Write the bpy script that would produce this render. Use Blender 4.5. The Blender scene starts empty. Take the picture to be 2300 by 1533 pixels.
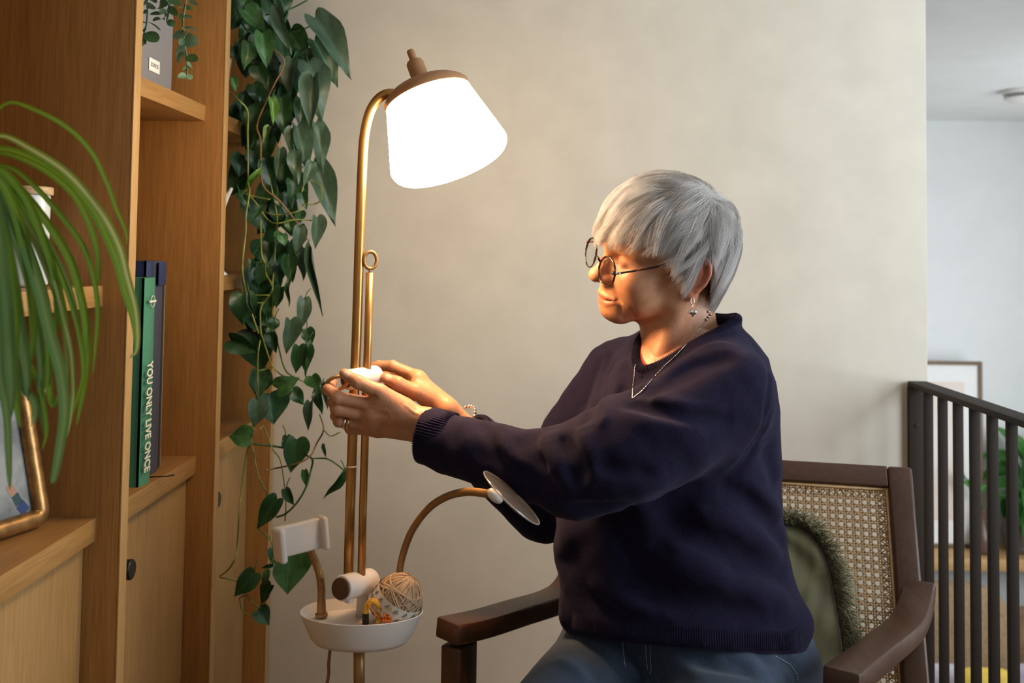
import bpy, bmesh, math, random
import numpy as np
from mathutils import Vector, Matrix, Quaternion
random.seed(7)
np.random.seed(7)
rng = np.random.default_rng(11)
S = bpy.context.scene
COL = S.collection

# ------------------------------------------------------------------ camera
F_PX = 2236.1
PITCH, ROLL = math.radians(2.56), math.radians(0.72)
CAM = Vector((0.0, 0.0, 1.22))
_F = Vector((0, math.cos(PITCH), math.sin(PITCH)))
_R0, _U0 = Vector((1, 0, 0)), Vector((0, -math.sin(PITCH), math.cos(PITCH)))
_R = _R0 * math.cos(ROLL) + _U0 * math.sin(ROLL)
_U = _U0 * math.cos(ROLL) - _R0 * math.sin(ROLL)
SHX, SHY = -40 / 2300, -304.5 / 2300
cd = bpy.data.cameras.new('camera')
cam = bpy.data.objects.new('camera', cd)
COL.objects.link(cam)
m = Matrix((_R, _U, -_F)).transposed().to_4x4()
m.translation = CAM
cam.matrix_world = m
cd.sensor_fit = 'HORIZONTAL'
cd.sensor_width = 36.0
cd.lens = 35.0
cd.shift_x, cd.shift_y = SHX, SHY
cd.clip_start = 0.05
cd.dof.use_dof = True
cd.dof.focus_distance = 1.62
cd.dof.aperture_fstop = 4.5
S.camera = cam


def U(px, py, y):
    """World point that stands y metres into the room and is seen at (px, py) of the 2300x1533 photograph."""
    cx = (px - 1150 + SHX * 2300) / F_PX
    cy = (766.5 - py + SHY * 2300) / F_PX
    d = _R * cx + _U * cy + _F
    return CAM + d * (y / d.y)


def UV(pts, y=None):
    return [U(p[0], p[1], p[2] if len(p) > 2 else y) for p in pts]


# ------------------------------------------------------------------ world, lights, exposure
S.view_settings.view_transform = 'Standard'
S.view_settings.look = 'None'
S.view_settings.exposure = 0.0
S.view_settings.gamma = 1.0
S.view_settings.use_curve_mapping = False
S.cycles.use_denoising = True
S.cycles.max_bounces = 8
S.cycles.transparent_max_bounces = 24
S.cycles.caustics_reflective = False
S.cycles.caustics_refractive = False
S.cycles.sample_clamp_indirect = 6.0

W = bpy.data.worlds.new('daylight')
S.world = W
W.use_nodes = True
bg = W.node_tree.nodes['Background']
bg.inputs[0].default_value = (0.72, 0.86, 1.0, 1)
bg.inputs[1].default_value = 0.25


def area(name, loc, target, sx, sy, power, color):
    l = bpy.data.lights.new(name, 'AREA')
    l.shape = 'RECTANGLE'
    l.size, l.size_y = sx, sy
    l.energy = power
    l.color = color
    o = bpy.data.objects.new(name, l)
    COL.objects.link(o)
    o.location = loc
    o.rotation_euler = (Vector(target) - Vector(loc)).to_track_quat('-Z', 'Y').to_euler()
    return o


# daylight through the tall stair window on the right, and through the window of the lower room
area('stair_window_light', (2.70, 0.95, 1.42), (0.3, 1.85, 1.10), 1.6, 1.6, 78, (0.86, 0.94, 1.0))
area('lower_window_light', (2.70, 3.3, 0.72), (1.3, 4.6, 0.6), 1.48, 1.6, 29, (0.93, 0.97, 1.0))
# soft fill light added behind the camera, with no known source there
area('room_fill_light', (-0.2, -2.58, 1.6), (-0.2, 1.5, 1.2), 1.8, 1.2, 3.4, (0.9, 0.95, 1.0))
LAMP_SHADE = dict(color=(1.0, 0.74, 0.47), shade=37.0, bulb=17.0)


# ------------------------------------------------------------------ materials
MATS = {}


def nodes_of(name):
    m = bpy.data.materials.new(name)
    m.use_nodes = True
    return m, m.node_tree.nodes, m.node_tree.links, m.node_tree.nodes['Principled BSDF']


def noise_rgb(nt, nl, scale, c1, c2, detail=4, stretch=None, coord='Object', rough=0.55, lo=0.3, hi=0.7):
    tc = nt.new('ShaderNodeTexCoord')
    mp = nt.new('ShaderNodeMapping')
    mp.inputs['Scale'].default_value = stretch or (1, 1, 1)
    nl.new(tc.outputs[coord], mp.inputs[0])
    nz = nt.new('ShaderNodeTexNoise')
    nz.inputs['Scale'].default_value = scale
    nz.inputs['Detail'].default_value = detail
    nz.inputs['Roughness'].default_value = rough
    nl.new(mp.outputs[0], nz.inputs['Vector'])
    r = nt.new('ShaderNodeValToRGB')
    r.color_ramp.elements[0].position, r.color_ramp.elements[0].color = lo, (*c1, 1)
    r.color_ramp.elements[1].position, r.color_ramp.elements[1].color = hi, (*c2, 1)
    nl.new(nz.outputs['Fac'], r.inputs[0])
    return nz, r, mp


def bump(nt, nl, b, src, strength, dist=0.002):
    bp = nt.new('ShaderNodeBump')
    bp.inputs['Strength'].default_value = strength
    bp.inputs['Distance'].default_value = dist
    nl.new(src, bp.inputs['Height'])
    nl.new(bp.outputs[0], b.inputs['Normal'])
    return bp


def mat(name, color, rough=0.5, metal=0.0, var=0.12, scale=30.0, bmp=0.0, stretch=None, **kw):
    """Plain surface with a little mottling of its own colour."""
    if name in MATS:
        return MATS[name]
    m, nt, nl, b = nodes_of(name)
    c1 = tuple(max(0, c * (1 - var)) for c in color)
    c2 = tuple(min(1, c * (1 + var)) for c in color)
    nz, r, mp = noise_rgb(nt, nl, scale, c1, c2, stretch=stretch)
    nl.new(r.outputs[0], b.inputs['Base Color'])
    b.inputs['Roughness'].default_value = rough
    b.inputs['Metallic'].default_value = metal
    for k, v in kw.items():
        b.inputs[k.replace('_', ' ')].default_value = v
    if bmp:
        bump(nt, nl, b, nz.outputs['Fac'], bmp)
    MATS[name] = m
    return m


def wood(name, axis, c1, c2, rough=0.5, fine=1.0):
    """Straight-grained wood, the grain along the axis."""
    if name in MATS:
        return MATS[name]
    m, nt, nl, b = nodes_of(name)
    st = {'X': (0.05, 1, 1), 'Y': (1, 0.05, 1), 'Z': (1, 1, 0.05)}[axis]
    nz, r, mp = noise_rgb(nt, nl, 85 * fine, c1, c2, detail=5, stretch=st, lo=0.25, hi=0.75)
    n2, r2, _ = noise_rgb(nt, nl, 420 * fine, (0.84, 0.82, 0.80), (1.04, 1.04, 1.04), detail=2, stretch=tuple(s if s > 0.5 else 0.03 for s in st), lo=0.36, hi=0.55)
    n3, r3, _ = noise_rgb(nt, nl, 5, (0.86, 0.85, 0.83), (1.1, 1.1, 1.1), detail=2, stretch=tuple(s if s > 0.5 else 0.2 for s in st))
    mx = nt.new('ShaderNodeMix'); mx.data_type = 'RGBA'; mx.blend_type = 'MULTIPLY'; mx.inputs[0].default_value = 1
    nl.new(r.outputs[0], mx.inputs[6]); nl.new(r2.outputs[0], mx.inputs[7])
    mx2 = nt.new('ShaderNodeMix'); mx2.data_type = 'RGBA'; mx2.blend_type = 'MULTIPLY'; mx2.inputs[0].default_value = 1
    nl.new(mx.outputs[2], mx2.inputs[6]); nl.new(r3.outputs[0], mx2.inputs[7])
    nl.new(mx2.outputs[2], b.inputs['Base Color'])
    b.inputs['Roughness'].default_value = rough
    bump(nt, nl, b, n2.outputs['Fac'], 0.12, 0.0006)
    MATS[name] = m
    return m


def emit(name, color, strength):
    m, nt, nl, b = nodes_of(name)
    b.inputs['Base Color'].default_value = (0.9, 0.88, 0.84, 1)
    b.inputs['Emission Color'].default_value = (*color, 1)
    b.inputs['Emission Strength'].default_value = strength
    MATS[name] = m
    return m


# ------------------------------------------------------------------ object helpers
def setp(o, label=None, cat=None, group=None, kind=None):
    if label: o['label'] = label
    if cat: o['category'] = cat
    if group: o['group'] = group
    if kind: o['kind'] = kind
    return o


def thing(name, label, cat, loc, group=None):
    o = bpy.data.objects.new(name, None)
    o.empty_display_size = 0.05
    COL.objects.link(o)
    o.location = loc
    return setp(o, label, cat, group)


def wloc(o):
    v = Vector((0, 0, 0))
    while o:
        v = v + o.location
        o = o.parent
    return v


def link(o, parent=None):
    """Links o, whose mesh is written in world coordinates, and hangs it under parent without moving it."""
    COL.objects.link(o)
    if parent is not None:
        o.parent = parent
        o.location = o.location - wloc(parent)
    return o


def obj(name, data, material, parent=None, smooth=True, angle=None):
    """One mesh object from a bmesh or a (verts, faces) pair."""
    me = bpy.data.meshes.new(name)
    if isinstance(data, bmesh.types.BMesh):
        bmesh.ops.recalc_face_normals(data, faces=data.faces)
        data.to_mesh(me)
        data.free()
    elif isinstance(data, bpy.types.Mesh):
        me = data
    else:
        me.from_pydata([tuple(v) for v in data[0]], [], data[1])
    if material is not None:
        for k in (material if isinstance(material, (list, tuple)) else [material]):
            me.materials.append(k)
    if smooth:
        me.polygons.foreach_set('use_smooth', [True] * len(me.polygons))
        if angle is not None:
            sharp(me, angle)
    o = bpy.data.objects.new(name, me)
    return link(o, parent)


def sharp(me, deg):
    bm = bmesh.new()
    bm.from_mesh(me)
    a = math.radians(deg)
    for e in bm.edges:
        if len(e.link_faces) == 2 and e.calc_face_angle(0) > a:
            e.smooth = False
    bm.to_mesh(me)
    bm.free()


def box(bm, lo, hi, bev=0.0, seg=2):
    lo, hi = Vector(lo), Vector(hi)
    M = Matrix.Translation((lo + hi) / 2) @ Matrix.Diagonal((*(hi - lo), 1))
    r = bmesh.ops.create_cube(bm, size=1.0, matrix=M)
    if bev > 0:
        es = list({e for v in r['verts'] for e in v.link_edges})
        bmesh.ops.bevel(bm, geom=es, offset=bev, segments=seg, affect='EDGES', profile=0.5)
    return bm


def boxobj(name, lo, hi, material, parent=None, bev=0.002, seg=2):
    lo2 = [min(a, b) for a, b in zip(lo, hi)]
    hi2 = [max(a, b) for a, b in zip(lo, hi)]
    return obj(name, box(bmesh.new(), lo2, hi2, bev, seg), material, parent, angle=35)


def frames_along(P):
    """Parallel-transport frames along a polyline."""
    P = [Vector(p) for p in P]
    n = len(P)
    T = []
    for i in range(n):
        t = P[min(i + 1, n - 1)] - P[max(i - 1, 0)]
        T.append(t.normalized() if t.length > 1e-9 else Vector((0, 0, 1)))
    a = Vector((0, 0, 1)) if abs(T[0].z) < 0.9 else Vector((1, 0, 0))
    N = [(a - T[0] * a.dot(T[0])).normalized()]
    for i in range(1, n):
        q = T[i - 1].rotation_difference(T[i])
        v = q @ N[-1]
        N.append((v - T[i] * v.dot(T[i])).normalized())
    return P, T, N


def tube(bm, pts, r, seg=12, caps=True, closed=False):
    P, T, N = frames_along(pts)
    rr = r if isinstance(r, (list, tuple)) else [r] * len(P)
    rings = []
    for p, t, n, q in zip(P, T, N, rr):
        b = t.cross(n)
        rings.append([bm.verts.new(p + (n * math.cos(2 * math.pi * k / seg) + b * math.sin(2 * math.pi * k / seg)) * q) for k in range(seg)])
    m = len(rings)
    for i in range(m if closed else m - 1):
        A, B = rings[i], rings[(i + 1) % m]
        for k in range(seg):
            bm.faces.new((A[k], A[(k + 1) % seg], B[(k + 1) % seg], B[k]))
    if caps and not closed:
        bm.faces.new(rings[0][::-1])
        bm.faces.new(rings[-1])
    return bm


def spline(pts, n=8):
    """Catmull-Rom through the points (Vectors, any dimension)."""
    P = [np.array(p, float) for p in pts]
    P = [2 * P[0] - P[1]] + P + [2 * P[-1] - P[-2]]
    out = []
    for i in range(1, len(P) - 2):
        for k in range(n):
            t = k / n
            a, b, c, d = P[i - 1:i + 3]
            out.append(0.5 * (2 * b + (c - a) * t + (2 * a - 5 * b + 4 * c - d) * t * t + (3 * b - a - 3 * c + d) * t ** 3))
    out.append(P[-2])
    return out


def lathe(bm, prof, seg=32, M=None, caps=True):
    """Turns (radius, height) pairs round the local Z axis, placed by M."""
    M = M or Matrix()
    rings = []
    for r, z in prof:
        if r < 1e-6:
            rings.append([bm.verts.new(M @ Vector((0, 0, z)))])
        else:
            rings.append([bm.verts.new(M @ Vector((r * math.cos(2 * math.pi * k / seg), r * math.sin(2 * math.pi * k / seg), z))) for k in range(seg)])
    for A, B in zip(rings, rings[1:]):
        if len(A) == 1 and len(B) == 1:
            continue
        for k in range(seg):
            j = (k + 1) % seg
            if len(A) == 1:
                bm.faces.new((A[0], B[j], B[k]))
            elif len(B) == 1:
                bm.faces.new((A[k], A[j], B[0]))
            else:
                bm.faces.new((A[k], A[j], B[j], B[k]))
    if caps:
        if len(rings[0]) > 1: bm.faces.new(rings[0][::-1])
        if len(rings[-1]) > 1: bm.faces.new(rings[-1])
    return bm


def axis_matrix(origin, zaxis, xhint=(1, 0, 0)):
    z = Vector(zaxis).normalized()
    x = Vector(xhint)
    x = x - z * x.dot(z)
    if x.length < 1e-4:
        x = Vector((0, 1, 0)) - z * z.y
    x.normalize()
    y = z.cross(x)
    M = Matrix((x, y, z)).transposed().to_4x4()
    M.translation = Vector(origin)
    return M


def cyl(bm, a, b, r, seg=24, bev=0.0, r2=None):
    a, b = Vector(a), Vector(b)
    L = (b - a).length
    r2 = r if r2 is None else r2
    M = axis_matrix(a, b - a)
    if bev:
        prof = [(0, 0), (r - bev, 0), (r - bev * 0.3, bev * 0.3), (r, bev), (r2, L - bev), (r2 - bev * 0.3, L - bev * 0.3), (r2 - bev, L), (0, L)]
    else:
        prof = [(0, 0), (r, 0), (r2, L), (0, L)]
    return lathe(bm, prof, seg, M)


def prism(bm, outline, depth_vec, bev=0.0):
    """Extrudes a closed outline of world points along depth_vec."""
    d = Vector(depth_vec)
    A = [bm.verts.new(Vector(p)) for p in outline]
    B = [bm.verts.new(Vector(p) + d) for p in outline]
    n = len(A)
    fs = [bm.faces.new(A[::-1]), bm.faces.new(B)]
    for i in range(n):
        fs.append(bm.faces.new((A[i], A[(i + 1) % n], B[(i + 1) % n], B[i])))
    if bev:
        es = list({e for f in fs[:2] for e in f.edges})
        bmesh.ops.bevel(bm, geom=es, offset=bev, segments=2, affect='EDGES', profile=0.5)
    return bm


def sweep(bm, pts, section, up, bev=0.0):
    """Sweeps a rectangle (w across, h along `up`) through the points: squared timber with bends."""
    P = [Vector(p) for p in pts]
    up = Vector(up).normalized()
    rings = []
    n = len(P)
    for i in range(n):
        t = (P[min(i + 1, n - 1)] - P[max(i - 1, 0)]).normalized()
        s = t.cross(up).normalized()
        u = s.cross(t).normalized()
        w, h = section if not isinstance(section[0], (list, tuple)) else section[i]
        rings.append([bm.verts.new(P[i] + s * a * w / 2 + u * b * h / 2) for a, b in ((-1, -1), (1, -1), (1, 1), (-1, 1))])
    fs = []
    for A, B in zip(rings, rings[1:]):
        for k in range(4):
            fs.append(bm.faces.new((A[k], A[(k + 1) % 4], B[(k + 1) % 4], B[k])))
    fs.append(bm.faces.new(rings[0][::-1]))
    fs.append(bm.faces.new(rings[-1]))
    if bev:
        bmesh.ops.recalc_face_normals(bm, faces=fs)
        es = [e for e in {e for f in fs for e in f.edges} if e.calc_face_angle(0) > 0.8]
        bmesh.ops.bevel(bm, geom=es, offset=bev, segments=3, affect='EDGES', profile=0.5)
    return bm


def text_obj(name, s, size, M, material, parent, depth=0.0004, bold=0.0, sx=1.0):
    """Raised lettering: a text curve turned into a mesh and laid on the matrix M (x along the line, z outwards)."""
    cu = bpy.data.curves.new(name, 'FONT')
    cu.body = s
    cu.size = size
    cu.extrude = depth
    cu.offset = bold
    cu.align_x, cu.align_y = 'CENTER', 'CENTER'
    cu.resolution_u = 3
    t = bpy.data.objects.new(name, cu)
    COL.objects.link(t)
    dg = bpy.context.evaluated_depsgraph_get()
    me = bpy.data.meshes.new_from_object(t.evaluated_get(dg))
    bpy.data.objects.remove(t)
    bpy.data.curves.remove(cu)
    me.transform(M @ Matrix.Diagonal((sx, 1, 1, 1)))
    return obj(name, me, material, parent, smooth=False)
# ------------------------------------------------------------------ the setting
WALL_Y = 2.366
WALL_X1 = U(2083, 500, WALL_Y).x
XRE = 2.84
M_wall = mat('painted_plaster', (0.65, 0.605, 0.52), 0.75, var=0.05, scale=9, bmp=0.03)
M_white = mat('white_plaster', (0.80, 0.815, 0.81), 0.8, var=0.03, scale=6)
M_floor = wood('oak_floor', 'Y', (0.20, 0.12, 0.06), (0.30, 0.19, 0.10))


def struct(name, bm, m):
    return setp(obj(name, bm, m, angle=30), kind='structure')


B = bmesh.new
struct('wall_back', box(B(), (-1.1, WALL_Y, -0.05), (WALL_X1, WALL_Y + 0.13, 2.5), 0.004), M_wall)
struct('wall_left', box(B(), (-1.1, -2.6, -0.05), (-0.985, WALL_Y, 2.5)), M_wall)
struct('wall_front', box(B(), (-1.1, -2.72, -1.15), (XRE, -2.6, 2.5)), M_wall)
struct('floor', box(B(), (-1.1, -2.6, -0.14), (WALL_X1 + 0.06, WALL_Y, 0.0)), M_floor)
struct('ceiling', box(B(), (-1.1, -2.72, 2.5), (XRE, WALL_Y + 0.13, 2.6)), M_white)
# the lower room beyond the stair
struct('floor_lower', box(B(), (WALL_X1 + 0.06, -2.6, -1.15), (XRE, 5.1, -1.05)), M_floor)
struct('floor_lower', box(B(), (-0.6, WALL_Y + 0.13, -1.15), (WALL_X1 + 0.06, 5.1, -1.05)), M_floor)
struct('wall_far', box(B(), (-0.6, 5.0, -1.05), (XRE, 5.1, 2.0)), M_white)
struct('wall_far_left', box(B(), (-0.6, WALL_Y + 0.13, -1.05), (-0.5, 5.0, 2.0)), M_white)
struct('ceiling_lower', box(B(), (-0.6, WALL_Y + 0.13, 1.9), (XRE, 5.0, 2.0)), M_white)
struct('trim_1', box(B(), (WALL_X1 - 0.01, WALL_Y + 0.131, 1.9), (XRE, WALL_Y + 0.23, 2.5)), M_white)
# right wall with the two window openings that let the daylight in
XR = 2.74
for nm, lo, hi in (('wall_right', (XR, -2.6, -1.05), (XR + 0.1, 0.1, 2.5)),
                   ('wall_right', (XR, 0.1, -1.05), (XR + 0.1, 1.8, 0.57)),
                   ('wall_right', (XR, 0.1, 2.27), (XR + 0.1, 1.8, 2.5)),
                   ('wall_right', (XR, 1.8, -1.05), (XR + 0.1, 2.5, 2.5)),
                   ('wall_right', (XR, 2.5, -1.05), (XR + 0.1, 5.0, -0.15)),
                   ('wall_right', (XR, 4.1, -0.15), (XR + 0.1, 5.0, 2.0)),
                   ('wall_right', (XR, 2.5, 1.6), (XR + 0.1, 4.1, 2.0))):
    struct(nm, box(B(), lo, hi), M_white)
M_frame = mat('window_paint', (0.85, 0.86, 0.86), 0.5)
M_pane, nt, nl, b = nodes_of('window_glass')
tr = nt.new('ShaderNodeBsdfTransparent'); ms = nt.new('ShaderNodeMixShader'); ms.inputs[0].default_value = 0.08
b.inputs['Roughness'].default_value = 0.02
nl.new(tr.outputs[0], ms.inputs[1]); nl.new(b.outputs[0], ms.inputs[2]); nl.new(ms.outputs[0], nt['Material Output'].inputs[0])
for k, (y0, y1, z0, z1) in enumerate(((0.1, 1.8, 0.57, 2.27), (2.5, 4.1, -0.15, 1.6)), 1):
    w = struct('window_%d' % k, box(box(box(box(box(B(), (XR + 0.02, y0, z0), (XR + 0.08, y0 + 0.06, z1)), (XR + 0.02, y1 - 0.06, z0), (XR + 0.08, y1, z1)),
               (XR + 0.02, y0, z0), (XR + 0.08, y1, z0 + 0.06)), (XR + 0.02, y0, z1 - 0.06), (XR + 0.08, y1, z1)),
               (XR + 0.03, (y0 + y1) / 2 - 0.025, z0), (XR + 0.07, (y0 + y1) / 2 + 0.025, z1)), M_frame)
    pn_ = obj('pane', box(B(), (XR + 0.048, y0 + 0.061, z0 + 0.061), (XR + 0.052, y1 - 0.061, z1 - 0.061)), M_pane, w, smooth=False)
# window-like frame added round the fill light on the solid wall
w = B()
for lo, hi in (((-1.09, -2.599, 0.94), (-1.05, -2.56, 2.26)), ((0.70, -2.599, 0.94), (0.76, -2.56, 2.26)), ((-1.1, -2.599, 0.94), (0.70, -2.56, 1.0)), ((-1.1, -2.599, 2.2), (0.70, -2.56, 2.26))):
    box(w, lo, hi)
struct('window_3', w, M_frame)
# ------------------------------------------------------------------ bookcase
OAK_A, OAK_B = (0.255, 0.108, 0.024), (0.345, 0.155, 0.038)
W_z = wood('oak_upright', 'Z', OAK_A, OAK_B, 0.45)
W_y = wood('oak_shelf', 'Y', (0.27, 0.125, 0.034), (0.345, 0.17, 0.052), 0.45)
W_edge = wood('oak_edge', 'Z', (0.36, 0.205, 0.07), (0.43, 0.255, 0.095), 0.5)
W_edgey = wood('oak_lipping', 'Y', (0.33, 0.172, 0.048), (0.40, 0.22, 0.07), 0.5)
W_door = wood('oak_door', 'Z', (0.30, 0.168, 0.058), (0.365, 0.215, 0.080), 0.5)
M_black = mat('dark_bronze', (0.02, 0.017, 0.015), 0.35, metal=0.6)
XF, XB, XS = -0.595, -0.965, -0.632      # front of the uprights, back of the case, front of the shelves
bc = thing('bookcase', 'tall oak bookcase with open bays above cupboards along the left wall', 'bookcase', ((XF + XB) / 2, 1.7, 0))
UPR = [(1.037, 1.063), (1.483, 1.509), (1.922, 1.948), (2.336, 2.362)]
for y0, y1 in UPR:
    o = boxobj('upright', (XB, y0, 0), (XF - 0.003, y1, 2.3), W_z, bc, 0.0008)
    boxobj('edge_strip', (XF - 0.003, y0, 0), (XF, y1, 2.3), W_edge, o, 0.0006)
boxobj('back_panel', (XB - 0.012, 1.037, 0.0), (XB, 2.362, 2.3), W_z, bc, 0.0005)
bays = list(zip(UPR, UPR[1:]))
for i, (a, b) in enumerate(bays):
    y0, y1 = a[1], b[0]
    tops = {0: [1.16, 2.02], 1: [1.493, 1.90], 2: [1.16, 1.493, 1.90]}[i]
    for zt in tops:
        o = boxobj('shelf', (XB, y0, zt - 0.031), (XS - 0.002, y1, zt), W_y, bc, 0.0008)
        boxobj('edge_strip', (XS - 0.002, y0, zt - 0.031), (XS, y1, zt), W_edgey, o, 0.0006)
    o = boxobj('counter', (XB, y0, 0.82 - 0.034), (XS - 0.002, y1, 0.82), W_y, bc, 0.0008)
    boxobj('edge_strip', (XS - 0.002, y0, 0.82 - 0.034), (XS, y1, 0.82), W_edgey, o, 0.0006)
    d = boxobj('cabinet_door', (XS - 0.036, y0 + 0.0025, 0.08), (XS - 0.016, y1 - 0.0025, 0.783), W_door, bc, 0.001)
    yk = y0 + 0.090
    bm = cyl(B(), (XS - 0.016, yk, 0.708), (XS - 0.004, yk, 0.708), 0.007)
    lathe(bm, [(0, 0), (0.0145, 0), (0.016, 0.002), (0.016, 0.006), (0.0145, 0.0072), (0.0145, 0.009), (0.016, 0.010), (0.016, 0.015), (0.0145, 0.017), (0, 0.0172)], 28,
          axis_matrix((XS - 0.006, yk, 0.708), (1, 0, 0)))
    setp(obj('knob', bm, M_black, d, angle=35), label='black round door knob')
    boxobj('plinth', (XS - 0.075, y0, 0), (XS - 0.055, y1, 0.078), W_z, bc, 0.001)
boxobj('top_panel', (XB, 1.037, 2.3), (XF, 2.362, 2.33), W_y, bc, 0.001)


# ------------------------------------------------------------------ books
def book(name, label, x1, y0, t, z0, h, w, cloth, paper, group='books standing on the counter'):
    """Hardback: spine at x1 facing the room, covers across y; returns the Empty."""
    b = thing(name, label, 'book', (x1 - w / 2, y0 + t / 2, z0), group)
    for k, ya in enumerate((y0, y0 + t - 0.004)):
        # the board, with the hinge groove pressed in beside the spine
        bm = B()
        yo, yi = (ya, ya + 0.004)
        s = -1 if k == 0 else 1
        base = yo if k == 0 else yi
        prof = [(x1 - 0.0035, 0), (x1 - 0.008, 0.0), (x1 - 0.010, -0.0002), (x1 - 0.0125, -0.0004), (x1 - 0.015, -0.0002), (x1 - 0.017, 0.0), (x1 - w, 0)]
        out = [Vector((x, base + s * dy, z0)) for x, dy in prof]
        inn = [Vector((x, base - s * 0.004, z0)) for x, dy in reversed(prof)]
        prism(bm, out + inn, (0, 0, h))
        obj('cover', bm, cloth, b, angle=30)
    bm = B()
    n = 7
    out = [Vector((x1 - 0.004 + 0.004 * math.sin(math.pi * (i / (n - 1))) ** 0.5 if 0 < i < n - 1 else x1 - 0.004, y0 + t * i / (n - 1), z0)) for i in range(n)]
    prism(bm, out + [Vector((x1 - 0.008, y0 + t, z0)), Vector((x1 - 0.008, y0, z0))], (0, 0, h))
    sp = obj('spine', bm, cloth, b, angle=40)
    boxobj('page_block', (x1 - w + 0.004, y0 + 0.0045, z0 + 0.003), (x1 - 0.0085, y0 + t - 0.0045, z0 + h - 0.003), paper, b, 0.0003)
    return b, sp


M_paper = mat('paper', (0.72, 0.68, 0.58), 0.8)
M_green = mat('green_cloth', (0.055, 0.235, 0.135), 0.45, var=0.08, scale=200, bmp=0.05)
M_navy = mat('navy_cloth', (0.016, 0.03, 0.095), 0.5, var=0.1, scale=300, bmp=0.08)
M_slate = mat('slate_cloth', (0.045, 0.05, 0.075), 0.55, var=0.1, scale=300, bmp=0.08)
M_darkbook = mat('dark_cloth', (0.022, 0.02, 0.022), 0.5)
M_cream = mat('cream_print', (0.78, 0.76, 0.62), 0.6, var=0.03)
ZC = 0.82
bk, sp = book('book', 'tall green hardback with cream title down its spine', -0.6385, 1.668, 0.047, ZC, 0.346, 0.25, M_green, M_paper)
# the title reads downwards on the spine
Mt = Matrix.Translation((-0.6342, 1.6815, ZC + 0.114)) @ Matrix((Vector((0, 0, -1)), Vector((0, 1, 0)), Vector((1, 0, 0)))).transposed().to_4x4()
setp(text_obj('title_lettering', 'YOU ONLY LIVE ONCE', 0.034, Mt, M_cream, bk, 0.0003, 0.0009, sx=0.52), label='cream capital title reading down the spine')
# publisher's mark: a ring crossed by a short bar
bm = tube(B(), [Vector((-0.6341, 1.6865 + 0.0095 * math.cos(a), ZC + 0.306 + 0.0095 * math.sin(a))) for a in np.linspace(0, 2 * math.pi, 25)[:-1]], 0.0007, 6, closed=True)
box(bm, (-0.6347, 1.6865 - 0.015, ZC + 0.3042), (-0.6337, 1.6865 + 0.015, ZC + 0.3078))
setp(obj('spine_emblem', bm, M_cream, bk), label='small cream ring emblem crossed by a bar')
bk, sp = book('book', 'tallest navy blue hardback standing behind the green book', -0.656, 1.72, 0.03, ZC, 0.373, 0.27, M_navy, M_paper)
bk, sp = book('book', 'slate grey cloth hardback between the navy book and the thin dark one', -0.656, 1.7515, 0.047, ZC, 0.373, 0.26, M_slate, M_paper)
setp(boxobj('title_panel', (-0.6525, 1.757, ZC + 0.33), (-0.6515, 1.793, ZC + 0.371), M_navy, bk, 0.0002), label='darker navy panel at the spine head')
bk, sp = book('book', 'thin near-black book with a pale line, farthest in the row', -0.664, 1.80, 0.026, ZC, 0.357, 0.24, M_darkbook, M_paper)
boxobj('spine_line', (-0.6608, 1.8105, ZC + 0.002), (-0.6596, 1.8125, ZC + 0.355), mat('pale_line', (0.25, 0.27, 0.25), 0.5), bk, 0.0001)
# a split in the veneer of the counter, drawn as a dark tube
bm = tube(B(), UV([(330, 1071, 1.715), (352, 1070, 1.72), (375, 1069, 1.73), (392, 1066, 1.735)]), 0.0012, 5)
setp(obj('veneer_split', bm, M_black), 'thin dark split in the counter veneer before the green book', 'veneer split')

# grey ribbed loudspeaker in the upper bay
gx = -0.652
gb = thing('loudspeaker', 'ribbed grey loudspeaker with a small white badge on the upper shelf', 'speaker', (gx - 0.12, 1.68, 1.493))
M_gray = mat('grey_grille_cloth', (0.225, 0.22, 0.23), 0.7, var=0.06, scale=400, stretch=(1, 1, 0.05), bmp=0.1)
boxobj('body', (gx - 0.25, 1.56, 1.494), (gx, 1.795, 1.494 + 0.27), M_gray, gb, 0.004)
bm = B()
for k in range(120):
    z = 1.498 + k * 0.0022
    box(bm, (gx - 0.0002, 1.564, z), (gx + 0.0005, 1.791, z + 0.0012))
setp(obj('grille_ribbing', bm, M_gray, gb, smooth=False), kind='stuff')
lb = boxobj('badge', (gx + 0.0009, 1.681, 1.5185), (gx + 0.002, 1.729, 1.5405), mat('label_paper', (0.82, 0.80, 0.74), 0.7, var=0.02), gb, 0.0005)
Mt = Matrix.Translation((gx + 0.0021, 1.705, 1.5295)) @ Matrix((Vector((0, 1, 0)), Vector((0, 0, 1)), Vector((1, 0, 0)))).transposed().to_4x4()
text_obj('badge_lettering', 'SONOS', 0.0105, Mt, mat('ink', (0.06, 0.055, 0.05), 0.7), lb, 0.0002)

# small jar with a wooden lid on the middle shelf of the near bay
p = U(56, 600, 1.40)
jr = thing('storage_jar', 'small white jar with a wooden lid on the shelf behind the spider plant', 'jar', (p.x, 1.40, 1.16))
rj = 0.030
Mj = Matrix.Translation((p.x, 1.40, 1.161))
obj('body', lathe(B(), [(0, 0), (rj - 0.003, 0), (rj, 0.003), (rj, 0.125), (rj - 0.001, 0.128), (0, 0.128)], 32, Mj), mat('pale_glaze', (0.62, 0.66, 0.64), 0.25, var=0.04), jr, angle=40)
setp(obj('lid', lathe(B(), [(0, 0.1285), (rj + 0.003, 0.1285), (rj + 0.0035, 0.130), (rj + 0.0035, 0.138), (rj + 0.002, 0.1395), (0, 0.1395)], 32, Mj), wood('lid_wood', 'X', (0.45, 0.31, 0.15), (0.6, 0.43, 0.22)), jr, angle=40), label='flat pale wooden lid')

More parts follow.
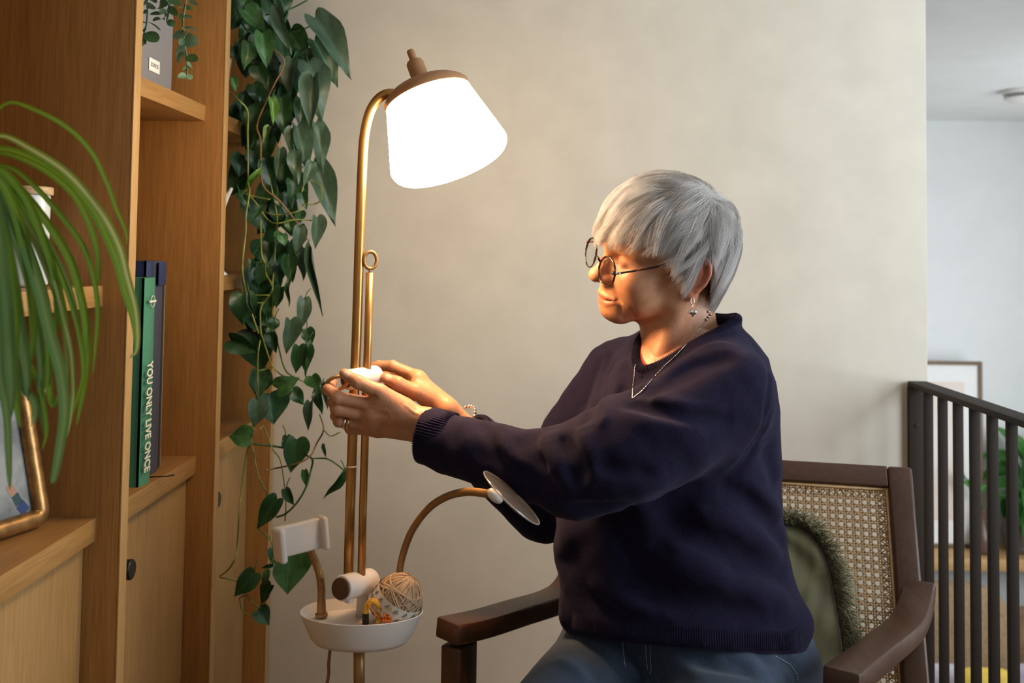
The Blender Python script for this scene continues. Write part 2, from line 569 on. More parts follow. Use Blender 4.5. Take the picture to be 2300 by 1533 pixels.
# brass picture frame leaning in the near bay, facing the room
M_brass = mat('aged_brass', (0.32, 0.18, 0.065), 0.38, metal=0.75, var=0.45, scale=60, bmp=0.15)
A, Bq = U(92, 1160, 1.43), U(-95, 1236, 1.30)
A.z = Bq.z = ZC + 0.014
ex = (A - Bq).normalized()
nrm = Vector((-ex.y, ex.x, 0)); nrm = -nrm if nrm.x < 0 else nrm
lean = math.radians(14)
ey = (Vector((0, 0, 1)) * math.cos(lean) - nrm * math.sin(lean)).normalized()
en = ex.cross(ey); en = -en if en.x < 0 else en
fr = thing('picture_frame', 'rounded brass photo frame leaning on the counter under the spider plant', 'picture frame', (A + Bq) / 2 - Vector((0, 0, 0.014)))
fw, fh, rr = (A - Bq).length, 0.185, 0.0125
bm = B()
loop = []
cr = 0.012
for cx_, cy_, a0 in ((0 + cr, cr, 180), (fw - cr, cr, 270), (fw - cr, fh - cr, 0), (cr, fh - cr, 90)):
    for k in range(5):
        a = math.radians(a0 + 90 * k / 4)
        loop.append(Bq + ex * (cx_ + cr * math.cos(a)) + ey * (cy_ + cr * math.sin(a)))
tube(bm, loop, rr, 12, closed=True)
obj('moulding', bm, M_brass, fr)
bm = B()
prism(bm, [Bq + ex * a + ey * b + en * -0.004 for a, b in ((0, 0), (fw, 0), (fw, fh), (0, fh))], en * -0.004)
obj('backing', bm, M_black, fr, smooth=False)


def photo_material():
    m, nt, nl, b = nodes_of('snapshot_print')
    nz, r, mp = noise_rgb(nt, nl, 14, (0.10, 0.12, 0.135), (0.30, 0.325, 0.335), detail=5, lo=0.38, hi=0.6)
    nl.new(r.outputs[0], b.inputs['Base Color'])
    b.inputs['Roughness'].default_value = 0.25
    return m


bm = B()
prism(bm, [Bq + ex * a + ey * b + en * -0.002 for a, b in ((0.004, 0.004), (fw - 0.004, 0.004), (fw - 0.004, fh - 0.004), (0.004, fh - 0.004))], en * -0.0015)
ph = setp(obj('photograph', bm, photo_material(), fr, smooth=False), label='pale grey snapshot behind the frame')
# the leg of a figure in the snapshot: skin, striped sock, blue shoe
for a, b, w_, c in (((0.098, 0.055), (0.106, 0.040), 0.006, (0.35, 0.2, 0.14)), ((0.106, 0.040), (0.112, 0.026), 0.0065, (0.02, 0.06, 0.07)), ((0.112, 0.026), (0.121, 0.013), 0.008, (0.02, 0.045, 0.16))):
    q0, q1 = Bq + ex * (a[0] - 0.006) + ey * a[1], Bq + ex * (b[0] - 0.006) + ey * b[1]
    t = (q1 - q0).normalized(); s_ = en.cross(t) * w_
    bm = B()
    prism(bm, [q0 + s_ - en * 0.002, q1 + s_ - en * 0.002, q1 - s_ - en * 0.002, q0 - s_ - en * 0.002], en * 0.0004)
    obj('printed_detail', bm, mat('print_%d' % int(c[2] * 1000), c, 0.4), ph, smooth=False)

# white curved tip of an ornament in the far bay
oc = thing('ornament', 'white curved ornament on the middle shelf of the far bay', 'ornament', U(482, 600, 2.06))
pts = UV([(478, 600, 2.06), (480, 540, 2.06), (488, 490, 2.06), (503, 452, 2.05), (521, 422, 2.04)])
P = spline(pts, 6)
n = len(P)
obj('body', tube(B(), P, [0.016 * (1 - i / n) ** 0.7 + 0.001 for i in range(n)], 12), mat('white_glaze', (0.8, 0.8, 0.8), 0.2), oc)
obj('base', lathe(B(), [(0, 0), (0.028, 0), (0.03, 0.002), (0.02, 0.012), (0, 0.013)], 24, Matrix.Translation(Vector((pts[0].x, pts[0].y, 1.1605)))), MATS['white_glaze'], oc)
# ------------------------------------------------------------------ floor lamp
LY = 1.62
PX = LY / F_PX          # metres per photograph pixel at the lamp
M_gold = mat('antique_gold', (0.50, 0.27, 0.085), 0.33, metal=0.85, var=0.10, scale=25)
M_goldmatt = mat('bronze_paint', (0.36, 0.20, 0.075), 0.42, metal=0.55, var=0.08, scale=25)
M_plastic = mat('white_plastic', (0.76, 0.70, 0.65), 0.45, var=0.02)
lamp = thing('floor_lamp', 'brass coloured floor lamp with glowing white shade, twin poles and tray', 'floor lamp', (U(800, 1300, LY).x, LY, 0))
p_top = UV([(885, 210), (868, 211), (850, 222), (834, 245), (824, 275), (818, 310), (815, 350), (812, 420)], LY)
main = spline(p_top, 5) + [np.array(q) for q in UV([(807, 560), (801, 760), (795, 900), (787, 1130), (783, 1290)], LY)]
obj('pole', tube(B(), main, 11.2 * PX, 20), M_gold, lamp)
sec = UV([(831, 612), (826, 780), (821, 950), (815, 1150), (812, 1290)], LY)
obj('pole', tube(B(), sec, 9.0 * PX, 18), M_gold, lamp)
# ring on top of the second pole
c = U(832, 584, LY)
bm = tube(B(), [c + Vector((14 * PX * 0.95 * math.cos(a), 0.004 * math.cos(a), 19 * PX * math.sin(a))) for a in np.linspace(0, 2 * math.pi, 33)[:-1]], 4.2 * PX, 10, closed=True)
cyl(bm, U(831.5, 603, LY), U(831, 615, LY), 3.2 * PX, 12)
obj('hanging_ring', bm, M_goldmatt, lamp)
# upper clamp that the hands turn
a, b = U(779, 853, LY - 0.035), U(846, 842, LY + 0.025)
ax = (b - a).normalized()
R_c = 22.5 * PX
obj('clamp', cyl(B(), a, b, R_c, 36, 0.004), M_plastic, lamp, angle=40)
obj('clamp_cap', cyl(B(), a - ax * 0.002, a + ax * 0.002, R_c * 0.72, 28, 0.0008), mat('dark_bronze_cap', (0.10, 0.05, 0.025), 0.4, metal=0.3), lamp, angle=40)
kc = U(757, 860, LY - 0.055)
bm = B()
e1 = Vector((0.93, 0.28, 0.22)).normalized(); e2 = Vector((-0.22, 0.15, 0.96)).normalized()
e2 = (e2 - e1 * e2.dot(e1)).normalized()
e1b = (e1 * 1.0); e2b = (e2 * 0.62 + e1.cross(e2) * 0.55).normalized()
tube(bm, [kc + e1b * 0.0165 * math.cos(t) + e2b * 0.0125 * math.sin(t) for t in np.linspace(0, 2 * math.pi, 33)[:-1]], 0.0032, 10, closed=True)
cyl(bm, kc + e1b * 0.016, a, 0.0045, 12)
obj('ring_knob', bm, M_goldmatt, lamp)
# lower clamp, its peg and the stem down to the tray
a, b = U(766, 1321, LY - 0.035), U(833, 1303, LY + 0.035)
ax = (b - a).normalized()
obj('clamp', cyl(B(), a, b, 27.5 * PX, 40, 0.004), M_plastic, lamp, angle=40)
mid = (a + b) / 2
bm = B()
lathe(bm, [(27.6 * PX, 0), (27.62 * PX, 0.0006)], 40, axis_matrix(mid, ax), caps=False)
obj('clamp_cap', cyl(B(), a - ax * 0.003, a + ax * 0.002, 23 * PX, 32, 0.001), MATS['dark_bronze_cap'], lamp, angle=40)
bm.free()
bm = cyl(B(), U(784, 1335, LY - 0.02), U(784, 1352, LY - 0.02), 9.5 * PX, 20, 0.001)
obj('peg', bm, M_plastic, lamp, angle=40)
# tray
TC = U(812, 1370, LY); tz = TC.z
R1, R0 = 138 * PX, 112 * PX
TH = 0.050
OV = 0.64          # the tray is oval, shallower than it is wide
Mt = Matrix.Translation((TC.x, LY, tz - TH)) @ Matrix.Diagonal((1, OV, 1, 1))
bm = B()
lathe(bm, [(0, 0), (R0 - 0.02, 0), (R0 - 0.008, 0.002), (R0, 0.010), (R1 - 0.0015, TH - 0.001), (R1 - 0.003, TH), (R1 - 0.0045, TH - 0.001), (R0 - 0.003, 0.012), (R0 - 0.012, 0.005), (0, 0.004)], 64, Mt)
tray = obj('tray', bm, M_plastic, lamp, angle=50)
# raised deck over the left and back half of the tray
dz = tz - 0.017
def rim_pt(ang, z, off=0.004):
    rr_ = R0 + (R1 - R0) * ((z - (tz - TH)) / TH) - off
    return Vector((TC.x + rr_ * math.cos(ang), LY + OV * rr_ * math.sin(ang), z))
bm = B()
rows_ = []
for z in (dz, dz - 0.012, dz - 0.030):
    arc = [rim_pt(math.radians(t), z, 0.004 + (dz - z) * 0.45) for t in np.linspace(52, 212, 30)]
    edge = [arc[-1].lerp(arc[0], t) + Vector((0.018, -0.010, 0)) * math.sin(math.pi * t) ** 0.5 for t in (0.12, 0.3, 0.5, 0.7, 0.88)]
    rows_.append([bm.verts.new(p) for p in arc + edge])
bm.faces.new(rows_[0])
for A_, B_ in zip(rows_, rows_[1:]):
    for k in range(len(A_)):
        j = (k + 1) % len(A_)
        bm.faces.new((A_[k], B_[k], B_[j], A_[j]))
bm.faces.new(rows_[-1][::-1])
obj('tray_deck', bm, M_plastic, tray, angle=40)
obj('stem', cyl(B(), (U(802, 1320, LY).x + 0.004, LY + 0.024, dz), (U(806, 1320, LY).x + 0.004, LY + 0.024, U(806, 1325, LY).z), 13 * PX, 24), M_plastic, lamp)
obj('pole', tube(B(), [Vector((TC.x - 0.003, LY, tz - TH + 0.001)), U(807, 1533, LY), Vector((U(806, 1533, LY).x, LY, 0.02))], 12.5 * PX, 20), M_goldmatt, lamp)
obj('foot', lathe(B(), [(0, 0), (0.14, 0), (0.142, 0.004), (0.138, 0.014), (0.03, 0.022), (0.012, 0.03), (0, 0.03)], 48, Matrix.Translation((U(806, 1533, LY).x, LY, 0.0))), M_goldmatt, lamp, angle=40)
setp(obj('zip_tie', lathe(B(), [(11.3 * PX, -0.0015), (12.3 * PX, -0.0015), (12.3 * PX, 0.0015), (11.3 * PX, 0.0015)], 20, axis_matrix(U(789.5, 1047, LY), U(789.5, 1047, LY) - U(787, 1147, LY)), caps=False), mat('clear_nylon', (0.62, 0.58, 0.50), 0.4), lamp), label='pale nylon tie round the pole')
obj('power_cord', tube(B(), spline(UV([(741, 1460), (738, 1490), (732, 1545)], LY + 0.02) + [Vector((-0.36, 1.64, 0.35)), Vector((-0.37, 1.66, 0.06)), Vector((-0.34, 1.68, 0.006))], 5), 0.0026, 8), mat('copper_cord', (0.33, 0.15, 0.05), 0.5), lamp)


def gooseneck(path, r, name):
    P = spline(path, 10)
    L = [0]
    for i in range(1, len(P)):
        L.append(L[-1] + np.linalg.norm(P[i] - P[i - 1]))
    n = int(L[-1] / 0.0011)
    pts, rs = [], []
    for k in range(n + 1):
        s = L[-1] * k / n
        i = min(len(P) - 2, int(np.searchsorted(L, s, side='right') - 1))
        t = (s - L[i]) / max(1e-9, L[i + 1] - L[i])
        pts.append(P[i] * (1 - t) + P[i + 1] * t)
        rs.append(r * (1.0 if k % 3 else 0.86))
    return obj(name, tube(B(), pts, rs, 12), M_goldmatt, lamp)


# phone holder on its flexible neck
pts = UV([(722, 1352, LY + 0.01), (722, 1320, LY + 0.008), (719, 1295, LY), (712, 1270, LY + 0.006), (703, 1248, LY + 0.014), (694, 1226, LY + 0.016)])
gooseneck(pts, 9 * PX, 'flexible_neck')
obj('neck_socket', cyl(B(), U(722, 1381, LY + 0.012), U(722, 1345, LY + 0.01), 10.5 * PX, 20, 0.001, 9.3 * PX), M_goldmatt, lamp, angle=40)
obj('neck_flange', cyl(B(), U(722, 1383, LY + 0.012), U(722, 1376, LY + 0.012), 14 * PX, 20, 0.001), M_goldmatt, lamp, angle=40)
hb = U(676, 1207, LY - 0.015)
hx = Vector((0.80, 0.58, 0.075)).normalized(); hz = Vector((-0.10, 0.02, 0.99)); hz = (hz - hx * hz.dot(hx)).normalized(); hy = hz.cross(hx)
def holder_box(lo, hi, bev):
    bm = B()
    box(bm, lo, hi, bev, 3)
    bm.transform(axis_matrix(hb, hz, hx) @ Matrix.Scale(0.92, 4))
    return bm
obj('phone_holder', holder_box((-0.040, -0.006, -0.0255), (0.040, 0.010, 0.0265), 0.004), M_plastic, lamp, angle=50)
obj('clamp_jaw', holder_box((-0.049, -0.030, -0.030), (-0.036, 0.011, 0.0275), 0.006), M_plastic, lamp, angle=50)
obj('clamp_jaw', holder_box((0.034, -0.022, -0.0275), (0.044, 0.011, 0.0295), 0.0045), M_plastic, lamp, angle=50)
# magnifier on its longer neck
pts = UV([(897, 1366, LY + 0.038), (896, 1325, LY + 0.04), (897, 1290, LY + 0.042), (905, 1245, LY + 0.04), (926, 1190, LY + 0.02), (962, 1142, LY - 0.02), (1003, 1115, LY - 0.08), (1050, 1104, LY - 0.15), (1102, 1109, LY - 0.21)])
gooseneck(pts, 8.2 * PX, 'flexible_neck')
mc = U(1149, 1117, LY - 0.20)
# the lens: a shallow biconvex disc seen nearly edge on
mn = Vector((0.655, 0.03, 0.75)).normalized()
Ml = axis_matrix(mc, mn, (0, 1, 0))
RL = 0.0525
prof = [(0, -0.005)] + [(RL * math.sin(t), -0.0052 * math.cos(t) - 0.0005) for t in np.linspace(0.15, 1.45, 9)] + [(RL, -0.0012), (RL, 0.0012)] + [(RL * math.sin(t), 0.0052 * math.cos(t) + 0.0005) for t in np.linspace(1.45, 0.15, 9)] + [(0, 0.005)]
mg, nt, nl, b = nodes_of('lens_painted_sheen')
b.inputs['Base Color'].default_value = (0.62, 0.56, 0.52, 1)  # pale grey body mixed in, painted stand-in for reflections on the lens
b.inputs['Roughness'].default_value = 0.12
trn = nt.new('ShaderNodeBsdfTransparent'); trn.inputs[0].default_value = (0.96, 0.95, 0.94, 1)
glr = nt.new('ShaderNodeBsdfGlossy'); glr.inputs['Roughness'].default_value = 0.07
mxg = nt.new('ShaderNodeMixShader'); mxg.inputs[0].default_value = 0.70
nl.new(b.outputs[0], mxg.inputs[1]); nl.new(glr.outputs[0], mxg.inputs[2])
mxl = nt.new('ShaderNodeMixShader'); mxl.inputs[0].default_value = 0.23
nl.new(trn.outputs[0], mxl.inputs[1]); nl.new(mxg.outputs[0], mxl.inputs[2]); nl.new(mxl.outputs[0], nt['Material Output'].inputs[0])
obj('magnifier_lens', lathe(B(), prof, 56, Ml), mg, lamp)
obj('lens_rim', tube(B(), [Ml @ Vector((RL * math.cos(t), RL * math.sin(t), 0)) for t in np.linspace(0, 2 * math.pi, 57)[:-1]], 0.0008, 8, closed=True), mat('frosted_rim', (0.75, 0.72, 0.7), 0.15, Transmission_Weight=0.6), lamp)
bm = B()
bmesh.ops.create_uvsphere(bm, u_segments=24, v_segments=16, radius=0.0105, matrix=axis_matrix(U(1112, 1113, LY - 0.212), mn) @ Matrix.Diagonal((1.25, 0.9, 0.75, 1)))
obj('lens_joint', bm, M_plastic, lamp)
# shade: opal body, brown cap dome, collar and finial
s_top, s_bot = U(958, 212, LY), U(1016, 365, LY)
axd = (s_bot - s_top).normalized()
axd = (axd + Vector((0, -0.17, 0))).normalized()
Ms = axis_matrix(s_top, axd)
Ls = 176 * PX
ra, rb = 97 * PX, 136 * PX
prof = [(0, 0.001), (ra - 0.003, 0.001), (ra, 0.004)] + [(ra + (rb - ra) * t, 0.004 + (Ls - 0.022) * t) for t in (0.25, 0.5, 0.75, 1.0)]
prof += [(rb - 0.022 + 0.022 * math.cos(t) - 0.0, Ls - 0.018 + 0.022 * math.sin(t)) for t in np.linspace(0.2, math.pi / 2, 7)] + [(rb * 0.5, Ls + 0.006), (0, Ls + 0.007)]
M_shade = emit('glowing_opal', LAMP_SHADE['color'], LAMP_SHADE['shade'])
obj('lamp_shade', lathe(B(), prof, 64, Ms), M_shade, lamp, angle=60)
bm = B()
lathe(bm, [(ra + 0.0018, 0.008), (ra + 0.0022, -0.001), (ra - 0.002, -0.006), (ra * 0.80, -0.015), (ra * 0.5, -0.022), (ra * 0.33, -0.026), (0, -0.027)], 56, Ms)
obj('shade_cap', bm, mat('bronze_cap', (0.46, 0.24, 0.11), 0.5, metal=0.2), lamp, angle=50)
bm = B()
q = Ms @ Vector((0, 0, -0.022))
lathe(bm, [(0.020, 0.0), (0.0145, -0.010), (0.0145, -0.036), (0.012, -0.040), (0.0065, -0.041), (0.0065, -0.058), (0.0055, -0.060), (0, -0.060)], 28, axis_matrix(q, axd))
obj('finial', bm, MATS['bronze_cap'], lamp, angle=35)
# the bulb behind the open bottom of the shade throws light down onto face and hands
lp = bpy.data.lights.new('bulb_glow', 'SPOT')
lp.energy = LAMP_SHADE['bulb']
lp.color = (1.0, 0.47, 0.15)
lp.spot_size = math.radians(130)
lp.spot_blend = 0.9
lp.shadow_soft_size = 0.07
lo_ = bpy.data.objects.new('bulb_glow', lp)
COL.objects.link(lo_)
lo_.location = s_top + axd * (Ls + 0.03)
lo_.rotation_euler = axd.to_track_quat('-Z', 'Y').to_euler()

# ------------------------------------------------------------------ what lies in the tray
M_yarn = mat('beige_yarn', (0.56, 0.40, 0.255), 0.85, var=0.15, scale=60)
yc = U(893, 1347, LY + 0.002)
ya = Vector((0.50, -0.18, 0.85)).normalized()      # axis of the ball
My = axis_matrix(yc, ya)
ball = thing('yarn_ball', 'beige ball of yarn in a white printed paper band in the tray', 'yarn', yc - Vector((0, 0, 0.055)))
bm = B()
bmesh.ops.create_uvsphere(bm, u_segments=32, v_segments=20, radius=0.0360, matrix=My @ Matrix.Diagonal((1, 1, 1.2, 1)))
obj('core', bm, M_yarn, ball)
bm = B()
for k in range(64):
    ph_ = 2 * math.pi * k / 64
    tilt = 0.35 * math.sin(k * 1.7)
    arc = []
    for t in np.linspace(0.25, math.pi - 0.25, 16):
        rr_ = 0.0365 + 0.0010 * math.sin(k * 2.3)
        arc.append(My @ Vector((rr_ * math.sin(t) * math.cos(ph_ + tilt * (t - 1.57)), rr_ * math.sin(t) * math.sin(ph_ + tilt * (t - 1.57)), rr_ * 1.2 * math.cos(t))))
    tube(bm, arc, 0.0012, 5)
for k in range(26):
    a0 = rng.uniform(0, 6.28)
    arc = []
    for t in np.linspace(0, 2.6, 14):
        v = Vector((math.cos(a0 + t), math.sin(a0 + t), 0.35 + 0.5 * math.cos(t * 1.2 + k))).normalized()
        arc.append(My @ Vector((v.x * 0.0378, v.y * 0.0378, v.z * 0.0445)))
    tube(bm, arc, 0.0012, 5)
setp(obj('wound_yarn', bm, M_yarn, ball), kind='stuff')
band_n = 40
bm = B()
rings = []
for z in (-0.028, -0.014, 0.0, 0.012):
    rz = 0.0408 * math.sqrt(max(0.2, 1 - (z / 0.062) ** 2))
    rings.append([bm.verts.new(My @ Vector((rz * math.cos(2 * math.pi * k / band_n), rz * math.sin(2 * math.pi * k / band_n), z))) for k in range(band_n)])
for A_, B_ in zip(rings, rings[1:]):
    for k in range(band_n):
        bm.faces.new((A_[k], A_[(k + 1) % band_n], B_[(k + 1) % band_n], B_[k]))
bd = obj('paper_band', bm, mat('band_paper', (0.80, 0.76, 0.69), 0.7, var=0.03), ball)
# printed fir twigs and pale triangles on the band
bm, bm2 = B(), B()
def on_band(ang, z, off=0.0004):
    rz = 0.0408 * math.sqrt(max(0.2, 1 - (z / 0.062) ** 2)) + off
    return My @ Vector((rz * math.cos(ang), rz * math.sin(ang), z))
for row, z0 in enumerate((-0.022, -0.009, 0.004)):
    for k in range(16):
        a0 = 2 * math.pi * (k + 0.5 * row) / 16
        tube(bm, [on_band(a0 - 0.10, z0 - 0.003), on_band(a0 + 0.10, z0 + 0.003)], 0.00035, 4)
        for s in (-0.05, 0.0, 0.05):
            q0 = on_band(a0 + s, z0 + s * 0.03)
            tube(bm, [q0, on_band(a0 + s + 0.07, z0 + s * 0.03 - 0.0025)], 0.0003, 4)
            tube(bm, [q0, on_band(a0 + s + 0.015, z0 + s * 0.03 + 0.0045)], 0.0003, 4)
        if (k + row) % 3 == 0:
            bm2.faces.new([bm2.verts.new(on_band(a0 + u_, z0 + v_, 0.0003)) for u_, v_ in ((0.08, -0.004), (0.26, -0.003), (0.17, 0.006))])
setp(obj('printed_twigs', bm, mat('sepia_ink', (0.22, 0.16, 0.08), 0.7), bd), kind='stuff')
setp(obj('printed_triangles', bm2, mat('pale_gold_ink', (0.66, 0.52, 0.30), 0.7), bd, smooth=False), kind='stuff')

M_floss = mat('yellow_floss', (0.85, 0.47, 0.06), 0.45, var=0.15, scale=250, stretch=(1, 1, 0.2))
M_orange = mat('orange_floss', (0.85, 0.20, 0.02), 0.5, var=0.2, scale=250)
fy = LY - 0.028
sk = thing('floss_skein', 'looped yellow embroidery floss skein with black and gold wrappers', 'floss', U(838, 1398, fy))
loop = spline(UV([(821, 1403), (821, 1385), (823, 1363), (835, 1350), (848, 1355), (855, 1368), (853, 1385), (851, 1402)], fy), 6)
bm = tube(B(), loop, 5.6 * PX, 12)
for k in range(9):
    a0 = 2 * math.pi * k / 9
    P_, T_, N_ = frames_along([Vector(q) for q in loop])
    tube(bm, [p_ + (n_ * math.cos(a0 + i * 0.15) + t_.cross(n_) * math.sin(a0 + i * 0.15)) * 5.4 * PX for i, (p_, t_, n_) in enumerate(zip(P_, T_, N_))], 1.6 * PX, 5)
obj('threads', bm, M_floss, sk)
setp(obj('wrapper', cyl(B(), U(821, 1376, fy), U(821, 1402, fy), 7.2 * PX, 20), mat('black_wrapper', (0.012, 0.01, 0.01), 0.3), sk, angle=40), label='black paper wrapper')
setp(obj('wrapper', cyl(B(), U(853.5, 1365, fy), U(850, 1397, fy), 7.0 * PX, 20), mat('gold_wrapper', (0.75, 0.52, 0.2), 0.25, metal=0.8, var=0.6, scale=160), sk, angle=40), label='shiny gold wrapper with dark print')
sk2 = thing('floss_skein', 'small bright orange bundle of floss beside the yellow loop', 'floss', U(865, 1393, fy - 0.004))
bm = B()
for k in range(46):
    a0 = rng.uniform(0, 6.28); b0 = rng.uniform(-0.6, 1.3)
    c0 = U(868, 1386, fy - 0.006)
    d = Vector((math.cos(a0) * math.cos(b0), math.sin(a0) * math.cos(b0), math.sin(b0)))
    tube(bm, [c0 - Vector((0, 0, 0.007)), c0 + d * 0.006, c0 + d * 0.0095 + Vector((0, 0, -0.001))], 0.0013, 5)
obj('tuft', bm, M_orange, sk2)
obj('loose_strand', tube(B(), spline(UV([(826, 1355), (838, 1372), (848, 1383), (857, 1394)], fy - 0.006) , 5), 1.2 * PX, 6), M_orange, sk2)
obj('loose_strand', tube(B(), spline(UV([(856, 1332), (857, 1345), (855, 1358), (858, 1372)], fy + 0.004), 5), 1.3 * PX, 6), M_orange, sk2)
# ------------------------------------------------------------------ armchair with a caned back
W_ch = wood('walnut_along', 'Y', (0.062, 0.024, 0.010), (0.098, 0.041, 0.018), 0.42, 0.8)
W_chz = wood('walnut_upright', 'Z', (0.062, 0.024, 0.010), (0.098, 0.041, 0.018), 0.42, 0.8)
W_chx = wood('walnut_rail', 'X', (0.062, 0.024, 0.010), (0.098, 0.041, 0.018), 0.42, 0.8)
M_cane = mat('woven_cane', (0.52, 0.31, 0.13), 0.5, var=0.2, scale=120)
chair = thing('armchair', 'walnut armchair with caned back and bent arms under the seated woman', 'chair', (0.36, 1.72, 0))
bs = Vector((math.cos(math.radians(13)), -math.sin(math.radians(13)), 0))       # along the back, towards the window
TR, BR = U(2019, 1052, 1.90), U(2006, 1310, 1.80)
bt = (TR - BR).normalized()                                                     # up the back
bt = (bt - bs * bt.dot(bs)).normalized()
bn = bs.cross(bt).normalized()
if bn.y > 0: bn = -bn                                                           # towards the sitter
BW = 0.565
def bk_pt(s, t, n=0.0):
    """Point of the back: s metres in from the right stile, t metres below the top rail's upper edge."""
    return TR - bs * s - bt * t + bn * n
def back_bar(name, s0, s1, t0, t1, m, d=0.028, bev=0.005):
    bm = B()
    box(bm, (s0, -d / 2, t0), (s1, d / 2, t1), bev, 3)
    M = Matrix((-bs, bn, -bt)).transposed().to_4x4()
    M.translation = TR
    bm.transform(M)
    return obj(name, bm, m, chair, angle=40)
SW = 0.044
back_bar('top_rail', SW / 2 + 0.0004, BW - SW / 2 - 0.0004, 0.0, 0.040, W_chx, 0.026, 0.003)
back_bar('bottom_rail', SW / 2 + 0.0004, BW - SW / 2 - 0.0004, 0.40, 0.445, W_chx, 0.026, 0.003)
for s in (0.0, BW):
    back_bar('stile', s - SW / 2, s + SW / 2, 0.0, 0.56, W_chz, 0.030, 0.006)
    foot = bk_pt(s, 0.55)
    fl = Vector((foot.x + 0.02, foot.y + 0.06, 0.0))
    bm = sweep(B(), [foot, foot.lerp(fl, 0.5), fl], [(0.044, 0.03), (0.042, 0.03), (0.032, 0.028)], bs.cross(Vector((0, 0, 1))), 0.004)
    obj('leg', bm, W_chz, chair, angle=40)
# woven cane: upright and level pairs with two diagonals, the octagonal holes left open
s0, s1, t0, t1 = SW / 2, BW - SW / 2, 0.040, 0.40
pit = 0.01445
bm = B()
def strand(a, b, n0, w=0.0023):
    A, Bb = bk_pt(*a), bk_pt(*b)
    d = (Bb - A).normalized()
    sd = d.cross(bn) * w / 2
    o = bn * n0
    q = [A - sd + o, Bb - sd + o, Bb + sd + o, A + sd + o]
    v = [bm.verts.new(p) for p in q] + [bm.verts.new(p + bn * 0.0007) for p in q]
    for f in ((4, 5, 6, 7), (3, 2, 1, 0), (0, 1, 5, 4), (1, 2, 6, 5), (2, 3, 7, 6), (3, 0, 4, 7)):
        bm.faces.new([v[i] for i in f])
ns, nt_ = int((s1 - s0) / pit), int((t1 - t0) / pit)
for i in range(ns + 1):
    for e in (-0.0021, 0.0021):
        s = s0 + (i + 0.5) * pit + e
        if s < s1: strand((s, t0), (s, t1), 0.0)
for j in range(nt_ + 1):
    for e in (-0.0021, 0.0021):
        t = t0 + (j + 0.5) * pit + e
        if t < t1: strand((s0, t), (s1, t), 0.0008)
def clip_diag(c, sgn):
    # s + sgn * t = c inside the rectangle, measured from its corner
    Wd, Hd = s1 - s0, t1 - t0
    pts = []
    for s in (0, Wd):
        t = (c - s) * sgn
        if 0 <= t <= Hd: pts.append((s, t))
    for t in (0, Hd):
        s = c - sgn * t
        if 0 < s < Wd: pts.append((s, t))
    return pts[:2] if len(pts) >= 2 else None
for k in range(-nt_ - 2, ns + nt_ + 3):
    for sgn in (1, -1):
        r = clip_diag((k + 0.5) * pit, sgn)
        if r: strand((s0 + r[0][0], t0 + r[0][1]), (s0 + r[1][0], t0 + r[1][1]), 0.0016 + 0.0004 * sgn, 0.0021)
setp(obj('cane_weave', bm, M_cane, chair, smooth=False), kind='stuff', label='honey coloured woven cane with octagonal holes')
# binding cane along the inner edge of the frame, with its lacing
bm = B()
for a, b in (((s0 + 0.003, t0), (s0 + 0.003, t1)), ((s1 - 0.003, t0), (s1 - 0.003, t1)), ((s0, t0 + 0.003), (s1, t0 + 0.003)), ((s0, t1 - 0.003), (s1, t1 - 0.003))):
    tube(bm, [bk_pt(*a, 0.004), bk_pt(*b, 0.004)], 0.003, 6)
for i in range(int((t1 - t0) / 0.0105)):
    t = t0 + 0.004 + i * 0.0105
    for a, b in (((s0 + 0.004, t), (s0 + 0.018, t + 0.0095)), ((s0 + 0.004, t + 0.0095), (s0 + 0.018, t))):
        if b[1] < t1: tube(bm, [bk_pt(*a, 0.0032), bk_pt(*b, 0.0026)], 0.0011, 4)
for i in range(int((s1 - s0) / 0.0105)):
    s = s0 + 0.004 + i * 0.0105
    for a, b in (((s, t0 + 0.004), (s + 0.0095, t0 + 0.018)), ((s + 0.0095, t0 + 0.004), (s, t0 + 0.018))):
        if b[0] < s1: tube(bm, [bk_pt(*a, 0.0032), bk_pt(*b, 0.0026)], 0.0011, 4)
setp(obj('cane_binding', bm, M_cane, chair), kind='stuff')
# arms: flat timber that bends up into the stiles
def arm(path, w, h):
    P = spline(path, 5)
    bm = B()
    sweep(bm, [Vector(p) for p in P], (w, h), (0, 0, 1), 0.0)
    bmesh.ops.recalc_face_normals(bm, faces=bm.faces)
    es = [e for e in bm.edges if len(e.link_faces) == 2 and e.calc_face_angle(0) > 0.9]
    bmesh.ops.bevel(bm, geom=es, offset=0.0042, segments=2, affect='EDGES', profile=0.5)
    return obj('armrest', bm, W_ch, chair, angle=45)
arm([U(1003, 1417, 1.645), U(1080, 1400, 1.70), U(1165, 1374, 1.79), U(1236, 1352, 1.875), U(1272, 1328, 1.915), U(1300, 1280, 1.955), U(1310, 1256, 1.97)], 0.056, 0.033)
arm([U(1888, 1530, 1.455), U(1940, 1490, 1.54), U(1990, 1450, 1.62), U(2034, 1412, 1.70), U(2053, 1375, 1.745), U(2062, 1338, 1.775), U(2064, 1312, 1.79)], 0.054, 0.033)
fl_, fr_ = U(1032, 1425, 1.665), U(1905, 1540, 1.48)
for q in (fl_, fr_):
    bm = sweep(B(), [Vector((q.x, q.y, q.z - 0.012)), Vector((q.x, q.y, 0.3)), Vector((q.x, q.y, 0.0))], [(0.040, 0.05), (0.040, 0.05), (0.032, 0.036)], (0.5, 0.86, 0), 0.004)
    obj('leg', bm, W_chz, chair, angle=40)
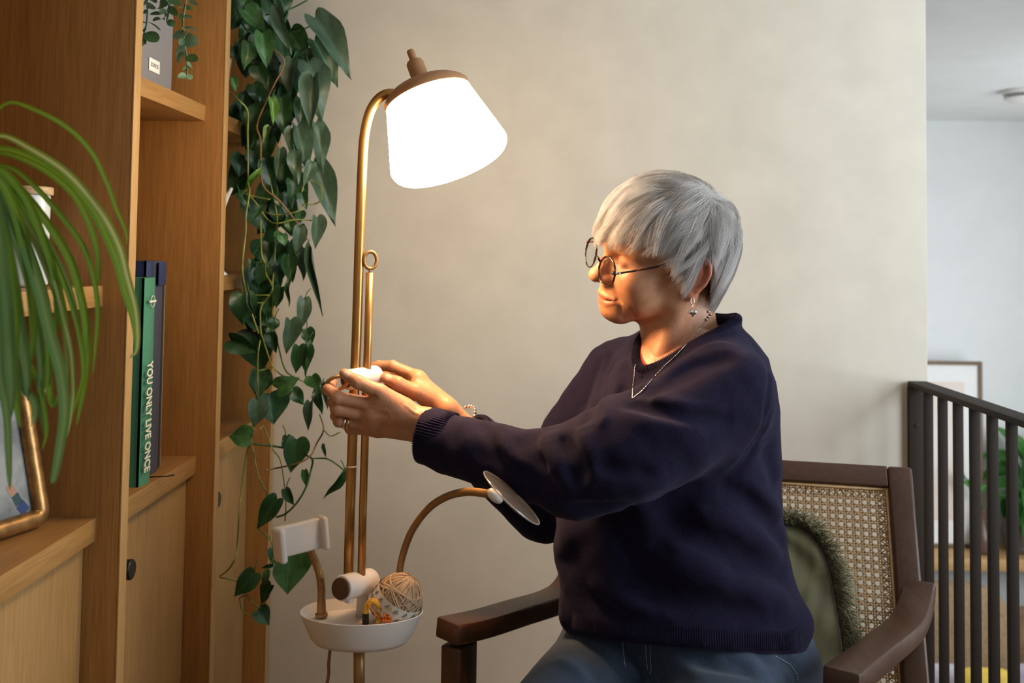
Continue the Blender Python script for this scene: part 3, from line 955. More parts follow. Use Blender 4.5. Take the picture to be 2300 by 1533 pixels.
# seat frame and pad
bl, br = bk_pt(BW, 0.44), bk_pt(0.0, 0.44)
zs = 0.40
cor = [Vector((p.x, p.y, zs)) for p in (fl_, fr_, br, bl)]
for a, b in zip(cor, cor[1:] + cor[:1]):
    bm = sweep(B(), [a.lerp(b, 0.03), a.lerp(b, 0.97)], (0.026, 0.055), (0, 0, 1), 0.003)
    obj('seat_rail', bm, W_ch, chair, angle=40)
cc = sum(cor, Vector()) / 4
bm = B()
prism(bm, [cc + (p - cc) * 0.93 + Vector((0, 0, -0.01)) for p in cor], (0, 0, 0.04), 0.012)
obj('seat_pad', bm, mat('seat_linen', (0.42, 0.36, 0.27), 0.9), chair, angle=40)

# ------------------------------------------------------------------ olive cushion with a fringe
M_velvet = mat('olive_velvet', (0.115, 0.097, 0.040), 0.8, var=0.25, scale=14, Sheen_Weight=0.6, Sheen_Roughness=0.4)
M_fringe = mat('olive_fringe', (0.30, 0.27, 0.16), 0.9, var=0.3, scale=90)
cu = thing('cushion', 'olive velvet cushion with a frayed fringe behind the woman on the armchair', 'cushion', U(1760, 1520, 1.745))
CY = 1.742
right = [(1795, 1180, CY + 0.01), (1822, 1202, CY + 0.01), (1850, 1245, CY), (1868, 1300, CY), (1878, 1360, CY - 0.005), (1888, 1420, CY - 0.015), (1894, 1480, CY - 0.03), (1890, 1540, CY - 0.05)]
left = [(1560, 1190, CY + 0.03), (1555, 1250, CY + 0.03), (1550, 1310, CY + 0.03), (1550, 1370, CY + 0.02), (1550, 1430, CY + 0.01), (1550, 1480, CY), (1555, 1520, CY - 0.02), (1560, 1560, CY - 0.03)]
Rg = np.array([np.array(p) for p in spline(UV(right), 5)])
Lf = np.array([np.array(p) for p in spline(UV(left), 5)])
nv, nu = len(Rg), 40
pn = Vector((-0.25, -0.95, 0.15)).normalized()
V, Fc = [], []
for side in (1, -1):
    for i in range(nv):
        for j in range(nu + 1):
            u, v = j / nu, i / (nv - 1)
            p = Lf[i] * (1 - u) + Rg[i] * u
            infl = (max(0, math.sin(math.pi * u)) * max(0, math.sin(math.pi * v))) ** 0.42
            th = 0.052 * infl
            # creases running down from the upper corner
            cre = 0.0
            if side > 0:
                for k, (a, ph2, am) in enumerate(((15.0, 0.4, 0.011), (27.0, 1.9, 0.006), (9.0, 2.5, 0.010))):
                    cre += am * (math.sin(a * (u * 0.8 + (v - 0.5) * -0.55) + ph2) - 0.7 * abs(math.sin(a * 0.9 * (u + v * 0.6) + ph2 * 2))) * infl
            V.append(tuple(Vector(p) + pn * (side * th + cre)))
off = nv * (nu + 1)
for side in (0, 1):
    for i in range(nv - 1):
        for j in range(nu):
            a = side * off + i * (nu + 1) + j
            Fc.append((a, a + 1, a + nu + 2, a + nu + 1))
bm = B()
vs = [bm.verts.new(v) for v in V]
for f in Fc: bm.faces.new([vs[i] for i in f])
bmesh.ops.remove_doubles(bm, verts=bm.verts, dist=0.0004)
obj('cover', bm, M_velvet, cu)
bm = B()
top = [Lf[0] * (1 - u) + Rg[0] * u for u in np.linspace(0.35, 1, 30)]
edge = top + [p for p in Rg[1:]]
edge = [np.array(p) for p in edge]
for k in range(2300):
    i = rng.integers(0, len(edge) - 1)
    p = Vector(edge[i] * 0.5 + edge[i + 1] * 0.5 + (edge[i + 1] - edge[i]) * rng.uniform(-0.6, 0.6))
    t = Vector(edge[i + 1] - edge[i]).normalized()
    out = t.cross(pn)
    if out.x < 0 and out.z < 0.3: out = -out
    if i < 30 and out.z < 0: out = -out
    L = rng.uniform(0.018, 0.042)
    d = (out * rng.uniform(0.6, 1.2) + pn * rng.uniform(-0.5, 0.9) + t * rng.uniform(-0.6, 0.6)).normalized()
    curl = Vector(rng.normal(0, 0.35, 3)) + Vector((0, 0, -0.5))
    q = [p, p + d * L * 0.4, p + d * L * 0.75 + curl * L * 0.15, p + d * L + curl * L * 0.4]
    tube(bm, q, [0.0011, 0.0011, 0.0009, 0.0005], 4)
setp(obj('fringe', bm, M_fringe, cu), kind='stuff', label='frayed pale olive fringe round the edge')
# ------------------------------------------------------------------ stair railing
M_rail = mat('brown_black_steel', (0.026, 0.018, 0.013), 0.65, metal=0.0, var=0.08, scale=80, Specular_IOR_Level=0.2)
RX = 0.905
rl = thing('stair_railing', 'dark brown metal stair railing running from the wall end towards the camera', 'railing', (RX + 0.02, 1.4, 0.0))
HZ = 0.924
boxobj('handrail', (RX - 0.010, 0.3, HZ - 0.013), (RX + 0.036, 2.362, HZ), M_rail, rl, 0.002)
boxobj('post', (RX - 0.010, 2.3505, 0.0), (RX + 0.030, 2.3645, HZ - 0.0135), M_rail, rl, 0.001)
boxobj('bottom_rail', (RX, 0.3, 0.055), (RX + 0.018, 2.35, 0.068), M_rail, rl, 0.001)
yb = 2.294
while yb > 0.32:
    boxobj('baluster', (RX, yb - 0.013, 0.0685), (RX + 0.0185, yb, HZ - 0.0135), M_rail, rl, 0.001)
    yb -= 0.0785
boxobj('post', (RX, 0.30, 0.0), (RX + 0.02, 0.32, HZ - 0.0135), M_rail, rl, 0.001)
q = U(2063, 955, 2.345)
obj('screw', lathe(B(), [(0, 0.0), (0.003, 0.0), (0.0045, 0.001), (0.005, 0.0022)][::-1], 14, axis_matrix((q.x, 2.3503, q.z), (0, -1, 0), (1, 0, 0))), mat('screw_steel', (0.07, 0.06, 0.05), 0.35, metal=0.6), rl, angle=35)

# ------------------------------------------------------------------ lower room beyond the railing
M_shelfoak = wood('honey_oak', 'X', (0.50, 0.29, 0.11), (0.62, 0.39, 0.17))
zsh = 1.22 - (1231 - 575) * 4.8 / F_PX
sh = thing('wall_shelf', 'long honey oak shelf on the far wall of the lower room', 'shelf', (2.0, 4.85, zsh - 0.055))
boxobj('board', (-0.3, 4.70, zsh - 0.055), (2.735, 4.995, zsh), M_shelfoak, sh, 0.003)
for x in (0.2, 1.5, 2.6):
    boxobj('bracket', (x, 4.80, zsh - 0.15), (x + 0.03, 4.995, zsh - 0.056), M_white, sh, 0.002)
# framed print standing on it
X1 = U(2206, 1000, 4.88).x
ztop = U(2150, 811, 4.88).z
pf = thing('framed_print', 'large thin-framed pale abstract print standing on the far shelf', 'picture', (X1 - 0.33, 4.9, zsh))
W0, H0 = 0.68, ztop - zsh - 0.002
x0 = X1 - W0
M_fr = wood('print_frame', 'Z', (0.14, 0.08, 0.04), (0.2, 0.12, 0.065))
for nm, lo, hi in (('frame_side', (x0, 4.87, zsh + 0.001), (x0 + 0.017, 4.895, ztop)), ('frame_side', (X1 - 0.017, 4.87, zsh + 0.001), (X1, 4.895, ztop)),
                   ('frame_rail', (x0 + 0.0172, 4.87, zsh + 0.001), (X1 - 0.0172, 4.895, zsh + 0.018)), ('frame_rail', (x0 + 0.0172, 4.87, ztop - 0.017), (X1 - 0.0172, 4.895, ztop))):
    boxobj(nm, lo, hi, M_fr, pf, 0.001)
boxobj('mount', (x0 + 0.0175, 4.882, zsh + 0.0185), (X1 - 0.0175, 4.89, ztop - 0.0175), mat('mount_board', (0.84, 0.84, 0.83), 0.7, var=0.02), pf, 0.0)
ma, nt, nl, b = nodes_of('blush_print')
nz, r, mp = noise_rgb(nt, nl, 2.2, (0.70, 0.52, 0.42), (0.80, 0.74, 0.70), detail=3)
nl.new(r.outputs[0], b.inputs['Base Color'])
boxobj('print', (x0 + 0.11, 4.8805, zsh + 0.13), (X1 - 0.085, 4.8818, ztop - 0.10), ma, pf, 0.0)


def leaf_mesh(name, L, Wd, fold=0.15, droop=0.15, heart=0.0, n=10, m=4, base=0.0):
    """Leaf along +X from its petiole at the origin, face up along +Z; heart > 0 gives lobes behind the petiole."""
    V, Fc = [], []
    for i in range(n + 1):
        t = i / n
        if heart:
            w = (math.sin(math.pi * min(1, t * 1.0) ** 0.62)) ** 0.8 if 0 < t < 1 else 0.0
            w = max(w, 0.0) * (1 - 0.25 * t)
        else:
            w = math.sin(math.pi * t ** 0.75) ** 0.85 if 0 < t < 1 else 0
        for j in range(-m, m + 1):
            s = j / m
            x = t * L
            if heart:
                x -= heart * L * (abs(s) ** 1.3) * (1 - t) ** 2.2
                # notch: the lobes round back towards the stalk
            y = s * w * Wd / 2
            if heart and t < 0.12:
                y = s * Wd / 2 * (0.32 + 0.68 * (t / 0.12) ** 0.6) * 0.92 * (math.sin(math.pi * 0.12 ** 0.62) ** 0.8) / 0.75
            z = abs(s) ** 1.4 * fold * Wd * w - droop * L * t * t + 0.012 * L * math.sin(9 * t + 3 * s)
            V.append((x, y, z))
    k = 2 * m + 1
    for i in range(n):
        for j in range(2 * m):
            a = i * k + j
            Fc.append((a, a + 1, a + k + 1, a + k))
    bm = B()
    vs = [bm.verts.new(v) for v in V]
    for f in Fc: bm.faces.new([vs[q] for q in f])
    bmesh.ops.remove_doubles(bm, verts=bm.verts, dist=L * 0.002)
    me = bpy.data.meshes.new(name)
    bm.to_mesh(me)
    bm.free()
    me.polygons.foreach_set('use_smooth', [True] * len(me.polygons))
    return me


def leaf_material(name, c1, c2, vein, rough=0.42, trans=0.25):
    if name in MATS: return MATS[name]
    m, nt, nl, b = nodes_of(name)
    tc = nt.new('ShaderNodeTexCoord')
    sp = nt.new('ShaderNodeSeparateXYZ')
    nl.new(tc.outputs['Generated'], sp.inputs[0])
    nz, r, mp = noise_rgb(nt, nl, 6, c1, c2, coord='Generated')
    ma = nt.new('ShaderNodeMath'); ma.operation = 'SUBTRACT'; ma.inputs[1].default_value = 0.5
    nl.new(sp.outputs['Y'], ma.inputs[0])
    ab = nt.new('ShaderNodeMath'); ab.operation = 'ABSOLUTE'
    nl.new(ma.outputs[0], ab.inputs[0])
    lt = nt.new('ShaderNodeMath'); lt.operation = 'LESS_THAN'; lt.inputs[1].default_value = 0.018
    nl.new(ab.outputs[0], lt.inputs[0])
    mx = nt.new('ShaderNodeMix'); mx.data_type = 'RGBA'
    nl.new(lt.outputs[0], mx.inputs[0]); nl.new(r.outputs[0], mx.inputs[6]); mx.inputs[7].default_value = (*vein, 1)
    nl.new(mx.outputs[2], b.inputs['Base Color'])
    b.inputs['Roughness'].default_value = rough
    tl = nt.new('ShaderNodeBsdfTranslucent')
    nl.new(mx.outputs[2], tl.inputs[0])
    ms = nt.new('ShaderNodeMixShader'); ms.inputs[0].default_value = trans
    out = nt['Material Output']
    nl.new(b.outputs[0], ms.inputs[1]); nl.new(tl.outputs[0], ms.inputs[2]); nl.new(ms.outputs[0], out.inputs[0])
    MATS[name] = m
    return m


def place_leaf(name, me, material, base, tip, normal, length, parent, width=1.0):
    """A leaf object sharing the mesh `me` (1 m long, 1 m wide), laid from base to tip facing `normal`."""
    x = (Vector(tip) - Vector(base)).normalized()
    z = Vector(normal)
    z = (z - x * z.dot(x)).normalized()
    y = z.cross(x)
    M = Matrix((x * length, y * width, z * length)).transposed().to_4x4()
    o = bpy.data.objects.new(name, me)
    if not me.materials: me.materials.append(material)
    COL.objects.link(o)
    o.material_slots[0].link = 'OBJECT'
    o.material_slots[0].material = material
    if parent is not None:
        o.parent = parent
        M.translation = Vector(base) - wloc(parent)
    else:
        M.translation = Vector(base)
    o.matrix_local = M
    return o


# leafy plant in a stone pot on the shelf
pp = U(2306, 1190, 4.82)
pl = thing('potted_plant', 'lush green plant in a grey stone pot on the far shelf', 'plant', (pp.x, 4.83, zsh))
bm = lathe(B(), [(0, 0.001), (0.07, 0.001), (0.10, 0.03), (0.11, 0.09), (0.095, 0.15), (0.085, 0.155), (0.085, 0.14), (0, 0.135)], 32, Matrix.Translation((pp.x, 4.83, zsh)))
obj('pot', bm, mat('grey_stoneware', (0.16, 0.14, 0.13), 0.8, var=0.3, scale=30), pl, angle=40)
lm = leaf_mesh('broad_leaf', 1, 1, 0.15, 0.35)
ML = leaf_material('bright_leaf', (0.03, 0.13, 0.02), (0.06, 0.24, 0.035), (0.1, 0.3, 0.06))
for k in range(34):
    a = k * 2.4; e = rng.uniform(0.1, 1.25)
    d = Vector((max(-0.15, math.cos(a) * math.cos(e)), min(0.05, math.sin(a) * math.cos(e) * 0.45), math.sin(e)))
    st = Vector((pp.x, 4.80, zsh + 0.14))
    hgt = rng.uniform(0.08, 0.34)
    b0 = st + d * hgt * 0.8 + Vector((0, 0, hgt * 0.35))
    bm = tube(B(), [st, st.lerp(b0, 0.6) + Vector((0, 0, 0.02)), b0], 0.004, 5)
    obj('stem', bm, ML, pl)
    Lk = rng.uniform(0.14, 0.22)
    place_leaf('leaf', lm, ML, b0, b0 + d * 0.8 + Vector((0, 0, -0.45)), Vector((0, -0.6, 0.7)) + d * 0.3, Lk, pl, Lk * rng.uniform(0.4, 0.55))
# slim brown vase with a sprig, and a low candle stick beside it
vp = U(2205, 1190, 4.80)
vs_ = thing('bud_vase', 'slim brown vase with one green sprig beside the framed print', 'vase', (vp.x, 4.79, zsh))
obj('body', lathe(B(), [(0, 0.001), (0.035, 0.001), (0.042, 0.03), (0.036, 0.09), (0.014, 0.14), (0.014, 0.2), (0.017, 0.205), (0.012, 0.205), (0, 0.19)], 24, Matrix.Translation((vp.x, 4.79, zsh))), mat('brown_glass', (0.13, 0.075, 0.06), 0.25), vs_)
obj('sprig', tube(B(), [Vector((vp.x, 4.79, zsh + 0.18)), Vector((vp.x - 0.02, 4.79, zsh + 0.30)), Vector((vp.x - 0.09, 4.78, zsh + 0.36))], 0.004, 6), ML, vs_)
for k in range(5):
    b0 = Vector((vp.x - 0.015 - 0.018 * k, 4.785, zsh + 0.27 + 0.02 * k))
    place_leaf('leaf', lm, ML, b0, b0 + Vector((-0.05 * (-1) ** k, -0.02, 0.04)), Vector((0, -1, 0.3)), 0.06, vs_, 0.03)

# brown sofa with cushions below the shelf
M_sofa = mat('brown_boucle', (0.24, 0.155, 0.085), 0.9, var=0.2, scale=70, bmp=0.3)
sf = thing('sofa', 'brown upholstered sofa with rounded back cushions in the lower room', 'sofa', (2.0, 4.2, -1.05))
boxobj('seat_base', (0.6, 3.75, -0.98), (2.70, 4.62, -0.66), M_sofa, sf, 0.05, 4)
boxobj('backrest', (0.6, 4.35, -0.66), (2.70, 4.66, -0.36), M_sofa, sf, 0.09, 5)
for x in (0.62, 1.10, 1.58, 2.06):
    bm = B()
    bmesh.ops.create_uvsphere(bm, u_segments=28, v_segments=18, radius=1)
    for v in bm.verts:
        c = v.co
        v.co = Vector([math.copysign(abs(q) ** 0.62, q) for q in c])
    hgt = 0.21 + 0.035 * math.sin(x * 5)
    bm.transform(Matrix.Translation((x + 0.24, 4.30, -0.66 + hgt)) @ Matrix.Rotation(math.radians(-12), 4, 'X') @ Matrix.Diagonal((0.245, 0.11, hgt, 1)))
    obj('back_cushion', bm, M_sofa, sf)
for x in (0.65, 2.65):
    for y in (3.8, 4.57):
        boxobj('foot', (x - 0.03, y - 0.03, -1.05), (x + 0.03, y + 0.03, -0.98), W_chz, sf, 0.003)


def scatter_cushion(label, px, py, y, w, c):
    p = U(px, py, y)
    t = thing('scatter_cushion', label, 'cushion', (p.x, y, p.z - w))
    bm = B()
    bmesh.ops.create_uvsphere(bm, u_segments=24, v_segments=16, radius=1)
    for v in bm.verts:
        v.co = Vector((math.copysign(abs(v.co.x) ** 0.45, v.co.x), v.co.y * 0.33, math.copysign(abs(v.co.z) ** 0.45, v.co.z)))
    bm.transform(Matrix.Translation(p) @ Matrix.Rotation(math.radians(-14), 4, 'X') @ Matrix.Diagonal((w, w, w, 1)))
    obj('cover', bm, mat('cushion_%d%d' % (px, py), c, 0.9, var=0.15, scale=20), t)


scatter_cushion('mustard yellow scatter cushion on the brown sofa', 2216, 1572, 3.85, 0.115, (0.55, 0.38, 0.06))
scatter_cushion('pale lilac grey scatter cushion on the brown sofa', 2118, 1560, 4.02, 0.115, (0.42, 0.39, 0.43))
scatter_cushion('mauve grey scatter cushion at the right end of the sofa', 2330, 1560, 4.02, 0.115, (0.30, 0.25, 0.30))

# smoke alarm on the lower ceiling
sx = U(2303, 222, 4.05).x
sa = thing('smoke_alarm', 'round white smoke alarm with dark vent slots on the lower ceiling', 'smoke alarm', (sx, 4.05, 1.9))
Mx = Matrix.Translation((sx, 4.05, 1.8995)) @ Matrix.Rotation(math.pi, 4, 'X')
M_alarm = mat('alarm_plastic', (0.78, 0.77, 0.73), 0.5, var=0.02)
obj('base', lathe(B(), [(0, 0), (0.086, 0), (0.088, 0.003), (0.086, 0.016), (0.074, 0.018), (0, 0.018)], 40, Mx), M_alarm, sa, angle=40)
obj('cover', lathe(B(), [(0.060, 0.018), (0.060, 0.030), (0.082, 0.031), (0.080, 0.037), (0.055, 0.050), (0.0, 0.054)], 40, Mx), M_alarm, sa, angle=40)
bm = B()
for k in range(44):
    a = 2 * math.pi * k / 44
    cyl(bm, Mx @ Vector((0.079 * math.cos(a), 0.079 * math.sin(a), 0.0178)), Mx @ Vector((0.079 * math.cos(a), 0.079 * math.sin(a), 0.0315)), 0.0018, 6)
setp(obj('vent_bars', bm, M_alarm, sa), kind='stuff')
obj('vent_core', lathe(B(), [(0.0605, 0.0182), (0.0655, 0.0182), (0.0655, 0.0305), (0.0605, 0.0305)], 40, Mx), M_black, sa)
# ------------------------------------------------------------------ blended solids: a grid of distances and its smooth surface
class Vol:
    """Signed-distance grid; shapes are blended in, cut out or pressed in, then the zero surface is meshed."""

    def __init__(self, lo, hi, h):
        self.lo, self.h = np.array(lo, float), h
        self.n = np.ceil((np.array(hi, float) - self.lo) / h).astype(int) + 1
        self.a = np.full(self.n, 1.0, np.float32)

    def reg(self, lo, hi, pad):
        i0 = np.clip(np.floor((np.array(lo) - pad - self.lo) / self.h).astype(int), 0, self.n)
        i1 = np.clip(np.ceil((np.array(hi) + pad - self.lo) / self.h).astype(int) + 1, 0, self.n)
        if np.any(i1 <= i0):
            return None
        ax = [self.lo[k] + self.h * np.arange(i0[k], i1[k]) for k in range(3)]
        X = np.meshgrid(*ax, indexing='ij', sparse=True)
        return (slice(i0[0], i1[0]), slice(i0[1], i1[1]), slice(i0[2], i1[2])), X

    def op(self, f, lo, hi, k=0.0, mode='add'):
        r = self.reg(lo, hi, max(k, 0) * 1.0 + 4 * self.h)
        if r is None:
            return
        sl, X = r
        d = f(*X).astype(np.float32)
        a = self.a[sl]
        if mode == 'add':
            if k > 0:
                hh = np.maximum(k - np.abs(a - d), 0) / k
                self.a[sl] = np.minimum(a, d) - hh * hh * k * 0.25
            else:
                self.a[sl] = np.minimum(a, d)
        else:
            d = -d
            if k > 0:
                hh = np.maximum(k - np.abs(a - d), 0) / k
                self.a[sl] = np.maximum(a, d) + hh * hh * k * 0.25
            else:
                self.a[sl] = np.maximum(a, d)

    def ball(self, c, r, k=0.0, mode='add', R=None):
        """Ellipsoid with centre c, radii r and optional rotation R (columns are its axes)."""
        c = np.array(c, float)
        r = np.array([r] * 3 if np.isscalar(r) else r, float)
        Rm = np.eye(3) if R is None else np.array(R, float)
        ext = np.sqrt(((Rm * r) ** 2).sum(1))

        def f(X, Y, Z):
            x, y, z = X - c[0], Y - c[1], Z - c[2]
            q = [(Rm[0, i] * x + Rm[1, i] * y + Rm[2, i] * z) for i in range(3)]
            k0 = np.sqrt(sum((q[i] / r[i]) ** 2 for i in range(3)))
            k1 = np.sqrt(sum((q[i] / r[i] ** 2) ** 2 for i in range(3)))
            return k0 * (k0 - 1) / np.maximum(k1, 1e-6)
        self.op(f, c - ext, c + ext, k, mode)

    def cap(self, a, b, ra, rb=None, k=0.0, mode='add'):
        a, b = np.array(a, float), np.array(b, float)
        rb = ra if rb is None else rb
        ba = b - a
        L2 = max(1e-12, float(ba @ ba))

        def f(X, Y, Z):
            t = np.clip(((X - a[0]) * ba[0] + (Y - a[1]) * ba[1] + (Z - a[2]) * ba[2]) / L2, 0, 1)
            return np.sqrt((X - a[0] - t * ba[0]) ** 2 + (Y - a[1] - t * ba[1]) ** 2 + (Z - a[2] - t * ba[2]) ** 2) - (ra + (rb - ra) * t)
        rm = max(ra, rb)
        self.op(f, np.minimum(a, b) - rm, np.maximum(a, b) + rm, k, mode)

    def chain(self, pts, rs, k=0.0, mode='add'):
        rs = [rs] * len(pts) if np.isscalar(rs) else rs
        # one field for the whole chain, so that its own joints do not swell
        P = [np.array(p, float) for p in pts]
        segs = list(zip(P, P[1:], rs, rs[1:]))

        def f(X, Y, Z):
            d = None
            for a, b, ra, rb in segs:
                ba = b - a
                L2 = max(1e-12, float(ba @ ba))
                t = np.clip(((X - a[0]) * ba[0] + (Y - a[1]) * ba[1] + (Z - a[2]) * ba[2]) / L2, 0, 1)
                e = np.sqrt((X - a[0] - t * ba[0]) ** 2 + (Y - a[1] - t * ba[1]) ** 2 + (Z - a[2] - t * ba[2]) ** 2) - (ra + (rb - ra) * t)
                d = e if d is None else np.minimum(d, e)
            return d
        rm = max(rs)
        lo = np.min(P, axis=0) - rm
        hi = np.max(P, axis=0) + rm
        self.op(f, lo, hi, k, mode)

    def press(self, pts, r, depth):
        """Moves the surface along a soft line: depth > 0 presses a groove, depth < 0 raises a ridge."""
        P = [np.array(p, float) for p in pts]
        lo, hi = np.min(P, axis=0) - 2.5 * r, np.max(P, axis=0) + 2.5 * r
        g = self.reg(lo, hi, self.h)
        if g is None:
            return
        sl, (X, Y, Z) = g
        d = None
        n = len(P) - 1
        for i, (a, b) in enumerate(zip(P, P[1:])):
            ba = b - a
            L2 = max(1e-12, float(ba @ ba))
            t = np.clip(((X - a[0]) * ba[0] + (Y - a[1]) * ba[1] + (Z - a[2]) * ba[2]) / L2, 0, 1)
            e2 = (X - a[0] - t * ba[0]) ** 2 + (Y - a[1] - t * ba[1]) ** 2 + (Z - a[2] - t * ba[2]) ** 2
            u = (i + t) / n
            w = np.exp(-e2 / (r * r)) * np.clip(np.minimum(u, 1 - u) * 5, 0.0, 1) ** 0.7
            d = w if d is None else np.maximum(d, w)
        self.a[sl] += (depth * d).astype(np.float32)

    def plane_cut(self, p, n, k=0.0):
        """Removes what lies on the side of the plane that n points to."""
        p, n = np.array(p, float), np.array(n, float)
        n = n / np.linalg.norm(n)
        self.op(lambda X, Y, Z: -((X - p[0]) * n[0] + (Y - p[1]) * n[1] + (Z - p[2]) * n[2]), self.lo, self.lo + self.h * self.n, k, 'cut')

    def mesh(self, smooth=1):
        A = self.a
        for ax in range(3):                     # the surface closes where it meets the edge of the grid
            for e in (0, -1):
                sl = [slice(None)] * 3; sl[ax] = e
                A[tuple(sl)] = np.maximum(A[tuple(sl)], 0.5 * self.h)
        S_ = A < 0
        cnt = np.zeros(tuple(np.array(A.shape) - 1), np.int8)
        for dx in (0, 1):
            for dy in (0, 1):
                for dz in (0, 1):
                    cnt += S_[dx:A.shape[0] - 1 + dx, dy:A.shape[1] - 1 + dy, dz:A.shape[2] - 1 + dz]
        act = (cnt > 0) & (cnt < 8)
        idx = np.full(act.shape, -1, np.int64)
        I = np.argwhere(act)
        idx[act] = np.arange(len(I))
        pos = np.zeros((len(I), 3)); num = np.zeros(len(I))
        for ax in range(3):
            o = [k for k in range(3) if k != ax]
            for u in (0, 1):
                for v in (0, 1):
                    c0 = I.copy(); c0[:, o[0]] += u; c0[:, o[1]] += v
                    c1 = c0.copy(); c1[:, ax] += 1
                    a0, a1 = A[tuple(c0.T)], A[tuple(c1.T)]
                    mk = (a0 < 0) != (a1 < 0)
                    t = a0[mk] / (a0[mk] - a1[mk])
                    p = c0[mk].astype(float); p[:, ax] += t
                    pos[mk] += p; num[mk] += 1
        V = self.lo + self.h * pos / num[:, None]
        Q = []
        for ax in range(3):
            o = [k for k in range(3) if k != ax]
            s0 = [slice(None)] * 3; s1 = [slice(None)] * 3
            s0[ax] = slice(0, -1); s1[ax] = slice(1, None)
            for q in o:
                s0[q] = slice(1, -1); s1[q] = slice(1, -1)
            a0, a1 = S_[tuple(s0)], S_[tuple(s1)]
            for flip, mk in ((0, a0 & ~a1), (1, ~a0 & a1)):
                C = np.argwhere(mk)
                C[:, o[0]] += 1; C[:, o[1]] += 1
                def cell(u, v):
                    D = C.copy(); D[:, o[0]] -= u; D[:, o[1]] -= v
                    return idx[tuple(D.T)]
                q = np.stack([cell(1, 1), cell(0, 1), cell(0, 0), cell(1, 0)], 1)
                if flip ^ (ax == 1): q = q[:, ::-1]
                Q.append(q)
        Q = np.concatenate(Q)
        for _ in range(smooth):
            acc = np.zeros_like(V); n_ = np.zeros(len(V))
            for k in range(4):
                a, b = Q[:, k], Q[:, (k + 1) % 4]
                np.add.at(acc, a, V[b]); np.add.at(acc, b, V[a])
                np.add.at(n_, a, 1); np.add.at(n_, b, 1)
            V = V * 0.45 + 0.55 * acc / n_[:, None]
        return V, Q


def mesh_np(name, V, Q):
    me = bpy.data.meshes.new(name)
    me.vertices.add(len(V))
    me.vertices.foreach_set('co', np.asarray(V, np.float32).ravel())
    me.loops.add(Q.size)
    me.loops.foreach_set('vertex_index', Q.astype(np.int32).ravel())
    me.polygons.add(len(Q))
    me.polygons.foreach_set('loop_start', np.arange(0, Q.size, Q.shape[1], dtype=np.int32))
    me.update(calc_edges=True)
    me.validate()
    me.polygons.foreach_set('use_smooth', [True] * len(me.polygons))
    return me


def A3(v):
    return np.array([v[0], v[1], v[2]], float)


def UA(pts, y=None):
    return [A3(p) for p in UV(pts, y)]


# ------------------------------------------------------------------ where the woman's joints are
person = thing('person', 'seated grey-haired woman in navy jumper and blue jeans adjusting the lamp', 'person', (0.16, 1.45, 0.0))
J = dict(
    shL=A3(U(1655, 868, 1.555)), elL=A3(U(1302, 1062, 1.490)), wrL=A3(U(958, 950, 1.565)),
    shR=A3(U(1395, 850, 1.80)), elR=A3(U(1222, 1128, 1.765)), wrR=A3(U(1012, 925, 1.665)),
    neck=A3(U(1545, 790, 1.675)), hipL=np.array((0.345, 1.62, 0.535)), hipR=np.array((0.20, 1.76, 0.535)),
    knL=np.array((0.17, 1.16, 0.515)), knR=np.array((-0.035, 1.30, 0.515)), ftL=np.array((0.16, 1.22, 0.09)), ftR=np.array((-0.06, 1.36, 0.09)))

# head frame: f forward, l her left, u up
HS = 1.06
yaw, rol, pit = math.radians(20), math.radians(16), math.radians(5)
f0 = Vector((-math.cos(yaw), -math.sin(yaw), 0))
l0 = Vector((math.sin(yaw), -math.cos(yaw), 0))
u0 = Vector((0, 0, 1))
l1 = l0 * math.cos(rol) - u0 * math.sin(rol)
u1 = u0 * math.cos(rol) + l0 * math.sin(rol)
f2 = f0 * math.cos(pit) - u1 * math.sin(pit)
u2 = u1 * math.cos(pit) + f0 * math.sin(pit)
HO = U(1497, 588, 1.665)
HM = np.stack([A3(f2), A3(l1), A3(u2)], 1) * HS            # local -> world


def h2w(P):
    return np.asarray(P, float) @ HM.T + A3(HO)


def w2h(P):
    return (np.asarray(P, float) - A3(HO)) @ np.linalg.inv(HM).T


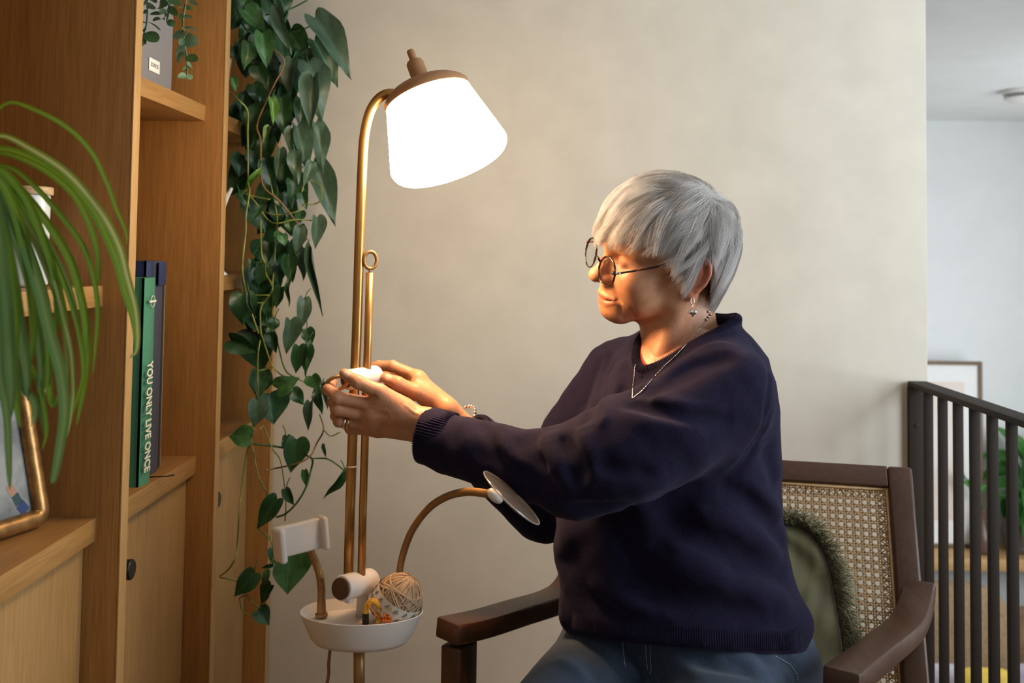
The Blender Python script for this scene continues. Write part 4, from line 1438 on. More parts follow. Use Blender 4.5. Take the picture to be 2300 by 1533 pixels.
# ------------------------------------------------------------------ head and neck
def build_head():
    v = Vol((-0.15, -0.135, -0.235), (0.15, 0.135, 0.15), 0.0019)
    v.ball((0.000, 0, 0.050), (0.098, 0.074, 0.082))
    v.ball((0.048, 0, -0.008), (0.052, 0.060, 0.068), 0.03)                       # face block
    v.ball((0.066, 0, 0.062), (0.034, 0.052, 0.036), 0.03)                        # forehead
    for s in (1, -1):
        v.cap((0.002, 0.053 * s, -0.028), (0.016, 0.050 * s, -0.048), 0.018, 0.015, 0.018)   # jaw angle
        v.cap((0.016, 0.050 * s, -0.048), (0.080, 0.016 * s, -0.072), 0.014, 0.013, 0.014)   # jaw line
        v.ball((0.072, 0.040 * s, -0.014), (0.024, 0.022, 0.022), 0.02)           # cheek
        v.ball((0.060, 0.040 * s, -0.042), (0.024, 0.018, 0.023), 0.02)           # jowl
    v.ball((0.087, 0, -0.070), (0.021, 0.022, 0.017), 0.016)                      # chin
    v.ball((0.082, 0, -0.045), (0.027, 0.032, 0.028), 0.02)                       # muzzle
    v.cap((0.025, 0, -0.072), (0.070, 0, -0.070), 0.020, 0.012, 0.03)             # under the chin
    # nose
    v.chain([(0.092, 0, 0.028), (0.104, 0, 0.008), (0.1175, 0, -0.0095)], [0.0085, 0.0085, 0.0105], 0.012)
    v.ball((0.1195, 0, -0.0115), (0.0115, 0.0125, 0.0105), 0.006)
    for s in (1, -1):
        v.ball((0.107, 0.0125 * s, -0.0165), (0.0105, 0.0075, 0.0085), 0.006)
        v.ball((0.112, 0.0070 * s, -0.0235), (0.0055, 0.0032, 0.0035), 0.003, 'cut')
    # eye sockets, closed lids looking down
    for s in (1, -1):
        v.ball((0.101, 0.030 * s, 0.017), (0.015, 0.018, 0.013), 0.014, 'cut')
        v.ball((0.0765, 0.031 * s, 0.0165), (0.0170, 0.0165, 0.0140), 0.004)
        v.cap((0.091, 0.012 * s, 0.036), (0.074, 0.050 * s, 0.037), 0.0095, 0.009, 0.014)          # brow
        v.press([(0.092, 0.017 * s, 0.0110), (0.0945, 0.030 * s, 0.0075), (0.087, 0.046 * s, 0.0105)], 0.0022, 0.0019)   # lid line
        v.press([(0.090, 0.016 * s, 0.0225), (0.090, 0.031 * s, 0.0275), (0.080, 0.048 * s, 0.0225)], 0.0025, 0.0020)   # fold above the lid
        v.press([(0.091, 0.016 * s, 0.0000), (0.091, 0.030 * s, -0.0050), (0.084, 0.046 * s, 0.0000)], 0.0030, 0.0012)  # bag below
        for k in range(3):                                                         # crow's feet
            v.press([(0.078, 0.051 * s, 0.012), (0.064, 0.060 * s, 0.018 - 0.010 * k)], 0.0014, 0.0008)
    # mouth
    v.chain([(0.0985, 0.0265, -0.0455), (0.1062, 0.013, -0.0445), (0.1085, 0.004, -0.0428), (0.1078, 0, -0.0435), (0.1085, -0.004, -0.0428), (0.1062, -0.013, -0.0445), (0.0985, -0.0265, -0.0455)],
            [0.0016, 0.0032, 0.0038, 0.0036, 0.0038, 0.0032, 0.0016], 0.005)
    v.chain([(0.0980, 0.0250, -0.0490), (0.1045, 0.013, -0.0545), (0.1062, 0, -0.0555), (0.1045, -0.013, -0.0545), (0.0980, -0.0250, -0.0490)], [0.0020, 0.0042, 0.0050, 0.0042, 0.0020], 0.005)
    v.press([(0.0925, 0.0325, -0.0430), (0.0985, 0.0265, -0.0465), (0.1060, 0.017, -0.0490), (0.1115, 0.008, -0.0492), (0.1125, 0, -0.0490), (0.1115, -0.008, -0.0492), (0.1060, -0.017, -0.0490), (0.0985, -0.0265, -0.0465), (0.0925, -0.0325, -0.0430)], 0.0018, 0.0034)
    v.press([(0.1000, -0.014, -0.0625), (0.1030, 0, -0.0630), (0.1000, 0.014, -0.0625)], 0.0040, 0.0026)
    for s in (1, -1):
        v.press([(0.1040, 0.019 * s, -0.018), (0.1000, 0.029 * s, -0.033), (0.0915, 0.038 * s, -0.050)], 0.0034, 0.0040)      # nasolabial
        v.press([(0.0930, 0.034 * s, -0.051), (0.0900, 0.034 * s, -0.066), (0.0820, 0.031 * s, -0.081)], 0.0030, 0.0024)      # marionette
        v.press([(0.0810, 0.047 * s, -0.030), (0.0770, 0.0465 * s, -0.052), (0.0700, 0.041 * s, -0.074)], 0.0036, 0.0026)     # cheek fold
        # ear
        ca, sa = math.cos(0.35), math.sin(0.35)
        R = np.array([[math.cos(0.25), -math.sin(0.25) * s, 0], [math.sin(0.25) * s, math.cos(0.25), 0], [0, 0, 1]]).T
        c = np.array((-0.012, 0.0755 * s, 0.002))
        v.ball(c, (0.0175, 0.0065, 0.031), 0.006, R=R)
        ear = [tuple(q) for q in spline([(0.006, 0.077, 0.012), (0.004, 0.081, 0.026), (-0.010, 0.084, 0.033), (-0.025, 0.086, 0.024), (-0.028, 0.087, 0.006), (-0.021, 0.085, -0.012), (-0.010, 0.082, -0.022)], 4)]
        v.chain([(x, y * s, z) for x, y, z in ear], [0.0036] * len(ear), 0.003)
        v.ball((-0.004, 0.0785 * s, -0.028), (0.0085, 0.0045, 0.0095), 0.004)      # lobe
        v.ball((-0.006, 0.0860 * s, 0.000), (0.0095, 0.0070, 0.0125), 0.004, 'cut')
        v.press([(-0.008, 0.0835 * s, 0.026), (-0.0195, 0.0855 * s, 0.020), (-0.0225, 0.0860 * s, 0.004), (-0.0165, 0.0840 * s, -0.010)], 0.0024, 0.0026)
    # neck
    nb = w2h(A3(U(1548, 830, 1.69)))
    nf = w2h(A3(U(1500, 830, 1.655)))
    v.cap((-0.026, 0, -0.035), nb, 0.046, 0.056, 0.02)
    v.cap((-0.002, 0, -0.055), nf, 0.036, 0.045, 0.022)
    for s, q in ((1, (1478, 812, 1.62)), (-1, (1468, 800, 1.67))):
        v.cap((-0.012, 0.052 * s, -0.035), w2h(A3(U(*q))), 0.013, 0.010, 0.022)     # neck tendon
    for k in range(6):
        z = -0.085 - 0.013 * k
        v.press([(-0.042, 0.048, z - 0.012), (-0.014, 0.055, z + 0.003 * math.sin(k * 2)), (0.014, 0.047, z - 0.008)], 0.0028, 0.0024)
    v.press([(0.040, 0.036, -0.086), (0.018, 0.046, -0.092), (-0.005, 0.053, -0.088)], 0.004, 0.0028)
    V, Q = v.mesh(1)
    return h2w(V), Q


# ------------------------------------------------------------------ hands
def build_hand(fingers, thumb, palm, wrist, elbow, h=0.00125, knuckles=True):
    allp = [p for fg in fingers for p in fg[0]] + list(thumb[0]) + [p for p, r in palm] + [wrist[0], wrist[1]]
    far = wrist[0] + (elbow - wrist[0]) * 0.42
    allp.append(far)
    lo, hi = np.min(allp, axis=0) - 0.045, np.max(allp, axis=0) + 0.045
    v = Vol(lo, hi, h)
    # palm: fan of tapered bones blended into one
    for p, r in palm:
        w = wrist[0] if np.linalg.norm(p - wrist[0]) < np.linalg.norm(p - wrist[1]) else wrist[1]
        v.cap(w, p, 0.0155, r, 0.014)
    for (p, r), (q, s) in zip(palm, palm[1:]):
        v.cap(p, q, r * 0.98, s * 0.98, 0.010)
    v.cap(wrist[0], far + (wrist[0] - (wrist[0] + wrist[1]) / 2) * 0.6, 0.0165, 0.0195, 0.016)
    v.cap(wrist[1], far + (wrist[1] - (wrist[0] + wrist[1]) / 2) * 0.6, 0.0165, 0.0195, 0.016)
    for pts, rs in [fingers[i] for i in range(len(fingers))]:
        # each finger keeps apart from its neighbours: only its root blends into the palm
        v.cap(pts[0], pts[1], rs[0], rs[1], 0.0055)
        v.chain(pts[1:], rs[1:], 0.0012)
        if knuckles:
            v.ball(pts[1], rs[1] * 1.07, 0.003)
            v.ball(pts[2], rs[2] * 1.05, 0.003)
    pts, rs = thumb
    v.cap(pts[0], pts[1], rs[0], rs[1], 0.016)
    v.chain(pts[1:], rs[1:], 0.004)
    v.ball(pts[2], rs[2] * 1.08, 0.004)
    return v


hands = []
# her left hand, its back to us: pinches the ring knob
fL = [(UA([(826, 906, 1.556), (757, 892, 1.545), (737, 874, 1.556), (748, 859, 1.578)]), [0.0105, 0.0098, 0.0084, 0.0072]),
      (UA([(818, 930, 1.562), (757, 918, 1.552), (748, 903, 1.573), (762, 893, 1.592)]), [0.0105, 0.0098, 0.0085, 0.0074]),
      (UA([(820, 952, 1.574), (762, 945, 1.566), (754, 933, 1.588), (768, 923, 1.604)]), [0.0100, 0.0092, 0.0082, 0.0072]),
      (UA([(834, 966, 1.586), (787, 962, 1.583), (778, 953, 1.602), (792, 944, 1.616)]), [0.0090, 0.0082, 0.0074, 0.0066])]
tL = (UA([(905, 915, 1.560), (852, 879, 1.548), (803, 857, 1.540), (774, 839, 1.543)]), [0.0150, 0.0118, 0.0098, 0.0082])
pL = list(zip(UA([(852, 902, 1.560), (836, 927, 1.563), (836, 948, 1.574), (848, 962, 1.584)]), [0.0150, 0.0145, 0.0135, 0.0120]))
wL = UA([(960, 946, 1.560), (956, 968, 1.572)])
vL = build_hand(fL, tL, pL, wL, A3(U(1260, 1098, 1.50)))
# tendons, veins and knuckle creases on the back of the hand
for a, b, d in (((830, 912, 1.545), (925, 928, 1.546), -0.0011), ((822, 936, 1.549), (930, 940, 1.546), -0.0013), ((826, 955, 1.560), (932, 950, 1.552), -0.0010)):
    vL.press(UA([a, b]), 0.0032, d)
for pts in (((832, 932, 1.548), (850, 919, 1.545), (872, 922, 1.543), (880, 940, 1.546), (905, 948, 1.548)), ((850, 945, 1.556), (866, 948, 1.553), (878, 940, 1.546)), ((905, 905, 1.545), (930, 925, 1.543), (950, 935, 1.544))):
    vL.press(UA(pts), 0.0022, -0.0013)
vL.press(UA([(846, 888, 1.536), (838, 894, 1.54), (826, 896, 1.545)]), 0.004, 0.0022)
for x, y, Y in ((803, 850, 1.530), (806, 853, 1.530), (800, 848, 1.530)):
    vL.press(UA([(x - 2, y - 4, Y), (x + 3, y + 8, Y - 0.002)]), 0.0011, 0.0007)
for i in range(14):                                    # fine loose-skin lines towards the wrist
    x = 858 + i * 6
    vL.press(UA([(x, 955 + (i % 3) * 3, 1.552), (x + 22, 958 + (i % 4) * 3, 1.553)]), 0.0013, 0.0005)
V1, Q1 = vL.mesh(1)
hands.append((V1, Q1))
# her right hand behind it, thumb on the clamp's end, fingers round the far side
fR = [(UA([(928, 842, 1.668), (882, 822, 1.676), (850, 821, 1.682), (818, 832, 1.680)]), [0.0105, 0.0095, 0.0086, 0.0076]),
      (UA([(930, 858, 1.684), (884, 842, 1.700), (846, 846, 1.702), (818, 856, 1.690)]), [0.0105, 0.0096, 0.0088, 0.0076]),
      (UA([(936, 874, 1.696), (892, 868, 1.710), (852, 875, 1.706), (822, 884, 1.690)]), [0.0100, 0.0092, 0.0084, 0.0074]),
      (UA([(946, 888, 1.704), (908, 890, 1.714), (874, 896, 1.708), (848, 902, 1.694)]), [0.0090, 0.0082, 0.0074, 0.0066])]
tR = (UA([(975, 900, 1.660), (932, 878, 1.638), (893, 860, 1.628), (866, 848, 1.632)]), [0.0150, 0.0120, 0.0102, 0.0086])
pR = list(zip(UA([(938, 852, 1.664), (942, 866, 1.680), (948, 880, 1.690), (956, 892, 1.696)]), [0.0140, 0.0140, 0.0130, 0.0115]))
wR = UA([(1003, 917, 1.652), (1001, 926, 1.676)])
vR = build_hand(fR, tR, pR, wR, J['elR'])
for i in range(9):
    x = 924 + i * 7
    vR.press(UA([(x, 884 + i * 3, 1.640), (x + 20, 890 + i * 3, 1.640)]), 0.0012, 0.0006)
vR.press(UA([(922, 856, 1.650), (912, 848, 1.655), (900, 846, 1.66)]), 0.005, 0.003)
V2, Q2 = vR.mesh(1)
hands.append((V2, Q2))


def build_core():
    """Shoulders, trunk, arms and legs as they run under the clothes."""
    v = Vol((-0.32, 0.95, -0.0), (0.62, 2.0, 1.13), 0.009)
    sL, sR = J['shL'], J['shR']
    mid = (sL + sR) / 2
    hip = (J['hipL'] + J['hipR']) / 2
    v.cap(sL + (mid - sL) * 0.2 + (0, 0, -0.02), sR + (mid - sR) * 0.25 + (0, 0, -0.03), 0.042, 0.040)
    v.cap(mid + (0, 0, -0.02), hip + (0, 0, 0.05), 0.105, 0.11, 0.06)
    v.cap(J['hipL'] + (0, 0.02, 0.01), J['hipR'] + (0, 0.02, 0.01), 0.085, 0.085, 0.05)
    v.cap(mid + (0, 0, 0.01), J['neck'] + (0, 0, 0.02), 0.055, 0.045, 0.04)
    for s in 'LR':
        wr = wL if s == 'L' else wR
        w = (wr[0] + wr[1]) / 2
        far = w + (J['el' + s] - w) * 0.35
        v.cap(J['sh' + s], J['el' + s], 0.045, 0.036, 0.03)
        v.cap(J['el' + s], far, 0.036, 0.023, 0.02)
        v.cap(J['hip' + s], J['kn' + s], 0.075, 0.055, 0.04)
        v.cap(J['kn' + s], J['ft' + s], 0.052, 0.035, 0.02)
        ft = J['ft' + s]
        v.cap(ft + (0, 0, -0.045), ft + (-0.03, -0.15, -0.055), 0.032, 0.025, 0.02)
    return v.mesh(1)


def union_mesh(name, parts):
    """Joins closed surfaces into one continuous skin."""
    objs = []
    for k, (V, Q) in enumerate(parts):
        o = bpy.data.objects.new('%s_%d' % (name, k), mesh_np(name, V, Q))
        COL.objects.link(o)
        objs.append(o)
    base = objs[0]
    for o in objs[1:]:
        md = base.modifiers.new('u', 'BOOLEAN')
        md.operation = 'UNION'
        md.object = o
        md.solver = 'MANIFOLD'
    dg = bpy.context.evaluated_depsgraph_get()
    me = bpy.data.meshes.new_from_object(base.evaluated_get(dg))
    for o in objs:
        bpy.data.objects.remove(o)
    return me


import time
_t = time.time()
body_me = union_mesh('body', [build_core(), build_head(), hands[0], hands[1]])
body_me.name = 'body'
print('body', len(body_me.vertices), time.time() - _t)
body_me.polygons.foreach_set('use_smooth', [True] * len(body_me.polygons))
nV = len(body_me.vertices)
co = np.empty(nV * 3, np.float32)
body_me.vertices.foreach_get('co', co)
co = co.reshape(-1, 3).astype(float)


def skin_tint(co):
    base = np.array((0.51, 0.255, 0.14))
    colr = np.tile(base, (len(co), 1))
    H = w2h(co)
    def blob(c, r, P=H):
        return np.exp(-(((P - np.array(c)) / np.array(r)) ** 2).sum(1))
    def mixc(w, c):
        colr[:] = colr * (1 - w[:, None]) + np.array(c) * w[:, None]
    for s in (1, -1):
        mixc(0.35 * blob((0.085, 0.042 * s, -0.018), (0.03, 0.02, 0.016)), (0.62, 0.25, 0.16))
        mixc(0.75 * np.clip(1.3 * blob((-0.012, 0.084 * s, 0.0), (0.030, 0.013, 0.045)), 0, 1), (0.55, 0.17, 0.105))
    mixc(0.45 * blob((0.120, 0, -0.012), (0.016, 0.016, 0.014)), (0.60, 0.24, 0.16))
    # lips
    x, y, z = H.T
    up = np.clip(1 - np.abs(z + 0.0445 + 0.03 * np.abs(y)) / 0.0040, 0, 1)
    lw = np.clip(1 - np.abs(z + 0.0540 - 0.16 * np.abs(y)) / 0.0052, 0, 1)
    w = np.clip(np.maximum(up, lw) * 2.2, 0, 1) * np.clip((0.030 - np.abs(y)) / 0.006, 0, 1) * (x > 0.094)
    mixc(0.85 * w, (0.47, 0.135, 0.095))
    line = np.exp(-((z + 0.0492 - 3.6 * y * y) / 0.0010) ** 2) * np.clip((0.031 - np.abs(y)) / 0.004, 0, 1) * (x > 0.094)
    mixc(0.7 * line, (0.18, 0.05, 0.035))
    # lids and lash line
    for s in (1, -1):
        zl = 0.0078 + (np.abs(y - 0.031 * s) / 0.017) ** 2 * 0.0035
        w = np.exp(-((z - zl) / 0.0010) ** 2) * (np.abs(y - 0.032 * s) < 0.017) * (x > 0.075)
        mixc(0.8 * w, (0.13, 0.06, 0.04))
        mixc(0.35 * blob((0.09, 0.031 * s, 0.017), (0.012, 0.016, 0.009)), (0.55, 0.22, 0.16))
    # nails and knuckles
    def nail(c, r, col, a):
        w = np.clip(1.6 * (1 - (np.linalg.norm((co - c), axis=1) / r) ** 2), 0, 1)
        mixc(a * w, col)
    nail(A3(U(779, 838, 1.533)), 0.0068, (0.72, 0.46, 0.36), 0.85)
    nail(A3(U(872, 846, 1.622)), 0.0072, (0.72, 0.46, 0.36), 0.85)
    for fg in (fL, fR):
        for pts, rs in fg:
            for q in pts[1:3]:
                w = np.exp(-(np.linalg.norm(co - q, axis=1) / 0.011) ** 2)
                mixc(0.30 * w, (0.50, 0.20, 0.13))
            w = np.exp(-(np.linalg.norm(co - pts[3], axis=1) / 0.013) ** 2)
            mixc(0.35 * w, (0.62, 0.28, 0.20))
    for (px, py, Y, r) in ((953, 874, 1.64, 0.004), (900, 905, 1.545, 0.003), (914, 935, 1.545, 0.0035)):
        w = np.exp(-(np.linalg.norm(co - A3(U(px, py, Y)), axis=1) / r) ** 2)
        mixc(0.6 * w, (0.26, 0.12, 0.07))
    return colr


tint = skin_tint(co)
at = body_me.color_attributes.new('tint', 'FLOAT_COLOR', 'POINT')
at.data.foreach_set('color', np.concatenate([tint, np.ones((nV, 1))], 1).astype(np.float32).ravel())
ms_, nt, nl, b = nodes_of('skin')
va = nt.new('ShaderNodeVertexColor'); va.layer_name = 'tint'
nz, r, mp = noise_rgb(nt, nl, 60, (0.86, 0.84, 0.82), (1.08, 1.06, 1.05), detail=6)
mx = nt.new('ShaderNodeMix'); mx.data_type = 'RGBA'; mx.blend_type = 'MULTIPLY'; mx.inputs[0].default_value = 1
nl.new(va.outputs[0], mx.inputs[6]); nl.new(r.outputs[0], mx.inputs[7])
nl.new(mx.outputs[2], b.inputs['Base Color'])
b.inputs['Roughness'].default_value = 0.46
b.inputs['Subsurface Weight'].default_value = 0.22
b.inputs['Subsurface Radius'].default_value = (1.0, 0.35, 0.18)
b.inputs['Subsurface Scale'].default_value = 0.006
n2, r2, _ = noise_rgb(nt, nl, 420, (0, 0, 0), (1, 1, 1), detail=3)
n3, r3, _ = noise_rgb(nt, nl, 130, (0, 0, 0), (1, 1, 1), detail=4, stretch=(1, 1, 0.6))
ad = nt.new('ShaderNodeMath'); ad.operation = 'ADD'
nl.new(n2.outputs['Fac'], ad.inputs[0]); nl.new(n3.outputs['Fac'], ad.inputs[1])
bump(nt, nl, b, ad.outputs[0], 0.28, 0.0014)
body_me.materials.clear()
body_me.materials.append(ms_)
body = bpy.data.objects.new('body', body_me)
link(body, person)
# ------------------------------------------------------------------ cloth helpers
from mathutils.bvhtree import BVHTree


def bvh_of(o):
    me = o.data
    w = wloc(o)
    return BVHTree.FromPolygons([v.co + w for v in me.vertices], [tuple(p.vertices) for p in me.polygons])


def on_surface(bvh, px, py, off=0.0006):
    """Where the sight line through a photograph pixel first meets the cloth."""
    d = (U(px, py, 2.0) - CAM).normalized()
    h = bvh.ray_cast(CAM, d)
    return (h[0] + h[1] * off * (1 if h[1].dot(d) < 0 else -1)) if h[0] is not None else None


# ------------------------------------------------------------------ jumper
M_knit, nt, nl, b = nodes_of('navy_wool')
nz, r, mp = noise_rgb(nt, nl, 750, (0.0030, 0.0026, 0.0110), (0.0160, 0.0125, 0.0410), detail=4, lo=0.34, hi=0.72)
n2, r2, _ = noise_rgb(nt, nl, 90, (0.85, 0.85, 0.85), (1.15, 1.1, 1.1), detail=4)
mx = nt.new('ShaderNodeMix'); mx.data_type = 'RGBA'; mx.blend_type = 'MULTIPLY'; mx.inputs[0].default_value = 1
nl.new(r.outputs[0], mx.inputs[6]); nl.new(r2.outputs[0], mx.inputs[7]); nl.new(mx.outputs[2], b.inputs['Base Color'])
b.inputs['Roughness'].default_value = 0.92
b.inputs['Specular IOR Level'].default_value = 0.15
b.inputs['Sheen Weight'].default_value = 0.09
b.inputs['Sheen Roughness'].default_value = 0.45
b.inputs['Sheen Tint'].default_value = (0.55, 0.48, 0.75, 1)
bump(nt, nl, b, nz.outputs['Fac'], 0.6, 0.0010)
MATS['navy_wool'] = M_knit


def ppx(y, Y):
    return 1.22 - (y - 567) * Y / F_PX


NECK_RING = []


def build_jumper():
    v = Vol((-0.32, 1.36, 0.46), (0.56, 2.02, 1.16), 0.0036)
    # trunk: ellipses stacked by height, read off the outline
    rows = [(728, 1520, 1640, 1.69, 0.052), (750, 1470, 1672, 1.69, 0.068), (775, 1425, 1702, 1.69, 0.085), (800, 1392, 1722, 1.685, 0.105), (850, 1345, 1738, 1.68, 0.125), (920, 1316, 1748, 1.675, 0.138), (1000, 1290, 1752, 1.67, 0.148),
            (1080, 1264, 1752, 1.665, 0.155), (1150, 1251, 1752, 1.66, 0.160), (1220, 1250, 1764, 1.655, 0.163), (1290, 1258, 1782, 1.65, 0.167), (1350, 1276, 1792, 1.645, 0.170), (1410, 1286, 1800, 1.64, 0.172), (1445, 1286, 1803, 1.64, 0.172), (1490, 1300, 1800, 1.64, 0.168)]
    zs = np.array([U((a + b_) / 2, y, Y).z for y, a, b_, Y, d in rows])[::-1]
    xc = np.array([(U(a, y, Y).x + U(b_, y, Y).x) / 2 for y, a, b_, Y, d in rows])[::-1]
    xr = np.array([(U(b_, y, Y).x - U(a, y, Y).x) / 2 for y, a, b_, Y, d in rows])[::-1]
    yc = np.array([q[3] for q in rows])[::-1]
    yr = np.array([q[4] for q in rows])[::-1]

    def trunk(X, Y, Z):
        z = Z.ravel()
        a = [np.interp(z, zs, q)[None, None, :] for q in (xc, xr, yc, yr)]
        ca, sa = math.cos(0.35), math.sin(0.35)
        dx, dy = X - a[0], Y - a[2]
        q = np.sqrt((dx / a[1]) ** 2 + (dy / a[3]) ** 2 + 1e-9)
        d = (q - 1) * np.minimum(a[1], a[3]) * 0.92
        return np.maximum(d, np.maximum(zs[0] - Z, Z - zs[-1]))
    v.op(trunk, v.lo, v.lo + v.h * v.n)
    # shoulders
    v.chain([J['shL'] + (-0.012, 0.0, -0.012), A3(U(1600, 790, 1.65)), A3(U(1480, 800, 1.74)), J['shR'] + (0.01, 0, -0.015)], [0.060, 0.052, 0.052, 0.062], 0.06)
    # sleeves
    cuffL = A3(U(966, 978, 1.562))
    v.chain([J['shL'] + (-0.022, 0, -0.012), A3(U(1500, 968, 1.505)), A3(U(1390, 1018, 1.490))], [0.070, 0.079, 0.078], 0.04)
    v.chain([A3(U(1390, 1018, 1.490)), A3(U(1308, 1052, 1.485))], [0.078, 0.062], 0.02)
    v.chain([A3(U(1308, 1054, 1.485)), A3(U(1180, 1043, 1.505)), A3(U(1080, 1015, 1.53)), A3(U(1010, 997, 1.55)), cuffL], [0.064, 0.0525, 0.0475, 0.0455, 0.0438], 0.025)
    cuffR = A3(U(1064, 985, 1.680))
    v.chain([J['shR'], A3(U(1300, 985, 1.79)), J['elR']], [0.070, 0.070, 0.062], 0.035)
    v.chain([J['elR'], A3(U(1120, 1045, 1.715)), cuffR], [0.062, 0.054, 0.043], 0.02)
    # belly folds over the lap
    v.chain(UA([(1300, 1375, 1.60), (1400, 1405, 1.53), (1560, 1425, 1.505), (1700, 1415, 1.53), (1780, 1400, 1.58)]), 0.030, 0.035)
    # hollows and folds
    V0, Q0 = v.mesh(1)
    bv = BVHTree.FromPolygons([Vector(p) for p in V0], [tuple(q) for q in Q0])

    def P(px, r, depth):
        hits = [on_surface(bv, x, y, 0.0) for x, y in px]
        hits = [A3(h) for h in hits if h is not None]
        if len(hits) > 1:
            v.press([np.array(q) for q in spline(hits, 4)] if len(hits) > 2 else hits, r, depth)
    P([(1268, 985), (1288, 1020), (1302, 1050), (1296, 1085)], 0.013, 0.0195)
    P([(1308, 965), (1318, 1010), (1340, 1050)], 0.016, -0.0133)
    P([(1240, 975), (1250, 1030), (1262, 1080)], 0.015, -0.0114)
    P([(1190, 975), (1200, 1010), (1225, 1060)], 0.012, 0.0095)
    P([(1120, 955), (1135, 1000), (1165, 1050)], 0.013, -0.0095)
    P([(1085, 950), (1100, 985), (1125, 1040)], 0.010, 0.0095)
    P([(1040, 942), (1048, 980), (1060, 1030)], 0.012, -0.0057)
    P([(1400, 905), (1480, 925), (1560, 938), (1650, 940)], 0.012, 0.0152)
    P([(1405, 930), (1480, 955), (1580, 968)], 0.018, -0.0095)
    P([(1420, 893), (1500, 860), (1580, 820), (1650, 800)], 0.014, 0.0133)
    P([(1480, 850), (1560, 800), (1640, 772)], 0.012, -0.0095)
    P([(1340, 1110), (1430, 1095), (1520, 1060)], 0.022, -0.0114)
    P([(1330, 1045), (1400, 1060), (1470, 1055)], 0.015, 0.0095)
    # armhole seam
    P([(1712, 770), (1735, 830), (1728, 920), (1700, 1000), (1650, 1060), (1600, 1092)], 0.006, 0.0085)
    # drapes from the armpit across the side
    P([(1600, 1092), (1660, 1105), (1720, 1160), (1765, 1225)], 0.016, 0.0180)
    P([(1640, 1090), (1700, 1110), (1755, 1170)], 0.016, -0.0114)
    P([(1480, 1160), (1560, 1215), (1660, 1265), (1770, 1300)], 0.022, 0.0180)
    P([(1440, 1230), (1540, 1275), (1650, 1310), (1780, 1350)], 0.024, -0.0150)
    P([(1400, 1290), (1500, 1345), (1620, 1375), (1760, 1385)], 0.022, 0.0180)
    P([(1530, 1150), (1600, 1160), (1680, 1195), (1760, 1255)], 0.016, -0.0114)
    P([(1720, 1000), (1745, 1080), (1765, 1140)], 0.020, 0.0114)
    P([(1262, 1130), (1262, 1230), (1290, 1330)], 0.03, -0.0114)
    P([(1410, 800), (1380, 880), (1350, 960)], 0.010, -0.0095)
    P([(1370, 790), (1345, 870), (1322, 950)], 0.010, 0.0095)
    # far sleeve
    P([(1150, 1140), (1200, 1170), (1245, 1180)], 0.012, 0.0076)
    P([(1285, 1140), (1340, 1142), (1400, 1140), (1470, 1128), (1540, 1108), (1600, 1092)], 0.013, 0.020)
    P([(1560, 1100), (1500, 1180), (1470, 1260)], 0.030, 0.014)
    P([(1450, 1150), (1530, 1225), (1640, 1290)], 0.020, -0.012)
    P([(1380, 1160), (1420, 1250), (1500, 1320)], 0.022, 0.012)
    P([(1300, 1330), (1400, 1390), (1520, 1415), (1650, 1405)], 0.016, 0.012)
    P([(1320, 1300), (1420, 1360), (1540, 1390)], 0.016, -0.008)
    P([(1050, 1000), (1120, 1040), (1200, 1075), (1260, 1090)], 0.014, 0.007)
    P([(1160, 985), (1180, 1020), (1230, 1050)], 0.009, 0.007)
    P([(1215, 985), (1222, 1010), (1245, 1035)], 0.009, -0.007)
    # sharper creases and seams
    P([(1402, 918), (1440, 906), (1500, 924), (1560, 939), (1645, 946)], 0.0055, 0.011)
    P([(1420, 892), (1480, 900), (1560, 918), (1630, 925)], 0.011, -0.006)
    P([(1440, 905), (1480, 868), (1550, 824), (1640, 800)], 0.0065, 0.010)
    P([(1500, 835), (1560, 806), (1650, 786)], 0.009, -0.005)
    P([(1388, 800), (1362, 850), (1330, 920), (1300, 965)], 0.007, 0.007)
    P([(1408, 812), (1388, 860), (1362, 925), (1340, 965)], 0.008, -0.006)
    P([(1352, 800), (1328, 860), (1305, 920)], 0.007, 0.006)
    P([(1655, 742), (1700, 782), (1724, 830), (1722, 905), (1698, 985), (1655, 1048), (1612, 1086)], 0.0042, 0.0055)
    P([(1262, 985), (1275, 1005), (1292, 1045), (1288, 1080)], 0.006, 0.010)
    P([(1225, 982), (1240, 1020), (1258, 1072)], 0.008, -0.006)
    P([(1330, 1040), (1400, 1058), (1470, 1060)], 0.008, 0.007)
    P([(1320, 1065), (1400, 1082), (1480, 1078)], 0.012, -0.006)
    # soft unevenness everywhere
    X, Y, Z = [v.lo[k] + v.h * np.arange(v.n[k]) for k in range(3)]
    X, Y, Z = X[:, None, None], Y[None, :, None], Z[None, None, :]
    v.a += (0.0014 * np.sin(61 * X + 23 * Z + 2) * np.sin(47 * Z - 31 * Y) + 0.0008 * np.sin(140 * X - 60 * Y) * np.sin(120 * Z + 40 * X)).astype(np.float32)
    # hem: rises towards the lap
    h0, h1, h2 = A3(U(1420, 1447, 1.47)), A3(U(1800, 1468, 1.60)), A3(U(1290, 1428, 1.63))
    hn = np.cross(h1 - h0, h2 - h0)
    v.plane_cut(h0, hn if hn[2] < 0 else -hn, 0.012)
    # neck opening, and the line where it meets the cloth
    base = v.a.copy()
    c0, c1, r0, r1 = A3(U(1508, 830, 1.640)), A3(U(1572, 640, 1.665)), 0.063, 0.080
    ax_ = (c1 - c0) / np.linalg.norm(c1 - c0)
    e1_ = np.cross(ax_, (0, 1, 0)); e1_ /= np.linalg.norm(e1_)
    e2_ = np.cross(ax_, e1_)
    ring = []
